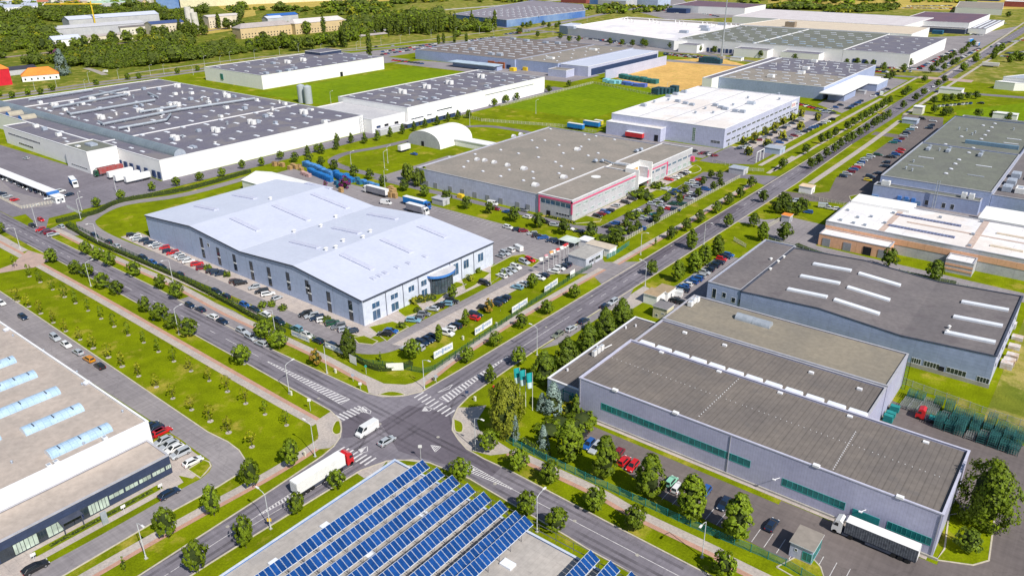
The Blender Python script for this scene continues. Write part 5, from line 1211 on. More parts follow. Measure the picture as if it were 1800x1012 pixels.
GR2 = roofm('weathered_roof', (.42, .37, .36), (.36, .32, .31)); PR2 = roofm('pale_pink_roof', (.62, .56, .54), (.54, .5, .5)); BLR = roofm('navy_tile_roof', (.06, .09, .22), (.05, .08, .2)); TER = roofm('terracotta_roof', (.42, .17, .10), (.34, .14, .09))
YW = mat('ochre_wall', (.62, .47, .26), (.55, .42, .25))
# px, py of centre bottom, size, rotation: facades follow the railway
q = lambda s, k_=4, tx=0, ty=0: pts(s, tx, ty, k_)[0]
rzr = math.radians(84)
gable('railway_house', 'long ochre house with grey hipped roof, left of the two railway houses', 'house', *q('60,255', 4, 450), 78, 22, 13, 5, YW, GR2, rzr, 'ochre railway houses', 2, .2)
gable('railway_house', 'ochre house with pale roof and raised middle, right of the two railway houses', 'house', *q('430,225', 4, 450), 80, 22, 14, 5, YW, PR2, rzr, 'ochre railway houses', 2, .1)
gable('grey_shed', 'long grey metal shed beside the railway under the yellow crane', 'shed', *q('1290,480', 7.5), 120, 26, 14, 3, WGRY, roofm('metal_shed_roof', (.5, .5, .53), (.46, .46, .5)), rzr)
gable('pale_shed', 'long pale shed with white roof behind the grey railway shed', 'shed', *q('1500,365', 7.5), 130, 30, 16, 4, WGRY, RPALE, rzr)
gable('white_workshop', 'white workshop with dark roof and square windows by the railway', 'workshop', *q('990,235'), 60, 20, 10, 3, mat('plaster_wall', (.72, .68, .60)), RPURP, rzr, None, 2)
gable('blue_roof_block', 'cream block with blue roof at the right end of the railway sheds', 'house', *q('1170,235'), 46, 24, 14, 3, mat('cream_plaster', (.70, .62, .50)), BLR, rzr, None, 3)
gable('low_depot', 'low cream depot with dark gates in front of the grey railway shed', 'depot', *q('730,290'), 70, 14, 7, 2, MATS['cream_plaster'], GR2, rzr, None, 1)
gable('white_tent', 'small white tent shed beside rubble heaps and the railway', 'tent', *q('870,600', 7.5), 32, 20, 8, 4, WWH, RPALE, rzr)
gable('villa', 'white villa with bright orange hipped roof at the left edge', 'villa', *q('290,560'), 30, 16, 5, 6, WWH, RTILE, math.radians(70), None, 1, .45)
gable('red_sign_house', 'red walled shop with orange roof cut by the left edge', 'shop', *q('-25,600'), 22, 16, 14, 3, mat('red_wall', (.62, .02, .04)), RTILE, math.radians(84), None, 0, .3)
b = MB(); x, y = q('20,560'); 
gable('dark_shed', 'dark low roofed shed behind the red walled shop', 'shed', *q('110,520'), 34, 20, 5, 2, WGRY, roofm('black_roof', (.05, .05, .07), (.04, .04, .06)), rzr)
gable('cream_block', 'cream industrial block with pink wall between poplars', 'factory block', *q('1560,190'), 50, 26, 16, 2, MATS['cream_plaster'], PR2, rzr, None, 3)
for i, s in enumerate(('1345,230', '1365,228', '1385,240')):
    x, y = q(s); b = MB(); b.cyl(x, y, 0, 34-i*3, 5, 12, 0, 4.4); tag(b.build('concrete_silo', mat('silo_concrete', (.66, .63, .58))), 'pale concrete tower silo behind poplars, %s of the cluster' % ordn(i+1), 'silo', 'concrete silos by the railway')
gable('platform_shed', 'long open platform shed with pale roof among trees, nearer one', 'shed', *q('750,275', 4, 450), 70, 14, 4, 1.5, GF, GR2, rzr, 'platform sheds')
gable('platform_shed', 'long open platform shed with white roof among trees, farther one', 'shed', *q('930,235', 4, 450), 80, 14, 4, 1.5, GF, PR2, rzr, 'platform sheds')
gable('garden_shed', 'white roofed shed beside the right ochre railway house', 'shed', *q('555,280', 4, 450), 40, 14, 4, 2, WGRY, RPALE, rzr)
gable('blue_roof_shed', 'shed with bright blue roof behind the ochre railway houses', 'shed', *q('180,150', 4, 450), 50, 20, 9, 3, WGRY, roofm('bright_blue_roof', (.03, .13, .42), (.03, .11, .38)), rzr)
gable('white_roof_store', 'white roofed store left of the bright blue roofed shed', 'shed', *q('120,170', 4, 450), 26, 18, 9, 3, WGRY, RPALE, rzr)
bld('long_cream_factory', 'very long cream factory with blue glazed end at the top edge', 'factory', px('318,14 700,-4 640,-22 300,0'), 14, MATS['cream_wall'], RCREAM, par=.3); bld('blue_glass_block', 'blue glazed block at the end of the long cream factory', 'office block', px('277,17 316,15 316,0 284,2'), 20, MATS['bright_blue_wall'], RNAVY, par=.3)
bld('white_roof_works', 'white roofed works with wavy roof at the upper left edge', 'factory', px('-60,30 70,22 66,10 -80,14'), 11, WWH, RPALE, par=.3); bld('green_roof_works', 'long low works with mint green roof behind the wood', 'factory', px('160,14 240,9 236,3 158,8'), 7, WGRY, roofm('mint_roof', (.45, .62, .48), (.4, .56, .44)), par=.3)
rr = random.Random(11); TC = [('terracotta roof', TER), ('grey roof', GR2), ('dark roof', RPURP), ('pink grey roof', PR2)]
hs = [(x, y) for x, y in ((8, 6), (28, 8), (40, 3), (62, 7), (75, 9), (92, 5), (104, 10), (118, 6), (130, 12), (146, 9), (158, 4), (172, 7), (186, 5), (205, 3), (222, 7), (238, 5), (100, 19), (112, 22), (140, 18), (88, 17), (128, 21), (250, 9), (262, 5))]
for i, (x, y) in enumerate(hs):
    nm, m_ = TC[i % 4]; gable('town_house', 'small town house with %s, %s from the left in the distant town' % (nm, ordn(1+sorted(hs).index((x, y)))), 'house', *at(x, y), rr.uniform(16, 26), rr.uniform(11, 15), rr.uniform(5, 8), 4, MATS['plaster_wall'] if i % 3 else YW, m_, rr.choice((0, 1.4, .7)), 'houses of the distant town')
for i, (x, y, L_, W_, h_, wm, rm, lb) in enumerate(((1055, 8, 40, 14, 12, MATS['bright_blue_wall'], UNITG, 'blue store block at the top edge beside the grey store'), (1085, 12, 60, 40, 12, WGRY, UNITG, 'pale grey store block at the top edge between blue stores'), (1130, 9, 90, 50, 12, MATS['pale_blue_wall'], MATS['light_blue_panel'], 'light blue store with banner walls at the top edge'),
        (1015, 5, 60, 30, 9, mat('maroon_wall', (.30, .08, .07)), TER, 'maroon walled block at the top edge beyond the crossroads'), (1795, 12, 50, 30, 9, MATS['maroon_wall'], WWH, 'maroon block with white sign at the upper right corner'), (1690, 0, 130, 30, 9, NAVYD, RNAVY, 'long navy block at the top edge on the right'))):
    x, y = at(x, y); bld('store_block', lb, 'store', [(x-L_/2, y-W_/2), (x+L_/2, y-W_/2), (x+L_/2, y+W_/2), (x-L_/2, y+W_/2)], h_, wm, rm, par=.3)
t = thing('tower_crane', 'yellow tower crane with long jib standing by the railway shed', 'crane', (*q('1275,400', 7.5), 0)); x, y = q('1275,400', 7.5)
b = MB(); b.cyl(x, y, 0, 40, 1.0, 4); b.build('mast', YEL, t); b = MB(); b.tube([(x+14, y+9, 36), (x-60, y-40, 36)], .8, 4); b.tube([(x, y, 44), (x-40, y-27, 36.4)], .3, 4); b.build('jib', YEL, t)
t = thing('lattice_mast', 'tall slim steel mast beside the dark stacks on the tan field', 'mast', (*at(1268, 104), 0)); x, y = at(1268, 104); b = MB(); b.cyl(x, y, 0, 60, 1.0, 6, 0, .4); b.build('mast', METAL, t); b = MB(); b.box(x-3, y-3, 0, x+3, y+3, 3); b.build('base_block', CONC, t)
# ==== vehicles ================================================================================
def paint_mat():
    m, nt, b, out = nodes_of('car_paint'); oi = N(nt, 'ShaderNodeObjectInfo'); nt.links.new(oi.outputs['Color'], b.inputs['Base Color'])
    b.inputs['Roughness'].default_value = .28; b.inputs['Coat Weight'].default_value = .6; b.inputs['Coat Roughness'].default_value = .08; b.inputs['Metallic'].default_value = .15
    return m
CARP = paint_mat(); CGL = glass_mat('car_glass', (.02, .025, .03), .05); TYRE = mat('tyre', (.02, .02, .022)); RIM = mat('rim', (.45, .45, .48), rough=.3, metal=.6)
LAMPW = mat('headlight_lens', (.75, .76, .78), rough=.15); LAMPR = mat('tail_light_lens', (.45, .02, .02), rough=.2)
def car_proto(kind):
    """length along +x; body, windows, wheels, lights are parts"""
    S = {'sedan': (4.5, 1.76, 1.42, [(-.90, .0), (-.62, 1), (.10, 1), (.52, 0)], .90, .98), 'hatchback': (3.95, 1.70, 1.46, [(-1.0, 0), (-.86, 1), (.12, 1), (.55, 0)], .90, .92),
         'estate': (4.6, 1.78, 1.46, [(-1.0, 0), (-.90, 1), (.12, 1), (.50, 0)], .90, .92), 'SUV': (4.5, 1.84, 1.68, [(-1.0, 0), (-.9, 1), (.16, 1), (.52, 0)], 1.02, 1.06),
         'van': (5.1, 1.92, 2.15, [(-1.0, 0), (-.99, 1), (.50, 1), (.80, 0)], 1.10, 1.10)}[kind]
    L, Wd, Ht, cab, hood, deck = S; hl, hw = L/2, Wd/2
    r = thing(kind.lower()+'_car' if kind != 'van' else 'delivery_van', None, None)
    prof = [(-hl, .30), (-hl-.03, .55), (-hl+.02, deck-.08), (-hl+.12, deck), (cab[0][0]*hl, deck), (cab[3][0]*hl, hood), (hl-.35, hood-.14), (hl-.06, hood-.30), (hl, .55), (hl-.02, .28)]
    b = MB(); sl = [(-hw, .93, .06), (-hw+.09, 1, 0), (hw-.09, 1, 0), (hw, .93, .06)]; n = len(prof)
    for y, k, dz in sl:
        for x, z in prof: b.v.append((x*k if abs(x) > hl*.8 else x, y, z-dz*(z > .6)+dz*(z < .4)))
    for s in range(3):
        for i in range(n): j = (i+1) % n; b.f.append([s*n+i, s*n+j, (s+1)*n+j, (s+1)*n+i]); b.m.append(0)
    b.f.append(list(range(n))[::-1]); b.f.append([3*n+i for i in range(n)]); b.m += [0, 0]
    c = [(x*hl, (hood if i == 3 else deck) if t == 0 else Ht) for i, (x, t) in enumerate(cab)]; tw = hw-.30 if kind != 'van' else hw-.14; bw = hw-.10
    k = len(b.v)
    for sgn in (-1, 1):
        for i, (x, z) in enumerate(c): b.v.append((x, sgn*(bw if i in (0, 3) else tw), z))
    for i in range(3): b.f.append([k+i, k+i+1, k+5+i, k+4+i]); b.m.append(0)
    b.f.append([k, k+3, k+2, k+1]); b.f.append([k+4, k+5, k+6, k+7]); b.m += [0, 0]
    o = b.build('body', CARP, r); o['paint'] = 1
    bev = o.modifiers.new('bevel', 'BEVEL'); bev.width = .045; bev.segments = 2; bev.limit_method = 'ANGLE'
    g = MB()
    def q(P, d): 
        P = [Vector(p) for p in P]; nrm = (P[1]-P[0]).cross(P[2]-P[0]).normalized(); cc = sum(P, Vector())/4
        if nrm.dot(cc-Vector((0, 0, .6))) < 0: nrm = -nrm; P = P[::-1]
        g.poly([cc+(p-cc)*d+nrm*.03 for p in P])
    V = [Vector(v) for v in b.v[k:k+8]]
    q([V[2], V[3], V[7], V[6]], .86)
    g.build('windscreen', CGL, r)
    if kind != 'van': g = MB(); q([V[0], V[1], V[5], V[4]], .84); g.build('rear_window', CGL, r)
    for s in (0, 4):
        g = MB()
        a, b1, c1, d1 = V[s], V[s+1], V[s+2], V[s+3]
        if kind == 'van': mid = c1+(b1-c1)*.22; midb = d1+(a-d1)*.30; q([midb+Vector((0, 0, .35)), mid, c1, d1+(c1-d1)*.25], .84)
        else: q([a, b1, c1, d1], .86)
        g.build('side_window', CGL, r)
    for x in (-hl*.62, hl*.64):
        for s in (-1, 1):
            w = MB(); w.tube([(x, s*(hw-.2), .32), (x, s*(hw+.01), .32)], .32, 12); wo = w.build('wheel', TYRE, r)
            if kind: 
                w = MB(); w.tube([(x, s*(hw+.0), .32), (x, s*(hw+.025), .32)], .19, 8); w.build('rim', RIM, wo)
    for s in (-1, 1):
        w = MB(); w.box(hl-.16, s*(hw-.42), hood-.42, hl+.012, s*(hw-.08), hood-.26, bottom=True); w.build('headlight', LAMPW, r)
        w = MB(); w.box(-hl-.04, s*(hw-.30), deck-.32, -hl+.1, s*(hw-.06), deck-.12, bottom=True); w.build('tail_light', LAMPR, r)
    return r
PR = {k: car_proto(k) for k in ('sedan', 'hatchback', 'estate', 'SUV', 'van')}
for i, k in enumerate(PR): PR[k].location = (-3000-i*8, -900, 0)
bpy.context.view_layer.update(); KIDS = kids()
CC = {'w': ('white', (.82, .82, .82)), 's': ('silver', (.46, .49, .53)), 'g': ('grey', (.19, .20, .22)), 'k': ('black', (.018, .018, .022)), 'n': ('dark navy', (.012, .03, .07)), 'b': ('blue', (.02, .11, .38)), 'l': ('pale blue', (.20, .38, .50)),
      'r': ('red', (.62, .015, .02)), 'm': ('maroon', (.24, .012, .03)), 't': ('teal', (.01, .20, .20)), 'y': ('yellow', (.75, .58, .02)), 'o': ('orange', (.66, .27, .01)), 'e': ('dark green', (.02, .09, .05)), 'M': ('mint green', (.28, .62, .45)), 'G': ('olive grey', (.20, .22, .17)), 'u': ('brown', (.10, .06, .05))}
crnd = random.Random(21); KK = ['sedan', 'hatchback', 'estate', 'SUV']
COUNT = {'n': 0}
usedproto = set(); FAR = MB(); NCAR = [0]
def put_car(x, y, rz, c, label, group, kind=None, z=.06):
    kind = kind or crnd.choices(KK, (3, 4, 3, 2))[0]
    nm = CC[c]; lab = label.replace('%C', nm[0]).replace('%K', {'SUV': 'SUV', 'van': 'van', 'estate': 'wagon', 'sedan': 'saloon', 'hatchback': 'hatchback'}[kind])
    o = dup(PR[kind], KIDS, (x, y, z), rz, 1.06, label=lab, group=group, col=nm[1]); o['category'] = 'van' if kind == 'van' else 'car'
    NCAR[0] += 1
    return o
def cars(spec, tx, ty, k, rz, row, group='parked cars', rnd=.03, kinds=None, z=.06, frm='left', flip=.5):
    """spec 'x,y,c ...' survey points of the car centres"""
    L = []
    for w in spec.split():
        a = w.split(','); L.append((tx+float(a[0])/k, ty+float(a[1])/k, a[2], a[3] if len(a) > 3 else None))
    L.sort(key=lambda t: t[0])
    for i, (u, v, c, kd) in enumerate(L):
        x, y = at(u, v, .7); kd = {'V': 'van', 'S': 'sedan', 'H': 'hatchback', 'E': 'estate', 'U': 'SUV', None: None}[kd]
        put_car(x, y, rz+crnd.gauss(0, rnd)+(PI if crnd.random() < flip else 0), c, ('%%C %%K, %s from %s %s' % (ordn(i+1), frm, row)) if len(L) > 1 else '%C %K '+row, group, kd, z)
PY = PI/2; TXA = 0
FB = MB(); FCI = dict(w=0, s=1, k=2, n=2, r=3, m=3, b=4, t=4, l=4, g=5, y=0, u=2)
def row(p, q_, cs, rz, desc, group='parked cars', **k):      # evenly spaced row between two survey points
    a, b_ = at(*p), at(*q_); n = len(cs)
    for i, c in enumerate(cs):
        if c == '.': continue
        t = i/(n-1); x, y = a[0]+(b_[0]-a[0])*t, a[1]+(b_[1]-a[1])*t
        if p[1] < 190:                       # too small in the photo to tell apart: part of the far car parks
            FB.obox(x, y, .2, 4.4, 1.8, .7, rz, FCI.get(c, 2)); FB.obox(x-.2, y, .9, 2.4, 1.5, .5, rz, 2); continue
        put_car(x+crnd.gauss(0, .12), y+crnd.gauss(0, .12), rz+crnd.gauss(0, .03)+(PI if crnd.random() < .5 else 0), c, '%%C %%K, %s from left %s' % (ordn(i+1), desc), group)
hallrow = 'in the row along the pale gabled hall'
L0 = '925,637,k 952,652,w 972,668,s 1010,675,n 1052,692,n 1085,707,w 1115,717,s 1155,727,r 1180,750,n 1213,762,r 1242,778,s 1265,790,w 1292,802,s 1325,822,w 1385,840,r 1425,868,m 1492,890,k 1525,900,n 1550,910,n 1652,962,u 1692,975,k'
sp = [(float(a)/4, 253+float(b_)/4, c) for a, b_, c in (w.split(',') for w in L0.split())]+[(447, 504, 's'), (460, 511, 'k'), (471, 516, 'w')]+[(450+a/4, 506+b_/4, c) for a, b_, c in ((350, 182, 'k'), (392, 192, 's'), (430, 208, 'n'), (468, 222, 'w'), (540, 245, 'e'), (580, 268, 'g'), (622, 288, 's'), (668, 303, 'n'))]
cars(' '.join('%f,%f,%s' % s for s in sp), 0, 0, 1, PY-.45, hallrow)
cars('107,398,s 166,413,n 191,424,n 205,432,s 252,453,n 269,461,b 285,469,n 314,481,n 381,512,n 397,520,n 430,535,b 447,543,n 466,552,w 491,565,n 522,577,l 540,588,w 559,598,n 581,606,n', 0, 0, 1, 0, 'beside the hedge along the hall drive')
cars('334,536,n 352,543,n 374,556,w 391,564,n 426,581,s,E 441,592,s,E 459,603,s,E', 0, 0, 1, 0, 'in the lay-by of the main road')
cars('72,386,r 57,396,k', 0, 0, 1, 0, 'standing on the kerb near the upper left crossing'); cars('71,403,r 79,406,n 87,408,m 93,412,s', 0, 0, 1, PY-.2, 'in the upper left lay-by')
cars('2,532,w 40,556,n 97,593,s 116,605,w 137,618,s 156,630,o 175,642,k,S', 0, 0, 1, 0, 'along the drive beside the young tree lawn')
cars('267,747,n 271,753,n 275,762,m 285,758,r 286,774,s,S 297,781,s,S 306,788,w,S 317,796,s,U 339,810,w,S', 0, 0, 1, PY, 'in the bays by the navy office corner')
cars('297,866,n,S', 0, 0, 1, PY, 'parked before the navy office front, farther one'); cars('62,996,k,S', 0, 0, 1, PY, 'parked before the navy office front, nearer one')
cars('680,774,s,S', 0, 0, 1, PY, 'driving across the middle of the junction'); 
v = put_car(*at(646, 760), PY+PI, 'w', 'white %K with dark windows driving through the junction', None, 'van', .03); v.scale = (1.25, 1.15, 1.2)
cars('981,587,G,S 1004,577,s,S 1026,563,n,S 1064,537,n,H 1077,530,s,E', 0, 0, 1, PY, 'in the avenue lay-by beside the round trees')
cars('1022,765,k 1035,780,b,H 1047,786,s,E 1086,797,m 1097,809,r,H 1112,818,r,H 1180,845,M,H 1191,856,w,H 1239,864,b,H 1273,884,n,S', 0, 0, 1, PY+.05, 'in the teal fenced car park')
cars('727,562,l,E 735,557,g 746,551,g 760,542,s 771,537,k 784,533,l 794,529,k', 0, 0, 1, PY/2*.8-.2, 'in the bays by the curved glass entrance'); cars('676,586,k 687,581,b', 0, 0, 1, PY/2*.8-.2, 'in the corner bay of the gabled hall')
cars('715,612,s 734,610,s 742,601,n 752,596,n 761,591,n 786,585,w 791,577,w 800,572,n 832,558,r 836,552,n 850,541,k 872,533,n 880,527,n 888,522,n 909,504,l 918,499,w,U 949,488,w,H 955,483,n 973,476,w 984,471,w 990,467,n 996,464,n', 0, 0, 1, PY/2*.8-.5, 'in the row along the bannered fence')
cars('852,497,k,U', 0, 0, 1, 0, 'alone in the pale bay by the entrance lawn'); cars('882,484,w,E 891,479,s 899,474,s 907,469,w,U', 0, 0, 1, PY/2-.9, 'in the pale bay right of the entrance lawn'); cars('922,460,s 932,456,r', 0, 0, 1, PY/2-.9, 'on the lawn end by the zebra stripes')
cars('880,449,s 888,444,s 896,439,w', 0, 0, 1, PY/2-.9, 'by the yard corner of the gabled hall'); cars('910,437,w,V', 0, 0, 1, -.2, 'parked at the yard corner of the gabled hall')
cars('910,403,n 920,405,m 936,410,s 944,414,k 954,417,b 970,422,n 981,424,n', 0, 0, 1, PY/2, 'along the lawn strip of the asphalt yard'); cars('926,381,w 959,390,k 976,395,s 1000,401,w 1018,406,n 894,399,w 921,369,g 872,367,m 891,372,b', 0, 0, 1, .1, 'on the drive south of the pink trimmed hall', rnd=.1)
cars('1050,379,k 1056,375,m 1064,372,b 1071,369,n 1082,361,s 1100,355,k 1111,349,k 1176,315,r 1187,312,w 1194,309,w 1201,305,k 1208,302,w', 0, 0, 1, .05, 'before the pink trimmed office front')
cars('670,580,k 722,555,b 840,495,m 885,470,w 985,420,s 1030,400,s 1125,350,n 1155,328,b 1245,285,s 1280,268,w 1315,250,r', 900, 253, 4, PY/2-.6, 'in the inner row of the shrubbed car park')
cars('750,602,w 788,612,s 905,515,s 937,527,s 968,532,n 1000,495,t 1055,437,s 1082,446,w 1113,455,r 1150,460,n 1175,372,n 1217,375,r 1250,380,s 1265,350,w 1305,302,s 1340,310,n 1370,318,b 1130,418,e 1195,425,e 905,592,b', 900, 253, 4, PY/2-.6, 'in the fence side row of the shrubbed car park')
cars('1525,778,b 1500,790,n 1475,807,r 1450,830,n 1415,852,n 1385,880,n 1355,900,s 1320,925,s 1298,945,b 1265,965,b 1230,985,w 1205,1000,b 1180,1012,b', 900, 253, 4, .1, 'in the row between trees and the dark roofed warehouse')
cars('1145,45,w,V 1160,90,k 1205,105,k 1165,22,s 1200,12,n', 900, 506, 4, .15, 'near the brown roofed transformer cabins')
cars('190,400,s 235,408,k 190,457,e 283,477,b 395,440,s,V 435,450,w,H 490,457,w,H', 1350, 253, 4, .2, 'at the salmon banded hall entrance', rnd=.2)
cars('530,225,n 557,208,s 580,192,m 602,176,b 620,162,r 642,146,w 655,130,b 675,112,s 700,98,s 722,86,s', 1350, 253, 4, .2, 'in the left row beside the olive roofed hall')
cars('705,252,y 720,230,n 770,205,n 820,155,n 832,128,n 845,90,k 880,90,n 900,72,b 925,55,r 940,38,r 775,75,e', 1350, 253, 4, .1, 'in the shaded row beside the olive roofed hall')
cars('880,1000,t 910,990,b 935,975,m 955,955,s 975,935,n 1000,910,l 1025,895,w 1130,900,n 1150,880,n 1160,850,s 1085,835,k', 1350, 0, 4, .2, 'in the upper car park of the olive roofed hall')
row((1651, 188), (1706, 183), 'wsnwsnwsb', PY, 'beyond the lawn behind the olive roofed hall'); cars('1495,725,k', 1350, 0, 4, 0, 'alone on the bend behind the olive roofed hall')
row((1304, 262), (1408, 211), 'snkmsnksnsnks', .2, 'before the silver office hall front'); row((1371, 252), (1428, 226), 'bnsmsnnb', .2, 'in the outer row of the silver office car park')
row((1490, 192), (1513, 179), 'nbnbn', .2, 'before the grey block hall canopy'); row((1404, 184), (1464, 200), 'mrwrmgsbsn', .9, 'at the far end of the silver office hall')
cars('1275,50,k 1335,65,m 1365,65,k 1395,75,w 1427,80,m 1590,30,n 1615,25,s 1660,20,w', 900, 253, 4, .9, 'on the cross street by the silver office hall')
row((1432, 224), (1462, 212), 'bnswk', .2, 'at the far end of the silver office car park')
row((1440, 203), (1478, 186), 'nswbn', .2, 'on the bay strip right of the yellow trees'); row((1535, 170), (1560, 158), 'wbsn', .2, 'beyond the small truck at the hall gate'); row((1525, 125), (1600, 127), 'nswkrnbs', PY, 'along the hedge below the dark blue skylit roof')
row((5, 313), (78, 342), 'nswnsnksnnw', PY, 'under the edge of the long carport'); cars('2,340,n 12,345,s 25,351,r 85,348,w 106,336,w 121,342,n', 0, 0, 1, PY, 'near the guard hut of the factory car park'); cars('46,278,s,H', 0, 0, 1, .3, 'parked beside the huge factory lawn')
row((672, 97), (765, 82), 'nrbsnbrwnnsrbnwsnrbn', PY/2, 'in the dense staff car park, nearer line'); row((673, 92), (766, 78), 'bwnrsbnnrwsnbrnsw', PY/2, 'in the dense staff car park, farther line')
row((692, 107), (742, 113), 'mrrnrkennb', PY/2, 'behind the far dark roofed hall'); row((826, 72), (868, 66), 'wsrwbswsns', PY/2, 'beyond the brown roofed hall')
cars('1105,68,b 1240,365,w', 690, 0, 6, 0, 'on the far street beyond the brown roofed hall') if 0 else None
row((1351, 98), (1486, 113), 'nsrwnbsn.kwrsnbn', PY, 'along the middle road before the skylit warehouse')
cars('790,720,w 465,640,n', 900, 253, 4, 0, 'x y') if 0 else None
cars('1755,340,w', 900, 253, 4, PY, 'driving down the avenue near the shrubbed car park'); cars('1125,640,w 1165,610,w', 1350, 0, 4, PY, 'driving on the far avenue by the crossing')
cars('795,795,y', 1350, 0, 4, .3, 'crossing the avenue near the round trees'); cars('1570,328,t 1605,325,k', 1350, 0, 4, PY, 'on the far end of the avenue')
cars('845,330,k 960,323,s', 450, 0, 4, PY, 'on the far dual carriageway'); cars('1110,70,b', 450, 253, 4, 0, 'parked beside the box truck on the oval lawn'); cars('915,415,w,V', 450, 253, 4, .3, 'half hidden behind a tree in the yard'); cars('740,505,w,V', 0, 0, 4, .3, 'on the dirt track below the wood')
# far car parks: too many and too small to tell apart
frnd = random.Random(4)
def farrow(p, q_, n, rz=0.0):
    a, b_ = at(*p), at(*q_)
    for i in range(n):
        t = i/max(1, n-1); x, y = a[0]+(b_[0]-a[0])*t+frnd.gauss(0, .3), a[1]+(b_[1]-a[1])*t+frnd.gauss(0, .3); c = frnd.choice((0, 0, 1, 2, 2, 3, 4, 5, 1))
        FB.obox(x, y, .2, 4.4, 1.8, .7, rz, c); FB.obox(x-.2, y, .9, 2.4, 1.5, .5, rz, 2 if frnd.random() < .6 else c)
for a, b_, n in (((1005, 67), (1107, 76), 26), ((1050, 72), (1107, 80), 16), ((1170, 95), (1250, 103), 34), ((1170, 97), (1250, 105), 30), ((1277, 91), (1320, 94), 12), ((1525, 120), (1617, 122), 26), ((1617, 120), (1677, 89), 26), ((1645, 125), (1720, 87), 26), ((1587, 15), (1675, 16), 30), ((1595, 12), (1672, 11), 30), ((1642, 54), (1725, 63), 20), ((1755, 78), (1797, 72), 8), ((1770, 95), (1800, 92), 8), ((1762, 100), (1798, 103), 10), ((1725, 52), (1765, 42), 12), ((1160, 18), (1190, 24), 12), ((1236, 25), (1262, 30), 7), ((820, 74), (860, 69), 14), ((1080, 23), (1160, 8), 14), ((890, 61), (930, 56), 8), ((1490, 125), (1560, 128), 14)): farrow(a, b_, n, .3)
o = FB.build('distant_parked_cars', [mat('far_car_%d' % i, c) for i, c in enumerate(((.75, .75, .76), (.4, .43, .46), (.03, .04, .06), (.45, .02, .03), (.03, .09, .25), (.14, .15, .17)))])
tag(o, 'hundreds of tiny parked cars filling the far car parks beyond the halls', 'cars', kind='stuff')
# the prototypes themselves take a place in the scene
def use_proto(kind, px_, py_, rz, c, label):
    x, y = at(px_, py_, .7); o = PR[kind]; o.location = (x, y, .06); o.rotation_euler = (0, 0, rz); tag(o, label, 'van' if kind == 'van' else 'car', 'parked cars')
    for ch in KIDS[o.name]:
        if ch.get('paint'): ch.color = (*CC[c][1], 1)
use_proto('sedan', 1357, 921, PY, 'n', 'dark navy saloon parked against the back of the guard kiosk'); use_proto('hatchback', 487, 523, PY, 's', 'silver hatchback beside the small carport of the gabled hall'); use_proto('estate', 1186, 512, .3, 'g', 'grey estate car behind the brown roofed transformer cabins')
use_proto('SUV', 1163, 531, .2, 'k', 'black SUV beside the right transformer cabin'); use_proto('van', 866, 358, .2, 'w', 'white van with roof bars near the grey hall loading doors') 

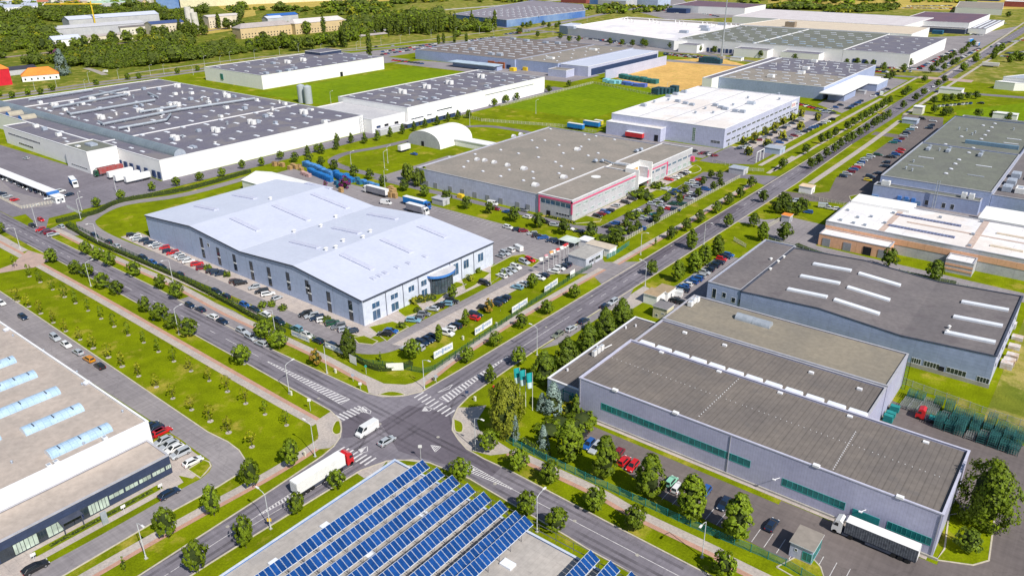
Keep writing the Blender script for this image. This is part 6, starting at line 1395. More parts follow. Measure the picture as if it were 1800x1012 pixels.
# ---- lorries
def lorry(px_, py_, rz, cab, box, L, label, side=None, tractor=True, z=.05, H=2.75, frame_only=False, name='articulated_lorry', cat='lorry', group=None):
    x0, y0 = at(px_, py_); t = thing(name, label, cat, (0, 0, 0), group=group)
    if box is not None:
        b = MB(); b.box(-L/2, -1.25, 1.2, L/2, 1.25, 1.2+H, 1, bottom=True); b.box(-L/2, -1.27, 1.2+H, L/2, 1.27, 1.28+H, 0)
        b.box(-L/2-.02, -1.2, 1.3, -L/2-.06, 1.2, 1.1+H, 2, bottom=True); b.build('trailer_box', [box, side or box, UNITW], t)
    b = MB(); b.box(-L/2+.1, -1.1, .85, L/2, 1.1, 1.2, bottom=True)
    for s in (-1, 1): b.box(-L/2+4.5, s*1.2, .45, L/2-4.2, s*1.12, 1.0, bottom=True)
    b.build('chassis', TRIMD, t)
    for i in range(3):
        for s in (-1, 1):
            w = MB(); X = -L/2+1.5+i*1.3; w.tube([(X, s*.85, .5), (X, s*1.22, .5)], .5, 12); w.build('wheel', TYRE, t)
    if tractor:
        X = L/2
        b = MB(); P = [(X+.55, .9), (X+.5, 3.3), (X+1.1, 3.75), (X+2.0, 3.35), (X+2.45, 2.2), (X+2.55, 1.1), (X+2.5, .5), (X+.6, .5)]
        k = len(b.v)
        for y, s in ((-1.22, .97), (-1.12, 1), (1.12, 1), (1.22, .97)):
            cx = X+1.5
            for a, c in P: b.v.append((cx+(a-cx)*s, y, 1.9+(c-1.9)*s))
        n = len(P)
        for s in range(3):
            for i in range(n): j = (i+1) % n; b.f.append([s*n+j, s*n+i, (s+1)*n+i, (s+1)*n+j]); b.m.append(0)
        b.f.append(list(range(n))); b.f.append([3*n+n-1-i for i in range(n)]); b.m += [0, 0]
        c = b.build('cab', CARP, t, col=CC[cab][1]); c['paint'] = 1
        g = MB(); g.poly([(X+2.03, -1.0, 3.28), (X+2.47, -1.0, 2.22), (X+2.47, 1.0, 2.22), (X+2.03, 1.0, 3.28)]); g.build('windscreen', CGL, c)
        g = MB()
        for s in (-1, 1): P = [(X+1.3, s*1.235, 2.1), (X+2.2, s*1.235, 2.1), (X+1.9, s*1.235, 2.9), (X+1.3, s*1.235, 2.9)]; g.poly(P if s < 0 else P[::-1])
        g.build('side_window', CGL, c)
        for s in (-1, 1):
            w = MB(); w.box(X+2.5, s*.65, .75, X+2.58, s*1.1, 1.0, bottom=True); w.build('headlight', LAMPW, c)
            w = MB(); w.box(X+2.1, s*1.24, 2.3, X+2.25, s*1.42, 3.0, bottom=True); w.build('mirror', TRIMD, c)
            for xx in (X+1.8, X-1.3):
                w = MB(); w.tube([(xx, s*.85, .5), (xx, s*1.22, .5)], .5, 12); w.build('wheel', TYRE, t)
        b = MB(); b.box(X-2.5, -.5, .5, X+.6, .5, .9, bottom=True); b.box(X-1.0, -1.15, .4, X+.4, -.6, .95, bottom=True); b.box(X-1.0, .6, .4, X+.4, 1.15, .95, bottom=True); b.build('tractor_frame', TRIMD, t)
    t.location = (x0, y0, z); t.rotation_euler = (0, 0, rz)
    return t
TW = mat('trailer_white', (.82, .82, .82), (.74, .74, .75), .5, .4, seams=(('z', .9, .03, .9),), obj_space=True); TG = mat('curtain_grey', (.30, .30, .34), (.24, .24, .28), .6, seams=(('x', .6, .06, .75),), obj_space=True)
TB = mat('curtain_blue', (.02, .22, .62), (.02, .18, .5), .6, seams=(('x', 1.2, .06, .75),), obj_space=True); TK = mat('curtain_open', (.05, .055, .07), (.11, .12, .14), 1.6, seams=(('x', .45, .1, 1.9),), obj_space=True); TRD = mat('curtain_red', (.35, .05, .05), (.30, .12, .12), .6, obj_space=True); TGR = mat('cab_green_box', (.02, .35, .18))
lorry(562, 846, PY, 'r', TW, 13.6, 'articulated lorry with red cab and long white trailer entering the junction', z=.05)
lorry(1546, 963, PI, 'w', TW, 13.6, 'lorry with white cab and half opened dark curtain trailer beside the ribbed warehouse', side=TK)
lorry(130, 326, -.25, 'w', TW, 9.5, 'lorry with white cab and white box driving on the factory yard', side=mat('box_blue', (.10, .25, .5)))
lorry(196, 305, PI+PY, 'e', TRD, 13, 'lorry with green cab and brown red trailer backed to the factory dock', cat='lorry').rotation_euler = (0, 0, -PY); 
for i, (a, b_, lb) in enumerate(((213, 311, 'first'), (225, 317, 'second'), (243, 319, 'third'))): lorry(a, b_, -PY, 'w', TW, 13, 'parked grey white trailer without cab at the factory docks, %s from the left' % lb, tractor=False, name='trailer', cat='trailer', group='trailers at the docks')
lorry(664, 343, PI, 'w', TW, 13.6, 'lorry with white cab and grey curtain trailer behind the gabled hall', side=TG)
lorry(730, 363, 0, 'b', TW, 13.6, 'blue lorry with bright blue curtain trailer in the asphalt yard', side=TB); lorry(731, 374, 0, 'w', TW, 10, 'lorry with white cab and grey trailer beside the bright blue lorry', side=TG)
lorry(711, 266, PY, 'w', TW, 8, 'white box trailer parked at the oval lawn bend', tractor=False, name='trailer', cat='trailer')
for i, (a, b_, m_, lb) in enumerate(((1012, 228, TB, 'pale blue'), (1040, 224, TB, 'blue'), (1052, 222, mat('tr_yellow', (.7, .6, .05)), 'yellow'), (1115, 244, mat('tr_red', (.6, .04, .05)), 'red'))): lorry(a, b_, 0, 'w', TW, 12 if i != 2 else 6, lb+' sided trailer parked behind the silver office hall yard', side=m_, tractor=False, name='trailer', cat='trailer')
for i, (a, b_, m_, c, lb) in enumerate(((1078, 66, mat('tr_orange', (.7, .45, .03)), 'y', 'yellow'), (1098, 68, TGR, 'e', 'green'), (1055, 63, NAVYD, 'n', 'navy'), (1520, 105, TB, 'l', 'pale blue'), (1000, 127, NAVYD, 'n', 'dark blue'), (1155, 66, TB, 'b', 'bright blue'), (1320, 83, TW, 'w', 'white'), (1705, 75, TB, 't', 'teal sided'), (1718, 82, TB, 't', 'second teal sided'))): lorry(a, b_, .2*i, c, TW, 10, lb+' lorry far away beside the %s' % ('white roofed hall docks', 'green containers', 'row of dark lorries', 'skylit warehouse dock', 'small grey block', 'end of the pale roofed hall', 'skylit warehouse docks', 'avenue end', 'avenue trees')[i], side=m_)
t = lorry(1548, 165, PY, 'w', TW, 6, 'small white truck turning at the grey block hall gate', name='box_truck', cat='truck') if 0 else put_car(*at(1549, 168), PY+.2, 'w', 'large white %K stopped at the grey block hall gate', None, 'van', .05); t.scale = (1.5, 1.3, 1.4)
lorry(1740, 118, 0, 'w', TW, 14, 'white and red truck trailer parked right of the far avenue', side=mat('tr_white_red', (.75, .7, .7)), name='trailer', cat='trailer', tractor=False)
# forklift style red tractor unit with a green flatbed
t = lorry(1655, 745, PI+.05, 'r', None, 6.5, 'small red truck with green flatbed beside the stacked teal racks', name='flatbed_truck', cat='truck'); t.scale = (1.05, 1, .85)
b = MB(); b.box(-3.2, -1.2, 1.22, 2.9, 1.2, 1.35, bottom=True)
for x in (-3.2, -.3, 2.7): b.box(x, -1.2, 1.35, x+.12, -1.1, 2.2); b.box(x, 1.1, 1.35, x+.12, 1.2, 2.2)
o = b.build('flatbed', None or MATS['teal_paint']); o.parent = t
# ==== vegetation =================================================================================
LEAF = leaf_mat('leaves', (.220, .300, .010), (.100, .155, .008)); LEAFD = leaf_mat('dark_leaves', (.155, .215, .012), (.062, .10, .009)); LEAFY = leaf_mat('yellow_green_leaves', (.42, .40, .018), (.24, .26, .015), .35)
LEAFO = leaf_mat('autumn_leaves', (.50, .30, .04), (.30, .22, .03)); SPRUCE = leaf_mat('blue_spruce_needles', (.30, .38, .34), (.14, .21, .19), .1); WILLOW = leaf_mat('willow_leaves', (.36, .38, .03), (.16, .19, .02)); LEAFW = leaf_mat('wood_leaves', (.200, .250, .018), (.075, .115, .012), .25)
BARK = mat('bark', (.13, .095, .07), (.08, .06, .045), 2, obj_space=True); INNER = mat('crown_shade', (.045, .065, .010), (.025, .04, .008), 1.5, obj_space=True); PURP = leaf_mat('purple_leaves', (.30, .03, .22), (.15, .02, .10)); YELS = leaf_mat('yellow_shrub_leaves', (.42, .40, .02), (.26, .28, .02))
def leafquad(mb, p, nrm, s, rr, mi=0):
    u = nrm.cross(Vector((rr.uniform(-1, 1), rr.uniform(-1, 1), rr.uniform(-1, 1))))
    if u.length < 1e-3: u = Vector((1, 0, 0))
    u.normalize(); v = nrm.cross(u).normalized(); a = s*rr.uniform(.7, 1.2); b_ = a*rr.uniform(.45, .8)
    mb.poly([p-u*a, p-v*b_, p+u*a, p+v*b_], mi)
def prof_r(kind, t):                         # relative radius at relative height 0..1
    if kind == 'round': return math.sqrt(max(0, 1-(2*t-.95)**2*1.0))*(1-.12*t) if t < .98 else .1
    if kind == 'oval': return (math.sin(PI*min(1, t*.93+.06))**.62)*(1-.38*t)
    if kind == 'cone': return (1-t)**.8*(.35+.65*min(1, t*8))+.02
    if kind == 'conic': return math.sin(PI*min(1, (t+.04)**.62))**.8*.95
    if kind == 'poplar': return math.sin(PI*min(1, (t+.02)**.75))**.55
    return math.sin(PI*t)**.6
def crown(kind, R, z0, z1, nclump, nleaf, ls, seed, fill=.62, lump=.22):
    rr = random.Random(seed); mb = MB(); Hc = z1-z0; ph = [rr.uniform(0, 6.28) for _ in range(4)]
    def rad(t, a): return R*prof_r(kind, t)*(1+lump*.6*math.sin(2*a+ph[0]+3*t)+lump*.5*math.sin(5*a+ph[1]-6*t)+lump*.3*math.sin(11*t+ph[2]))
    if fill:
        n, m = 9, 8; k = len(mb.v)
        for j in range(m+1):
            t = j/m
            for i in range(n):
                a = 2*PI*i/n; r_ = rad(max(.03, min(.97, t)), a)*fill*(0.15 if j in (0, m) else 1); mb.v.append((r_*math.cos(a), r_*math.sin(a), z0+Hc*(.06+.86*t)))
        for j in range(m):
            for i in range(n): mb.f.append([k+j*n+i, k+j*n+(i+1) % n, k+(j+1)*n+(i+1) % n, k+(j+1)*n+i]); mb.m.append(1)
    for c in range(nclump):
        t = rr.betavariate(1.15, 1.15); a = rr.uniform(0, 2*PI); q_ = rr.uniform(.70, 1.0)**.7; r_ = rad(t, a)*q_
        cc = Vector((r_*math.cos(a), r_*math.sin(a), z0+Hc*t)); cr = R*rr.uniform(.16, .30)
        out = Vector((math.cos(a), math.sin(a), (t-.4)*1.2)).normalized()
        for l in range(nleaf):
            d_ = Vector((rr.gauss(0, 1), rr.gauss(0, 1), rr.gauss(0, .8))); d_ = d_.normalized()
            if d_.dot(out) < -.35: d_ = -d_
            p = cc+d_*cr*rr.uniform(.5, 1.0); nrm = (d_*.7+out*.6+Vector((0, 0, .35))+Vector((rr.gauss(0, .3), rr.gauss(0, .3), rr.gauss(0, .3)))).normalized()
            leafquad(mb, p, nrm, ls, rr)
    return mb
def trunk(mb, r_, h, z1, R, rr, limbs=5):
    mb.tube([(0, 0, -.1), (rr.uniform(-.05, .05), rr.uniform(-.05, .05), h*.5), (0, 0, h)], r_, 7, 0, r_*.6)
    mb.tube([(0, 0, h), (rr.uniform(-.2, .2), rr.uniform(-.2, .2), z1*.9)], r_*.6, 5, 0, .03)
    for i in range(limbs):
        a = 2*PI*i/limbs+rr.uniform(-.4, .4); zz = h+(z1-h)*rr.uniform(.0, .45); L_ = R*rr.uniform(.6, .85)
        mb.tube([(0, 0, zz), (math.cos(a)*L_*.5, math.sin(a)*L_*.5, zz+L_*.45), (math.cos(a)*L_, math.sin(a)*L_, zz+L_*.75)], r_*.38, 5, 0, .02)
def tree_proto(nm, kind, R, hb, h, ncl, nl, ls, seed, leaf, fill=.62, tr=.13, lump=.22, mulch=False):
    t = thing(nm, None, None); rr = random.Random(seed*7+1)
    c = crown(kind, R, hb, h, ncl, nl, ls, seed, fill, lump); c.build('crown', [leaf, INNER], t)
    m = MB(); trunk(m, tr, hb+.2, h, R, rr); m.build('trunk', BARK, t)
    if mulch:
        m = MB(); m.cyl(0, 0, 0, .05, .75, 10); m.build('mulch_ring', WALK, t); m = MB(); m.cyl(.35, .2, 0, 1.8, .04, 5); m.build('stake', BARK, t)
    t.location = (-3000-7*seed, -1100, 0)
    return t
TP = {
 'verge': [tree_proto('street_tree', 'round', 2.35, 1.5, 6.0, 62, 17, .30, s, LEAF, lump=.2) for s in (1, 2, 3, 4)],
 'vergeD': [tree_proto('street_tree', 'round', 2.3, 1.4, 6.0, 58, 16, .30, s, LEAFD) for s in (5, 6, 7)],
 'tall': [tree_proto('tall_tree', 'oval', 2.6, 1.3, 10, 95, 22, .34, s, LEAF, lump=.16) for s in (8, 9, 10)],
 'tallD': [tree_proto('tall_tree', 'conic', 3.1, .9, 10, 110, 24, .34, s, LEAFD, lump=.10) for s in (11, 12, 13)],
 'young': [tree_proto('young_tree', 'round', 1.25, 1.5, 4.9, 24, 12, .20, s, LEAFY, .0, .06, .3, True) for s in (14, 15, 16)],
 'youngG': [tree_proto('young_tree', 'round', 1.2, 1.4, 4.6, 24, 12, .20, s, LEAF, .0, .06, .3, True) for s in (17, 18)],
 'conic': [tree_proto('conical_tree', 'conic', 1.7, .8, 6.5, 55, 16, .28, s, LEAFD, .7, .12, .1) for s in (19, 20)],
 'autumn': [tree_proto('street_tree', 'oval', 2.1, 1.2, 6, 50, 15, .28, 21, LEAFO)],
 'spruce': [tree_proto('blue_spruce', 'cone', 3.0, .3, 9.5, 120, 18, .26, 22, SPRUCE, .6, .16, .14)],
 'willow': [tree_proto('large_tree', 'round', 6.2, 1.0, 15, 190, 28, .42, s, WILLOW, .7, .4, .26) for s in (23,)],
 'big': [tree_proto('large_tree', 'oval', 6.6, .8, 15.5, 170, 26, .40, s, LEAF, .55, .4, .5) for s in (24,)],
 'poplar': [tree_proto('poplar_tree', 'poplar', 3.0, 1.0, 24, 95, 15, .62, s, LEAFW, .75, .3, .12) for s in (25, 26)],
 'wood': [tree_proto('woodland_tree', 'round', 5.4, 1.5, 12.5, 62, 16, .75, s, LEAFW, .75, .3, .22) for s in (27, 28, 29)],
 'woodL': [tree_proto('woodland_tree', 'round', 5.0, 1.2, 11.5, 62, 16, .75, s, LEAF, .75, .3, .22) for s in (30, 31)],
 'bush': [tree_proto('shrub', 'round', 1.3, .0, 1.7, 26, 13, .20, s, LEAF, .75, .05, .15) for s in (32, 33)],
 'bushY': [tree_proto('shrub', 'round', 1.5, .0, 2.3, 30, 13, .22, 34, YELS, .75, .05, .15)],
 'purple': [tree_proto('purple_tree', 'round', 2.2, .6, 5.5, 40, 13, .3, 35, PURP, .7, .12, .2)],
 'thin': [tree_proto('young_tree', 'oval', .8, .6, 3.6, 22, 12, .18, 36, LEAF, .5, .06, .1)],
}
BASEH = {'verge': 6, 'vergeD': 6, 'tall': 10, 'tallD': 10, 'young': 4.9, 'youngG': 4.6, 'conic': 6.5, 'autumn': 6, 'spruce': 9.5, 'willow': 15, 'big': 15.5, 'poplar': 24, 'wood': 12.5, 'woodL': 11.5, 'bush': 1.7, 'bushY': 2.3, 'purple': 5.5, 'thin': 3.6}
bpy.context.view_layer.update(); KIDS = kids(); trnd = random.Random(77); FIRST = set()
def tree(kind, x, y, label, group=None, h=None, wide=1.0, z=0.0, cat='tree'):
    p = trnd.choice(TP[kind]); s = (h or BASEH[kind]*trnd.uniform(.88, 1.10))/BASEH[kind]; w_ = s*wide*trnd.uniform(.92, 1.08)
    if p.name not in FIRST:
        FIRST.add(p.name); p.location = (x, y, z); p.rotation_euler = (0, 0, trnd.uniform(0, 6.28)); p.scale = (w_, w_, s); tag(p, label, cat, group); return p
    o = dup(p, KIDS, (x, y, z), trnd.uniform(0, 6.28), (w_, w_, s), label, group); o['category'] = cat
    return o
def trees(spec, tx, ty, kind, desc, k=4, group='street trees', h=None, wide=1.0, noun=None, jit=.1):
    L = sorted([(tx+float(a.split(',')[0])/k, ty+float(a.split(',')[1])/k, (a.split(',')+['', ''])[2]) for a in spec.split()])
    for i, (u, v, o_) in enumerate(L):
        x, y = at(u, v); kd = {'': kind, 'd': 'vergeD', 'T': 'tall', 'D': 'tallD', 'y': 'young', 'g': 'youngG', 'a': 'autumn', 'c': 'conic', 't': 'thin', 'Y': 'bushY', 'v': 'verge'}[o_]
        n_ = noun or {'verge': 'round green tree', 'vergeD': 'round dark tree', 'tall': 'tall leafy tree', 'tallD': 'tall dense tree', 'young': 'young yellowish tree', 'youngG': 'young green tree', 'autumn': 'reddish tree', 'conic': 'conical tree', 'thin': 'slim young tree', 'bush': 'green bush', 'bushY': 'yellow green bush', 'willow': 'large tree', 'poplar': 'slim poplar', 'wood': 'woodland tree', 'woodL': 'light woodland tree'}[kd]
        tree(kd, x, y, '%s, %s from left %s' % (n_, ordn(i+1), desc), group, h if kd == kind else None, wide)
trees('0,412 92,462 135,482 155,487 183,507 207,519 257,549 282,564 305,578 334,591 425,641', 0, 0, 'verge', 'on the lower verge of the main road', 1)
trees('153,448 172,458 194,468 238,486 284,508 312,525 466,597 491,613 557,643,a', 0, 0, 'verge', 'on the upper verge of the main road', 1)
trees('31,530 51,539 72,551 94,567 116,582 141,597 164,612 191,628 215,644 244,661 275,680 304,700 337,720 370,740 402,760 443,785', 0, 0, 'young', 'in the lower row of the lawn', 1, 'young lawn trees', None, 1.0)
trees('26,471,g 52,486,g 71,496,g 93,509,g 114,522,g 133,533,g 155,546,g 178,560,g 201,574,g 226,589,g 253,602,g 279,618,g 306,635,g 336,652 368,669 400,688 432,709 466,728,g 504,747,g', 0, 0, 'young', 'in the upper row of the lawn', 1, 'young lawn trees', None, .85)
trees('8,530,g 60,512,g 118,545,g', 0, 0, 'youngG', 'of the short middle row on the lawn', 1, 'young lawn trees') if 0 else None
trees('594,861 523,903', 0, 0, 'verge', 'on the grass strip beside the red cab lorry', 1, h=5.4, wide=.85)
trees('514,822 445,857 433,962 350,1007 377,906 297,946 220,1003,t', 0, 0, 'verge', 'beside the lower left avenue', 1, h=7.8, wide=.66)
trees('810,845 925,905 977,935 912,827 967,850 1045,897 1115,930 1270,1014', 0, 0, 'verge', 'on the verges below the teal fence', 1, h=5.9)
trees('1000,810 1062,840 1140,875 1212,912 1292,947', 0, 0, 'tall', 'of the big trees lining the teal fence', 1, 'big fence trees', 11.2, 1.12)
trees('726,632,v 772,601 819,573 860,551,a 669,636,t 614,628,D', 0, 0, 'tall', 'behind the bannered fence corner', 1, h=6, wide=.85)
trees('936,507,v 887,487,t 907,470,t 796,527,v', 0, 0, 'verge', 'in the lawns of the glass entrance hall', 1, h=5.5, wide=.9)
trees('821,637 871,609 917,577 962,552 1010,524', 0, 0, 'verge', 'on the avenue verge below the banners', 1, h=5.0)
trees('957,674 996,648 1034,622 1063,594 1093,576', 0, 0, 'tallD', 'in the dense dark row beside the annexe', 1, 'dense row trees', 10.2, 1.08)
trees('862,674,c 912,643 860,793 ', 0, 0, 'verge', 'around the flag lawn edge', 1, h=6)
trees('1145,484 1279,400 1325,399 1341,356', 0, 0, 'vergeD', 'on the right verge of the avenue', 1, h=6)
trees('1152,432,t 1180,421 1206,406 1231,391 1259,375 1281,360 1301,348 1320,330', 0, 0, 'vergeD', 'on the verge along the white fence', 1, h=5.6)
trees('1191,495 1220,479 1238,466 1261,449 1215,438 1340,424', 0, 0, 'tall', 'beside the row of cars at the transformer cabins', 1, h=8.2, wide=1.25)
trees('855,735 820,750 790,775 755,795 715,822 683,840 645,862 600,890 557,920 468,965 420,992 372,1013', 1350, 0, 'vergeD', 'along the avenue beside the silver office hall', h=6.2, wide=.9)
trees('842,838 805,858 770,882 740,900 690,935 642,965 590,995 553,1013 945,770', 1350, 0, 'vergeD', 'on the far side of the avenue', h=6.2, wide=.95)
trees('262,75 350,148 303,175 405,100 465,68 508,30 100,180', 1350, 253, 'vergeD', 'on the avenue median near the barriers', h=6)
trees('1035,712 1090,675 950,683 980,660 1095,583 1190,612 1237,582 1165,735 1237,722 1287,717 1345,712 1403,705 1462,697 1165,800 1270,815 1235,818 1475,828 1575,838 1688,858', 1350, 0, 'vergeD', 'around the far crossing and the lawn', h=6, wide=1.15)
trees('365,88 465,72 567,42 375,135,d 458,162,d 555,187,d 690,235,d 800,252,d 893,300,d 1045,332,d 1185,372,d 1345,410,d 1483,458,d 1640,492,d 275,130,d', 450, 253, 'conic', 'around the asphalt yard and crate stacks', h=6.6)
trees('45,158 175,112 430,62', 450, 253, 'verge', 'on the kerb of the factory road end', h=5)
trees('375,905 470,905', 0, 0, 'verge', 'x y') if 0 else None
trees('20,548 187,592 360,640 555,665 850,642,g 730,725', 900, 253, 'vergeD', 'around the lawn strip before the pink trimmed hall', h=7)
trees('1395,245 1458,250 1340,292 1415,330 1465,305 1218,352 1088,410 1308,375 955,500 1040,510 1010,560 797,590 880,612 1178,420 830,640', 900, 253, 'vergeD', 'inside the shrubbed car park', h=4.6, wide=1.0)
trees('570,1010 670,1008 765,1010 855,990 945,963 1030,943 1113,923 1190,900 1275,883 1350,857 1420,842', 450, 0, 'conic', 'of the conical row by the long dark roofed hall', group='conical row trees', h=6.6, wide=1.1)
trees('1495,833,d 1675,752 1760,725', 450, 0, 'verge', 'beside the road at the mown lawn end', h=6); trees('35,708 260,653 400,617', 900, 0, 'vergeD', 'on the road edge of the big green lawn', h=6)
trees('680,448 855,392 1075,333 1243,298 1408,262 1565,232 1707,175', 0, 253, 'verge', 'along the road in front of the huge factory', h=4.8)
trees('1085,268 1185,290 1060,262 1140,300', 450, 253, 'wood', 'in the tree group at the pink trimmed hall corner', h=9, wide=.6)
tree('willow', *at(891, 764), 'huge yellow green spreading tree at the junction beside the teal flags', h=15.5, wide=.62); tree('big', *at(1722, 922), 'huge dense green tree at the right end of the ribbed warehouse', h=16, wide=.78)
tree('spruce', *at(972, 726), 'silvery blue spruce before the ribbed warehouse entrance', h=9.3, wide=1.0); tree('spruce', *at(953, 722), 'smaller bluish spruce left of the silvery blue spruce', h=5.5, wide=.9); tree('spruce', *at(955, 790), 'pale spruce behind the teal fence near the path', h=7, wide=.7)
tree('conic', *at(1012, 733), 'slim yellow green cypress beside the warehouse entrance', h=7, wide=.75); tree('spruce', *at(112, 133), 'tall blue spruce beside the orange roofed villa', h=24, wide=.9); tree('spruce', *at(905, 775), 'narrow grey green spruce at the lower end of the flag lawn', h=8, wide=.5)
tree('vergeD', *at(1700, 970), 'dark round shrub tree on the kerbed lawn at the warehouse end', h=5.5, wide=1.25); trees('1560,472 1640,495 1377,424', 0, 0, 'vergeD', 'between the salmon banded hall and dark roofed warehouse', 1, h=8)
trees('60,490 100,470 140,500 200,500 225,470 95,430 125,440 250,480', 1350, 253, 'vergeD', 'in the thicket by the orange roofed guard box', h=6, wide=1.0)
trees('1000,725,Y 985,750 965,762 1012,758 1022,742', 0, 0, 'bush', 'on the lawn before the warehouse entrance', 1, 'entrance bushes', wide=1.8, h=2.6)
trees('690,532,Y 697,528,Y 712,530,Y 727,533,Y 742,530,Y 755,525 735,548 825,493,Y 838,478 706,575 845,470,Y', 0, 0, 'bush', 'along the glass entrance front', 1, 'entrance bushes', wide=1.3)
trees('478,538 498,545 575,566 366,474 400,486 462,540', 0, 0, 'bush', 'between cars beside the gabled hall wall', 1, 'bushes in the car bays', wide=.9, h=2.2)
trees('1120,346 1128,341 1136,349 1156,330 1115,382 1085,410 1062,425', 0, 0, 'bush', 'before the pink trimmed hall', 1, 'entrance bushes', wide=1.9, h=2.8)
tree('purple', *at(607, 332), 'magenta purple leaved tree beside the blue crates', h=6.5); tree('purple', *at(572, 328), 'small purple bush at the corner of the pale roof', h=3); tree('purple', *at(103, 108), 'dark red leaved tree beside the distant wood', h=12, wide=1.2)
trees('1307,255 1327,247 1344,238 1361,229 1376,219 1392,212 1408,205 1316,273 1349,259 1375,244 1406,228 1436,212', 0, 0, 'bushY', 'in the silver office hall car park', 1, 'yellow car park trees', h=5, wide=.8, noun='yellow leaved small tree')
trees('560,500,v 690,440,v 790,440,v', 450, 759, 'verge', 'x') if 0 else None
# hedge beside the hall drive and low planting
def hedge(P, w_, h, label, seed, m=None, dens=9, name='hedge'):
    rr = random.Random(seed); mb = MB(); P = smooth_line(P, 6) if len(P) > 2 else P
    A, B_ = offs(P, w_*.36), offs(P, -w_*.36)
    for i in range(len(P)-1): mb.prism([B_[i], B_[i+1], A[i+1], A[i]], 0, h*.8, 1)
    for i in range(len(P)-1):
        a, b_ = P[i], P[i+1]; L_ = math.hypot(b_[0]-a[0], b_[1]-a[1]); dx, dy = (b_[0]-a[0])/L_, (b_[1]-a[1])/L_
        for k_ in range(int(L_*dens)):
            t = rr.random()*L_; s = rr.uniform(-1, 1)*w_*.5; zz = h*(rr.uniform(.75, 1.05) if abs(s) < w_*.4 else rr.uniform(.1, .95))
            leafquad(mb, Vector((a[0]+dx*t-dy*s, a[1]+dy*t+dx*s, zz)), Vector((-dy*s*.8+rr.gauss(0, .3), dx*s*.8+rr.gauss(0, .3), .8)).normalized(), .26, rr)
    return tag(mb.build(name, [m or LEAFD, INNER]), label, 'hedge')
hedge([at(100, 392), at(130, 385), at(170, 375), at(215, 355), at(330, 334), at(440, 303)], 2.4, 2.0, 'long dark hedge curving between the factory road and the hall drive', 1)
hedge([at(118, 398), at(165, 425), at(215, 447), at(300, 483), at(330, 497), at(400, 533), at(440, 555), at(500, 585)], 1.8, 1.6, 'dark hedge between the cycle path and the gabled hall drive', 2, LEAF)
hedge([at(590, 613), at(610, 622), at(640, 640), at(668, 650), at(700, 648), at(724, 640)], 2.0, 1.4, 'low dark hedge behind the blank white banner at the corner', 3)
hedge([at(917, 777), at(945, 795), at(965, 805)], 2.2, 1.6, 'clipped green hedge behind the teal fence near the path', 4, LEAF)
hedge([at(960, 381), at(985, 386), at(1010, 392)], 2.0, .8, 'yellowish low hedge at the corner of the pink trimmed hall', 5, YELS)
hedge([at(700, 533), at(735, 531), at(765, 524)], 2.6, 1.5, 'yellow green clipped hedge before the glass entrance', 6, YELS)
hedge([(-150.8, 36), (-150.8, 58)], 1.0, .5, 'low green planting strip before the navy office, right part', 7, LEAF); hedge([(-150.8, 13), (-150.8, 24)], 1.0, .5, 'low green planting strip before the navy office, middle part', 8, LEAF)
for i, (a, b_) in enumerate((((1062, 420), (1110, 392)), ((1112, 388), (1140, 366)), ((1150, 362), (1180, 342)), ((1185, 340), (1215, 318)))): hedge([at(*a), at(*b_)], 1.8, 1.0, 'ragged shrub strip between rows of the shrubbed car park, %s from left' % ordn(i+1), 20+i, YELS if i % 2 else LEAF)
# rough planting on the right
hedge([at(1400, 432), at(1440, 447), at(1500, 463), at(1570, 478), at(1680, 500)], 2.6, 1.2, 'scrubby hedge between the two right hand halls', 30, LEAFD, 6)
# ---- woods and tree belts ----
def inside(p, P):
    c = False; j = len(P)-1
    for i in range(len(P)):
        if (P[i][1] > p[1]) != (P[j][1] > p[1]) and p[0] < (P[j][0]-P[i][0])*(p[1]-P[i][1])/(P[j][1]-P[i][1])+P[i][0]: c = not c
        j = i
    return c
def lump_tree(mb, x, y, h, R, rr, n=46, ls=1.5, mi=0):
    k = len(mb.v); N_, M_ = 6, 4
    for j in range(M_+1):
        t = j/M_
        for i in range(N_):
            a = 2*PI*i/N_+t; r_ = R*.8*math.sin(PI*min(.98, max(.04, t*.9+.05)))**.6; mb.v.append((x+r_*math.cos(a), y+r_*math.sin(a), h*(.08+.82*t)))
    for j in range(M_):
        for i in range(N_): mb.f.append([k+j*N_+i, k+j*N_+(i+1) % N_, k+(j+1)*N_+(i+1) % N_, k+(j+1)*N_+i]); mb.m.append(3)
    for _ in range(n):
        t = rr.betavariate(1.6, 1.1); a = rr.uniform(0, 6.28); r_ = R*math.sin(PI*min(.97, t*.9+.06))**.6*rr.uniform(.8, 1.05)
        p = Vector((x+r_*math.cos(a), y+r_*math.sin(a), h*(.1+.9*t))); leafquad(mb, p, Vector((math.cos(a)*.7+rr.gauss(0, .35), math.sin(a)*.7+rr.gauss(0, .35), .3+t+rr.gauss(0, .25))).normalized(), ls, rr, mi)
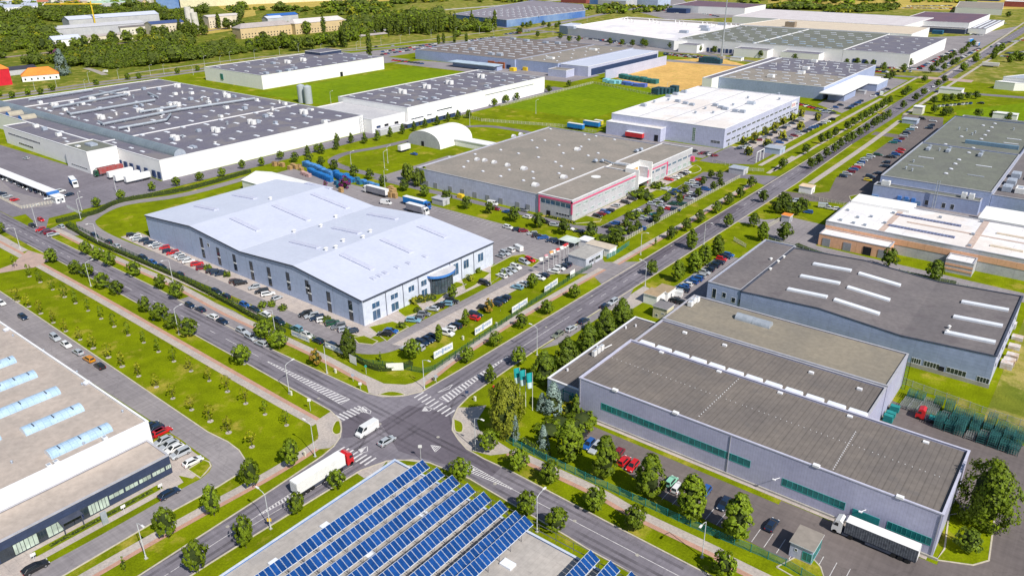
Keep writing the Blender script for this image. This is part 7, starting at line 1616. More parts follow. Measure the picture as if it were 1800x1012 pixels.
def wood(name, label, P, n, hs, Rs, seed, avoid=(), ls=1.5, nl=46, cat='wood', mixw=(3, 3, 1)):
    rr = random.Random(seed); mb = MB(); xs = [p[0] for p in P]; ys = [p[1] for p in P]; k = 0; tries = 0; got = []
    while k < n and tries < n*30:
        tries += 1; p = (rr.uniform(min(xs), max(xs)), rr.uniform(min(ys), max(ys)))
        if not inside(p, P) or any(inside(p, q_) for q_ in avoid): continue
        if noise.noise(Vector((p[0]*.012, p[1]*.012, seed))) < -.24: continue
        if any((p[0]-g[0])**2+(p[1]-g[1])**2 < (g[2]*.75)**2 for g in got[-400:]): continue
        f = .42+1.15*max(0, .5+noise.noise(Vector((p[0]*.013, p[1]*.013, 9)))*1.1)*rr.uniform(.6, 1.15)
        h = rr.uniform(*hs)*f; R = rr.uniform(*Rs)*f; got.append((p[0], p[1], R)); lump_tree(mb, p[0], p[1], h, R, rr, nl, ls*max(.6, min(1.2, R/6)), rr.choices((0, 1, 2, 4), (*mixw, .8))[0]); k += 1
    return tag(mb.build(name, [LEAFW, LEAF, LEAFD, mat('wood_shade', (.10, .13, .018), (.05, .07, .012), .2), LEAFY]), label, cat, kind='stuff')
RB = []                                     # clearings: built-up spots, tracks and the railway
for s in ('58,32 110,84 158,76 215,66 320,66 320,38 270,34 100,40', '340,38 355,66 420,55 415,20 370,20', '410,34 412,82 460,84 612,70 612,30', '-20,108 -20,175 100,150 100,118', '20,92 130,92 300,64 450,50 440,66 260,82 120,106 0,110', '136,118 200,135 300,128 350,118 450,107 700,70 690,60 500,85 300,112 200,125', '205,3 320,5 320,24 270,24 205,12', '140,112 130,122 190,134 185,128'):
    RB.append([at(*map(float, w.split(','))) for w in s.split()])
far = [at(*map(float, w.split(','))) for w in '-60,28 70,27 160,26 250,24 420,24 430,45 330,66 230,64 160,72 60,88 -60,100'.split()]
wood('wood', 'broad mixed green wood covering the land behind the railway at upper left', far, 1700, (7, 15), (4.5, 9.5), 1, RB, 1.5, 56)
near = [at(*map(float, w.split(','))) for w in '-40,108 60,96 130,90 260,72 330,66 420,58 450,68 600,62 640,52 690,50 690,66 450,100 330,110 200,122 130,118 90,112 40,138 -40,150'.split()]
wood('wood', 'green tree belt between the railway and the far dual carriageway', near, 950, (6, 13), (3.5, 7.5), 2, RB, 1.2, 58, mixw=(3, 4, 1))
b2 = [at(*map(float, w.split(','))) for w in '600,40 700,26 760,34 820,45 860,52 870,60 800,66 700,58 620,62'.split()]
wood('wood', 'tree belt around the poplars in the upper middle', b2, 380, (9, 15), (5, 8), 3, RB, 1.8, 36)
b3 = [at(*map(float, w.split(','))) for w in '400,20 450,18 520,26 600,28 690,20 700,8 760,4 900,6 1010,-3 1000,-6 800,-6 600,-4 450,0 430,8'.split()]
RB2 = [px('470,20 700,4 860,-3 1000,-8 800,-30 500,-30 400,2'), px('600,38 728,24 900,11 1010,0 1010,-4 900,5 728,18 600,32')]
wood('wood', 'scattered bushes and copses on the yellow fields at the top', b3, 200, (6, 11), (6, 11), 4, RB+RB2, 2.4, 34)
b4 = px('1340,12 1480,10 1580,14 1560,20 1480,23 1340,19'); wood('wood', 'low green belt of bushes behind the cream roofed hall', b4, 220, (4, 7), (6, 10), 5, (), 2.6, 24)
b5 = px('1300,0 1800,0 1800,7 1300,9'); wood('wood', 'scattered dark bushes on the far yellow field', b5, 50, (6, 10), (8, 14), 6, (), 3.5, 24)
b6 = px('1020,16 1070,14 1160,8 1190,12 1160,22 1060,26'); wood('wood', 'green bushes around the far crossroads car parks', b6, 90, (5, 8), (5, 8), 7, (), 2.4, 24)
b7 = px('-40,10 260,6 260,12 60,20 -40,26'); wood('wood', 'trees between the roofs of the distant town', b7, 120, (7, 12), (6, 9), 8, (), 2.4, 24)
trees('1335,250 1350,262 1375,265 1320,240 1540,200 1545,205 1680,180 1690,190 1270,238 1430,210', 0, 0, 'poplar', 'near the concrete silos and railway sheds', group='poplars', h=22)
trees('650,100 664,64 672,62 683,64 690,62 700,63 712,62 716,60 722,60 754,62 760,60 767,60 775,58 793,58 800,58 830,55 870,54 735,60 742,60 602,82 607,84 570,62', 0, 0, 'poplar', 'of the poplars in the upper middle', 1, group='poplars', h=27)
trees('522,90 545,88 475,88 465,82 500,82 585,84 608,60 540,60', 0, 0, 'wood', 'before the ochre railway houses', 1, 'trees by the railway houses', h=16)
trees('771,78 780,77 799,76 820,76', 0, 0, 'poplar', 'of the small poplars by the brown roofed hall', 1, group='poplars', h=13, wide=1.3)
trees('105,255 230,330 265,420 480,370 525,380 700,310 730,315 1000,340 1180,330 1240,345 1265,355', 0, 0, 'poplar', 'x') if 0 else None
trees('0,680 90,690 200,670 290,665 370,640 680,600 900,560 980,555 1250,520 1390,500', 0, 0, 'woodL', 'on the far road median behind the huge factory', group='median trees', h=5.5, wide=1.0)
trees('60,430 160,345 350,345 270,345 420,340', 450, 0, 'woodL', 'x') if 0 else None
trees('45,240 60,238 75,200 105,200 130,190 180,265 220,190 340,278 403,300 400,420 468,300 690,318 772,327 848,330 918,325 940,335 1115,350 1162,335 1258,350 1315,368 1365,360 1422,378 1700,385 1750,410 260,200 330,190 310,205', 900, 0, 'vergeD', 'along the middle road far behind', group='trees of the middle road', h=8)
trees('45,388 95,392 148,400 240,420 300,405 350,415 405,420 465,425 510,430 570,435 620,465 185,435 550,470 685,487 735,478 785,452 825,455 995,472 950,510 1145,515 865,560 830,580 810,500', 1350, 0, 'vergeD', 'beyond the grey block hall', group='trees beyond the grey block hall', h=7.5)
trees('1355,390 1380,375 1300,410 1275,425 1240,440 1215,455 1180,480 1235,500 1290,470 1325,455 1405,345 1440,330', 1350, 0, 'vergeD', 'along the far car park by the avenue', group='far avenue trees', h=7)
trees('1460,435 1580,415 1370,505 1600,385 1640,360 1700,440 1740,420 1780,430 1690,120', 1350, 0, 'woodL', 'right of the far avenue', group='far avenue trees', h=8)
for i, (u, v) in enumerate(((345, 128), (300, 130), (240, 134), (420, 120), (520, 100), (610, 88), (60, 158), (120, 150))): pass

trees('60,104 92,96 110,95 135,90 150,86 170,84 200,78 225,76 250,70 275,68 290,66 75,88 96,72 60,62 45,70 330,60 345,64 360,62 400,52 415,56 430,60 290,34 262,30 240,28 180,28 220,27 150,30 125,34 350,44 305,40', 0, 0, 'wood', 'around the railway sheds', 1, 'trees by the railway sheds', h=15, wide=1.0)
trees('440,88 455,84 470,86 486,84 505,86 515,82 560,80 575,78 592,76 612,74 625,72 640,68', 0, 0, 'woodL', 'in front of the ochre railway houses', 1, 'trees by the railway houses', h=13)
# ==== street furniture ==========================================================================
def lamp_proto():
    t = thing('street_lamp', None, None); b = MB(); b.cyl(0, 0, 0, .9, .17, 8); b.tube([(0, 0, .9), (0, 0, 9.0)], .11, 8, 0, .07); b.build('pole', METL, t)
    b = MB(); b.tube([(0, 0, 8.95), (.8, 0, 9.35), (2.1, 0, 9.6)], .07, 6, 0, .05); b.build('arm', METL, t)
    b = MB(); b.obox(2.5, 0, 9.55, .95, .38, .16, 0, 0, bottom=True); b.build('lamp_head', UNITW, t); b = MB(); b.box(-.3, -.3, 0, .3, .3, .15); b.build('base', CONC, t)
    return t
METL = mat('lamp_steel', (.62, .64, .66), (.52, .54, .56), 2, .4)
lp = lamp_proto(); bpy.context.view_layer.update(); KIDS = kids()
LP = [(36, 438, -PY, 'left of the first'), (160, 503, PY, ''), (173, 430, -PY, ''), (305, 498, -PY, ''), (65, 398, PY, ''), (315, 588, PY, ''), (485, 590, -PY, ''), (575, 656, 0, ''), (509, 692, PY, ''), (746, 683, 0, ''), (944, 624, PI, ''), (1126, 448, 0, ''), (1134, 503, PI, ''), (1237, 430, 0, ''), (554, 802, PI, ''), (476, 929, PI, ''), (257, 981, 0, ''), (944, 934, PY, ''), (1234, 979, -PY, ''), (836, 790, 0, ''), (640, 738, 0, '')]
LP = [l for l in LP if l[:2] != (640, 738)]
for i, (u, v, rz, _) in enumerate(sorted(LP)):
    x, y = at(u, v); lb = 'tall grey street lamp on the roadside, %s from left in the foreground streets' % ordn(i+1)
    if i == 0: lp.location = (x, y, 0); lp.rotation_euler = (0, 0, rz); tag(lp, lb, 'street lamp', 'street lamps')
    else: o = dup(lp, KIDS, (x, y, 0), rz, 1, lb, 'street lamps'); o['category'] = 'street lamp'
FL = '668,316,a 617,296,a 682,285,a 720,325,a 203,338,b 268,330,c'.split()
far_l = [(151/1+0, 160), (62, 160), (100, 154), (157, 146), (209, 140), (265, 133), (289, 131), (340, 132), (388, 116), (360, 116), (405, 108), (448, 104), (492, 98), (525, 92), (565, 93), (627, 89), (634, 82), (670, 80), (704, 77), (720, 62), (758, 66), (802, 62), (843, 60), (868, 62), (582, 183), (676, 296), (618, 297), (682, 287), (205, 338), (142, 385), (144, 370), (677, 330), (826, 222), (942, 200), (1001, 52), (866, 55), (972, 62), (1032, 38), (1172, 165), (1235, 190)]
for i, (u, v) in enumerate(sorted(far_l)):
    x, y = at(u, v); o = dup(lp, KIDS, (x, y, 0), trnd.choice((0, PY)), 1, 'distant slim street lamp, %s from left along the far roads and yards' % ordn(i+1), 'distant street lamps'); o['category'] = 'street lamp'
# fences: posts, rails and netting
def net_mat(name, c, alpha):
    m, nt, b, out = nodes_of(name); b.inputs['Base Color'].default_value = (*c, 1); b.inputs['Roughness'].default_value = .6
    t = N(nt, 'ShaderNodeBsdfTransparent'); mx = N(nt, 'ShaderNodeMixShader'); mx.inputs[0].default_value = alpha; nt.links.new(t.outputs[0], mx.inputs[1]); nt.links.new(b.outputs[0], mx.inputs[2]); nt.links.new(mx.outputs[0], out.inputs[0]); return m
NTEAL = net_mat('teal_wire_mesh', (.01, .22, .22), .42); NGRN = net_mat('green_wire_mesh', (.02, .10, .05), .45); NGRY = net_mat('grey_wire_mesh', (.45, .47, .42), .30)
def fence(P, label, post, net, h=1.7, step=3.0, w_=.07, name='mesh_fence', rails=True, group=None):
    t = thing(name, label, 'fence', (P[0][0], P[0][1], 0), group=group); g = MB(); ra = MB(); acc = 0; np_ = 0; extra = MB()
    for a, b_ in zip(P, P[1:]):
        L_ = math.hypot(b_[0]-a[0], b_[1]-a[1]); n = max(1, round(L_/step))
        g.poly([(*a, .1), (*b_, .1), (*b_, h), (*a, h)])
        ra.tube([(*a, h), (*b_, h)], .035, 4); ra.tube([(*a, .12), (*b_, .12)], .03, 4)
        for i in range(n):
            x, y = a[0]+(b_[0]-a[0])*i/n, a[1]+(b_[1]-a[1])*i/n; m = MB() if np_ < 99 else extra; m.box(x-w_, y-w_, 0, x+w_, y+w_, h+.12); np_ += 1
            if m is not extra: m.build('post', post, t)
    if extra.v: tag(extra.build('post', post, t), kind='stuff')
    g.build('wire_mesh', net, t)
    if rails: ra.build('rail', post, t)
    return t
fence([at(880, 768), at(902, 783), at(917, 789), at(960, 810), at(1046, 850), at(1134, 889), at(1213, 925), at(1290, 957), at(1380, 995), (-14, 120)], 'teal mesh fence between the sidewalk and the tree lined car park', TEAL, NTEAL, 1.9)
fence([at(1040, 470), at(1005, 490), at(926, 541), at(790, 633), at(765, 650), at(745, 656), at(724, 652), at(690, 645), at(640, 640), at(600, 618), at(540, 592), at(480, 566)], 'dark green mesh fence carrying the white banners around the gabled hall corner', mat('green_post', (.02, .09, .05)), NGRN, 1.7)
fence([at(480, 566), at(410, 530), at(330, 492), at(215, 440), at(120, 393)], 'dark green mesh fence inside the hedge along the cycle path', MATS['green_post'], NGRN, 1.4)
fence([(-147.6, 259), (-147.8, 326), (-147.4, 374)], 'white concrete post fence between the shrubbed car park and the verge', mat('white_fence_post', (.68, .62, .52)), NGRY, 1.5, 2.0, .12)
fence([(-172, 394), (-150, 388), (-142, 392)], 'pale mesh fence at the cross street by the silver office hall', MATS['white_fence_post'], NGRY, 1.6)
fence([(-367, 448), (-366, 573), (-294, 550)], 'pale mesh fence around the far edge of the big green lawn', MATS['white_fence_post'], NGRY, 1.8, 4)
fence([(-368, 405), (-345, 400), (-292, 417), (-262, 416)], 'pale mesh fence between the oval lawn and the big green lawn', MATS['white_fence_post'], NGRY, 1.8, 3)
fence([(-30, 209), (-10, 206), (10, 204), (40, 200)], 'grey mesh fence on the grass beside the teal racks', METAL, NGRY, 1.8, 3)
fence([at(1350, 423), at(1400, 437), at(1445, 450), at(1530, 470), at(1620, 490), at(1750, 520)], 'thin grey mesh fence along the dark roofed warehouse back', METAL, NGRY, 1.6, 3)
fence([at(0, 349), at(38, 367), at(95, 357)], 'white slatted fence around the factory car park corner', MATS['white_fence_post'], NGRY, 1.4, 1.2, .1)
fence([at(1350, 400), at(1385, 380), at(1392, 374)], 'white slatted gate fence by the guard box', MATS['white_fence_post'], NGRY, 1.6, 1.0, .1, 'gate_fence'); fence([at(1408, 342), at(1440, 352), at(1490, 362)], 'pale fence beside the peach roofed gate cabin', MATS['white_fence_post'], NGRY, 1.4, 2)
fence([at(1290, 423), at(1312, 436)], 'white slatted sliding gate at the right hand entrance', MATS['white_fence_post'], NGRY, 1.5, .8, .08, 'sliding_gate'); fence([at(1067, 455), at(1080, 449), at(1106, 431)], 'blue green mesh fence beside the container hut', TEAL, NTEAL, 1.8)
# banners on the fence
BW = mat('banner_white', (.80, .80, .78), (.74, .74, .72)); BB = mat('banner_blue', (.10, .24, .55))
def banner(a, b_, z0, z1, label, marks=True, blank=None, off=(.14, -.1)):
    a, b_ = at(*a), at(*b_); a = (a[0]+off[0], a[1]+off[1]); b_ = (b_[0]+off[0], b_[1]+off[1]); m = MB(); m.poly([(*a, z0), (*b_, z0), (*b_, z1), (*a, z1)])
    dx, dy = (b_[0]-a[0]), (b_[1]-a[1]); L_ = math.hypot(dx, dy); nx, ny = dy/L_*.02, -dx/L_*.02; m.poly([(a[0]-nx*3, a[1]-ny*3, z0), (a[0]-nx*3, a[1]-ny*3, z1), (b_[0]-nx*3, b_[1]-ny*3, z1), (b_[0]-nx*3, b_[1]-ny*3, z0)])
    if marks:
        rr = random.Random(label); u = .04
        while u < .94:
            w_ = rr.uniform(.018, .035); h0 = z0+(z1-z0)*rr.uniform(.28, .4); h1 = z0+(z1-z0)*rr.uniform(.68, .82)
            if .40 < u < .52: h0, h1, w_ = z0+(z1-z0)*.12, z0+(z1-z0)*.9, .03
            p, q_ = (a[0]+dx*u+nx, a[1]+dy*u+ny), (a[0]+dx*(u+w_)+nx, a[1]+dy*(u+w_)+ny); m.poly([(*p, h0), (*q_, h0), (*q_, h1), (*p, h1)], 1); u += w_+rr.uniform(.015, .04)
    return tag(m.build('banner', [BW, BB]), label, 'banner', 'fence banners')
for i, (a, b_) in enumerate((((763, 632), (796, 614)), ((835, 590), (865, 571)), ((900, 552), (927, 535)), ((957, 516), (980, 500)))): banner(a, b_, .25, 2.6, 'long white banner with small blue lettering on the fence, %s from left' % ordn(i+1))
banner((1002, 490), (1010, 485), .2, 2.9, 'narrow white banner nearest the gatehouse on the fence', False)
for i, (a, b_) in enumerate((((514, 590), (545, 603)), ((573, 611), (607, 625)))): banner(a, b_, .3, 2.2, 'pale blue striped banner on the path side fence, %s from left' % ordn(i+1), True, None, (0, -.2))
banner((616, 637), (628, 643), .3, 3.0, 'grey framed notice board at the fence corner', False, None, (0, -.2)); banner((681, 651), (711, 650), .2, 2.6, 'blank white banner facing the junction corner', False, None, (.1, -.4))
banner((118, 365), (145, 379), .1, 1.6, 'long white sign board on the lawn near the factory road', False)
# flags
def flag(u, v, h, cols, label, group, fl=1.0, w_=1.4, fh=3.2):
    x, y = at(u, v); t = thing('flagpole', label, 'flag', (x, y, 0), group=group); b = MB(); b.tube([(x, y, 0), (x, y, h)], .09, 8, 0, .05); b.build('pole', UNITW, t)
    b = MB(); n = 6
    for i in range(n):
        for j, (m0, m1) in enumerate(((0, .62), (.62, 1.0))):
            def p(k_, q_): s = k_/n; return (x-s*w_*.75-.05, y-s*w_*.55+.22*math.sin(s*5+q_*2), h-.1-q_*fh-.15*s)
            b.poly([p(i, m0), p(i, m1), p(i+1, m1), p(i+1, m0)], j)
    b.build('flag_cloth', cols, t)
FT = mat('flag_teal', (.02, .38, .40)); FWT = mat('flag_pale', (.62, .78, .80))
for i, (u, v) in enumerate(((914, 712), (924, 716), (936, 721))): flag(u, v, 11.5, [FT, FWT], 'tall white pole with teal and pale flag, %s of three on the junction lawn' % ordn(i+1), 'teal flags', w_=1.5, fh=4.6)
FR = mat('flag_red', (.65, .05, .06)); FPK = mat('flag_pink', (.70, .35, .42)); FO = mat('flag_orange', (.75, .35, .12))
for i, (u, v, m_) in enumerate(((955, 485, BW), (964, 479, FPK), (973, 473, FO), (977, 471, BW), (984, 468, FR), (991, 464, BW), (996, 461, FR), (999, 459, FR))): flag(u, v, 7.5, [m_, BW], 'slim flagpole with small flag before the gatehouse, %s from left' % ordn(i+1), 'flags by the gatehouse', w_=1.6, fh=1.4)
# signs and small posts at the junction
def signpost(u, v, h, label, disc=mat('sign_blue', (.03, .12, .5)), shape='disc', name='traffic_sign', col=None):
    x, y = at(u, v); t = thing(name, label, 'sign', (x, y, 0)); b = MB(); b.cyl(x, y, 0, h, .05, 6); b.build('post', METL, t); b = MB()
    if shape == 'disc': b.tube([(x+.06, y-.06, h-.4), (x+.10, y-.10, h-.4)], .38, 12)
    else: b.obox(x+.1, y-.1, h-.9, .9, .06, .8, math.radians(40), bottom=True)
    b.build('sign_plate', disc, t)
signpost(644, 657, 3, 'green round sign on the lawn behind the fence corner', mat('sign_green', (.02, .35, .28))); signpost(621, 670, 2.6, 'small traffic sign on the verge left of the junction', UNITG, 'sq'); signpost(634, 684, 2.4, 'white post sign at the end of the red cycle lane', UNITW, 'sq')
signpost(767, 672, 2.6, 'thin traffic sign on the right avenue verge near the crossing', UNITG, 'sq'); signpost(821, 700, 2.6, 'dark direction sign beside the avenue hatching', NAVYD, 'sq'); signpost(476, 928, 2.9, 'yellow diamond priority sign on the lower left lamp', YEL, 'sq')
signpost(740, 808, 4.5, 'tall bare post at the tip of the solar roofed hall', UNITW, 'sq'); signpost(546, 722, 4.0, 'white stub pole on the verge left of the west crossing', UNITW, 'sq'); signpost(868, 690, 2.5, 'small sign by the junction apron kerb', mat('sign_red', (.6, .03, .03)))
for i, (u, v) in enumerate(((590, 655), (764, 668), (512, 694), (835, 704), (814, 597), (873, 573), (536, 801))):
    x, y = at(u, v); b = MB(); b.box(x-.3, y-.2, 0, x+.3, y+.2, 1.2); b.box(x-.34, y-.24, 1.2, x+.34, y+.24, 1.28); tag(b.build('junction_box', mat('box_cream', (.68, .66, .55))), 'small cream roadside cabinet, %s listed from the west verge' % ordn(i+1) if 0 else 'small cream roadside cabinet near the junction, %s from left' % ordn(1+sorted(z[0] for z in ((590,), (764,), (512,), (835,), (814,), (873,), (536,))).index(u)), 'cabinet', 'roadside cabinets')
# ==== goods in the yards ==========================================================================
CB = mat('crate_blue', (.015, .14, .42), (.02, .19, .52), 1.2, seams=(('z', .8, .1, .6), ('xy', 1.2, .1, .6))); CBL = mat('crate_light_blue', (.10, .30, .62), (.05, .2, .5), 1.2, seams=(('z', .5, .1, .7),)); PAL = mat('pallet_wood', (.50, .32, .14), (.40, .25, .11), 1, seams=(('z', .15, .05, .5),)); CPK = mat('crate_pink', (.55, .36, .34), seams=(('z', .4, .08, .7),))
def stacks(spec, m, name, label, cat, group, L_=2.4, W_=1.2, H_=(1.4, 2.6), seed=1, nx=1, ny=1, rows=None):
    rr = random.Random(seed); L0 = sorted([tuple(map(float, w.split(','))) for w in spec.split()])
    for i, (u, v) in enumerate(L0):
        x, y = at(u, v); b = MB(); h = rr.uniform(*H_); n = max(1, int(h/.75))
        for k_ in range(n): e_ = .04*(k_ % 2); b.obox(x+rr.uniform(-.04, .04), y+rr.uniform(-.04, .04), k_*h/n+.02, L_-e_, W_-e_, h/n-.06, rr.uniform(-.03, .03), 0, bottom=True)
        tag(b.build(name, m), label % ordn(i+1), cat, group)
def lin(a, b_, n): return ' '.join('%f,%f' % (a[0]+(b_[0]-a[0])*i/(n-1), a[1]+(b_[1]-a[1])*i/(n-1)) for i in range(n))
stacks(lin((537, 292), (583, 311), 16), CBL, 'crate_stack', 'light blue crate stack, %s from left in the back row behind the gabled hall', 'crates', 'blue crate stacks', 2.2, 2.6, (2.6, 3.4), 1)
stacks(lin((547, 305), (580, 319), 10), CB, 'crate_stack', 'dark blue crate stack, %s from left in the front row behind the gabled hall', 'crates', 'blue crate stacks', 3.4, 2.2, (2.4, 3.0), 2)
stacks(lin((588, 309), (602, 318), 5)+' '+lin((609, 316), (618, 320), 3), CB, 'crate_stack', 'blue crate stack, %s from left beyond the long blue rows', 'crates', 'blue crate stacks', 2.6, 2.6, (2.2, 3.6), 3)
stacks(lin((636, 322), (662, 330), 7), CBL, 'crate_stack', 'bright blue crate stack, %s from left behind the grey curtain lorry', 'crates', 'blue crate stacks', 2.4, 2.0, (1.6, 2.4), 4)
stacks('592,325 596,330 614,318 622,320 628,317 632,324', mat('bin_navy', (.03, .07, .18), (.02, .2, .3), .8), 'crate_stack', 'dark navy crate stack, %s from left beside the purple tree', 'crates', 'navy crate stacks', 2.2, 2.0, (1.4, 2.6), 5)
stacks('483,292 490,291 497,293 515,293 520,297 526,296 510,298 530,300', PAL, 'pallet_stack', 'tan pallet stack, %s from left at the hall tent corner', 'pallets', 'pallet stacks', 2.4, 1.8, (1.6, 2.8), 6); stacks('533,307 538,309 543,311', CPK, 'crate_stack', 'pinkish crate stack, %s of three left of the dark blue row', 'crates', 'pink crate stacks', 2.2, 2, (1.8, 2.2), 7)
stacks('683,339 688,337 693,341 687,347 695,348 690,343 600,338', PAL, 'pallet_stack', 'orange pallet stack, %s from left between the two long lorries', 'pallets', 'pallet stacks', 2.0, 1.8, (2, 4.2), 8)
stacks('1066,144 1072,146 1078,147 1086,147', mat('crate_cyan', (.16, .48, .60), (.3, .58, .66), .5), 'crate_stack', 'pale cyan crate stack, %s from left at the tan field corner', 'crates', 'yard crates', 5, 5, (2.5, 3.2), 9)
stacks(lin((1095, 138), (1150, 147), 9), mat('rack_teal', (.03, .13, .13), (.05, .22, .21), .5, seams=(('xy', 2, .2, .5), ('z', 1.2, .1, .5))), 'rack_stack', 'dark teal rack stack, %s from left on the tan field edge', 'racks', 'teal rack stacks', 6, 6, (3, 4.4), 10)
stacks('1100,149 1107,150 1120,152 1130,153', mat('crate_violet', (.16, .10, .42), (.03, .2, .55), .05), 'crate_stack', 'violet blue crate stack, %s from left below the teal racks', 'crates', 'yard crates', 6, 5, (2.4, 3.2), 11)
stacks(lin((1153, 166), (1185, 163), 6), mat('bin_dark', (.04, .06, .08), (.02, .1, .14), .8), 'crate_stack', 'dark container stack, %s from left behind the silver office hall', 'crates', 'dark container stacks', 6, 5, (4, 6), 12)
stacks(lin((1236, 110), (1262, 112), 6), MATS['bin_dark'], 'crate_stack', 'dark stack, %s from left beneath the tall steel mast', 'crates', 'dark container stacks', 7, 7, (4, 6), 13)
stacks('925,124 932,122 938,124 902,125', YEL, 'yellow_bin', 'yellow bin stack, %s from left by the brown roofed hall', 'bins', 'yellow bins', 5, 5, (3, 4), 14); stacks('866,118 876,119 884,120', mat('crate_rust', (.45, .14, .06)), 'crate_stack', 'rust red container, %s of three below the brown roofed hall', 'containers', 'rust containers', 8, 5, (5, 6), 15)
stacks('810,348 818,341 825,343', YEL, 'yellow_bin', 'yellow skip, %s from left along the pink trimmed hall wall', 'skip', 'yellow skips', 3.2, 2, (1.8, 2.2), 16); stacks('770,323 776,328 786,332 794,330 800,335', mat('dusty_teal', (.06, .16, .2), (.18, .22, .24), .8), 'machine_unit', 'dusty teal machine unit, %s from left by the pink trimmed hall wall', 'machinery', 'wall machinery', 2.4, 2.2, (2, 3.4), 17)
stacks('1538,348 1550,343 1558,342 1568,346 1582,348 1592,357 1600,354 1612,360 1622,358 1630,362', mat('skip_blue', (.04, .16, .42), (.18, .28, .42), .5), 'skip_container', 'blue grey skip, %s from left between the right hand halls', 'skip', 'blue skips', 3, 2.2, (1.4, 2.4), 18); stacks('1555,338 1566,344 1621,352', YEL, 'yellow_skip', 'yellow skip, %s from left between the right hand halls', 'skip', 'yellow skips', 2.6, 2, (1.5, 2), 19)
stacks('1775,575 1788,596 1778,630 1772,640 1768,646 1782,612', mat('junk', (.45, .33, .25), (.6, .6, .62), .5), 'scrap_pile', 'scrap pile, %s from left beside the dark roofed warehouse end', 'scrap', 'scrap piles', 3, 2.4, (1, 2), 20); stacks('1640,40 1660,56 1680,58 1650,50'.replace('1640,40', '1648,60'), mat('bin_teal', (.02, .35, .38), (.02, .1, .2), .02), 'crate_stack', 'dark teal container, %s from left before the wine roofed hall', 'containers', 'far containers', 12, 8, (4, 6), 21)
# teal tube racks: open frames
RT1 = mat('rack_frame_teal', (.04, .18, .17), (.02, .07, .08), .9); RT2 = mat('rack_frame_grey', (.28, .30, .30), (.2, .22, .22), 1.5)
def rack_proto(nm, m, n):
    b = MB()
    for k_ in range(n):
        z0 = k_*.62
        for x in (-.95, .95):
            for y in (-1.2, 1.2): b.box(x-.05, y-.05, z0, x+.05, y+.05, z0+.6)
            b.box(x-.04, -1.2, z0+.5, x+.04, 1.2, z0+.6, bottom=True)
        for y in (-1.2, -.6, 0, .6, 1.2): b.box(-.95, y-.04, z0+.5, .95, y+.04, z0+.58, bottom=True)
        for x in (-.5, 0, .5): b.box(x-.03, -1.2, z0+.5, x+.03, 1.2, z0+.56, bottom=True)
    o = b.build(nm, m); o.location = (-3000, -1300, 0); return o
rp = [rack_proto('stacking_rack', RT1, 4), rack_proto('stacking_rack', RT2, 2), rack_proto('stacking_rack', RT1, 6)]
grid = []; rr = random.Random(8)
for i, u in enumerate((1603, 1618, 1633, 1650, 1668, 1686, 1703, 1722, 1741, 1760, 1779, 1796)):
    for j in range(3 if i < 4 else 4):
        x, y = at(u, 697+(u-1600)*.27 if i < 4 else 700+(u-1600)*.335); grid.append((x-.2*j, y-1.0-j*2.75, i, j))
seen_p = set()
for x, y, i, j in grid:
    p = rp[rr.choice((0, 0, 1, 2) if i > 3 else (0, 1, 1))]; lb = 'stack of open tube racks in the yard, %s stack from left, %s line from fence' % (ordn(i+1), ordn(j+1))
    if p.name not in seen_p: seen_p.add(p.name); o = p
    else: o = p.copy(); COL.objects.link(o)
    o.location = (x, y, 0); o.rotation_euler = (0, 0, rr.uniform(-.05, .05)); tag(o, lb, 'racks', 'stacked tube racks')
stacks('1565,732 1572,722 1560,740', TEAL, 'teal_trolley', 'teal trolley stack, %s from left against the sand roofed bay', 'trolleys', 'teal trolleys', 2.2, 1.4, (1.4, 2), 23)
# one person before the navy office
def person(u, v, shirt, legs, label):
    x, y = at(u, v); me = bpy.data.meshes.new('body'); J = [(0, 0, .95, .14), (0, 0, 1.2, .13), (0, 0, 1.42, .15), (0, 0, 1.54, .06), (0, 0, 1.66, .10), (0, 0, 1.76, .08), (-.2, 0, 1.42, .06), (-.27, .02, 1.15, .045), (-.25, .1, .9, .035), (.2, 0, 1.42, .06), (.27, .02, 1.15, .045), (.25, .1, .9, .035), (-.1, 0, .9, .09), (-.11, .03, .5, .065), (-.12, -.03, .06, .045), (.1, 0, .9, .09), (.11, .12, .5, .065), (.12, .2, .06, .045), (-.12, .12, .03, .035), (.12, .36, .04, .035)]
    E_ = [(0, 1), (1, 2), (2, 3), (3, 4), (4, 5), (2, 6), (6, 7), (7, 8), (2, 9), (9, 10), (10, 11), (0, 12), (12, 13), (13, 14), (0, 15), (15, 16), (16, 17), (14, 18), (17, 19)]
    me.from_pydata([j[:3] for j in J], E_, []); o = bpy.data.objects.new('person', me); COL.objects.link(o); me.materials.append(mat('cloth_'+shirt, (.05, .08, .25)))
    sk_ = o.modifiers.new('skin', 'SKIN'); o.modifiers.new('sub', 'SUBSURF').levels = 1
    for i, j in enumerate(J): me.skin_vertices[0].data[i].radius = (j[3], j[3]*.8)
    me.skin_vertices[0].data[0].use_root = True; o.location = (x, y, .06); o.rotation_euler = (0, 0, 1); tag(o, label, 'person')
person(147, 759+620/4, 'navy', 'navy', 'person in dark blue walking before the navy office entrance')
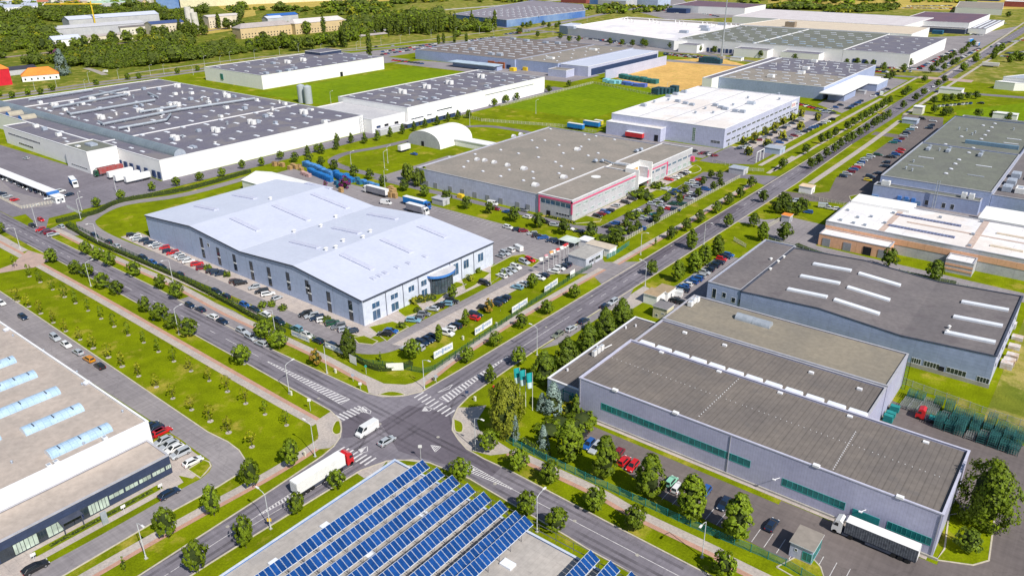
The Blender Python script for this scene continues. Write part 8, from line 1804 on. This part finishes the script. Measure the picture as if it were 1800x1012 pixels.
# shadow casting pillar sign and gate barrier
b = MB(); x, y = at(1362-10, 255); 
t = thing('entry_portal', 'white portal frame standing by the cross street near the avenue', 'gate', (*at(1335, 283), 0)); x, y = at(1335, 283); b = MB()
for d_ in (-5, 0, 5): b.box(x-.2, y+d_-.2, 0, x+.2, y+d_+.2, 6)
b.box(x-.15, y-5, 5.7, x+.15, y+5, 6.0, bottom=True); b.build('frame', TRIMW, t)
t = thing('picnic_bin', None, None) if 0 else None
# the sign on the red building
b = MB()
x, y = at(4, 140)
for (kk, ms) in ((0, 0),): pass
# remove any prototype that found no place
for o in list(bpy.data.objects):
    if o.parent is None and o.type in ('EMPTY', 'MESH') and o.location.x < -2990 and o.location.y < -800:
        for ch in [c for c in bpy.data.objects if c.parent == o or (c.parent and c.parent.parent == o)]: bpy.data.objects.remove(ch, do_unlink=True)
        bpy.data.objects.remove(o, do_unlink=True)
# ------------------------------------------------------------------ light, sky, camera
SUN_AZ = (.963, -.27); EL = math.radians(45.5)
d = Vector((SUN_AZ[0]*math.cos(EL), SUN_AZ[1]*math.cos(EL), math.sin(EL))).normalized()
L = bpy.data.lights.new('sun', 'SUN'); L.energy = 5.5; L.angle = math.radians(.5); L.color = (1.0, .95, .86)
lo = bpy.data.objects.new('sun', L); COL.objects.link(lo); lo.rotation_euler = d.to_track_quat('Z', 'Y').to_euler(); lo.location = (0, 0, 300)
W = bpy.data.worlds.new('World'); SC.world = W; W.use_nodes = True
nt = W.node_tree; bg = nt.nodes['Background']; sk = nt.nodes.new('ShaderNodeTexSky'); sk.sky_type = 'NISHITA'; sk.sun_disc = False
sk.sun_elevation = EL; sk.sun_rotation = math.atan2(SUN_AZ[0], SUN_AZ[1]); sk.air_density = 1.2; sk.dust_density = .6; sk.ozone_density = 1.6
nt.links.new(sk.outputs[0], bg.inputs[0]); bg.inputs[1].default_value = .092
cam = bpy.data.cameras.new('camera'); cam.sensor_width = 36; cam.lens = FOC/1800*36; cam.clip_start = 1; cam.clip_end = 20000
co = bpy.data.objects.new('camera', cam); COL.objects.link(co)
from mathutils import Matrix
M3 = Matrix((RT, -DN, -FW)).transposed()
co.matrix_world = Matrix.Translation((0, 0, CH)) @ M3.to_4x4()
SC.camera = co
SC.view_settings.view_transform = 'Standard'; SC.view_settings.look = 'None'; SC.view_settings.exposure = 0
SC.cycles.max_bounces = 5; SC.cycles.transparent_max_bounces = 4
SC.render.film_transparent = False
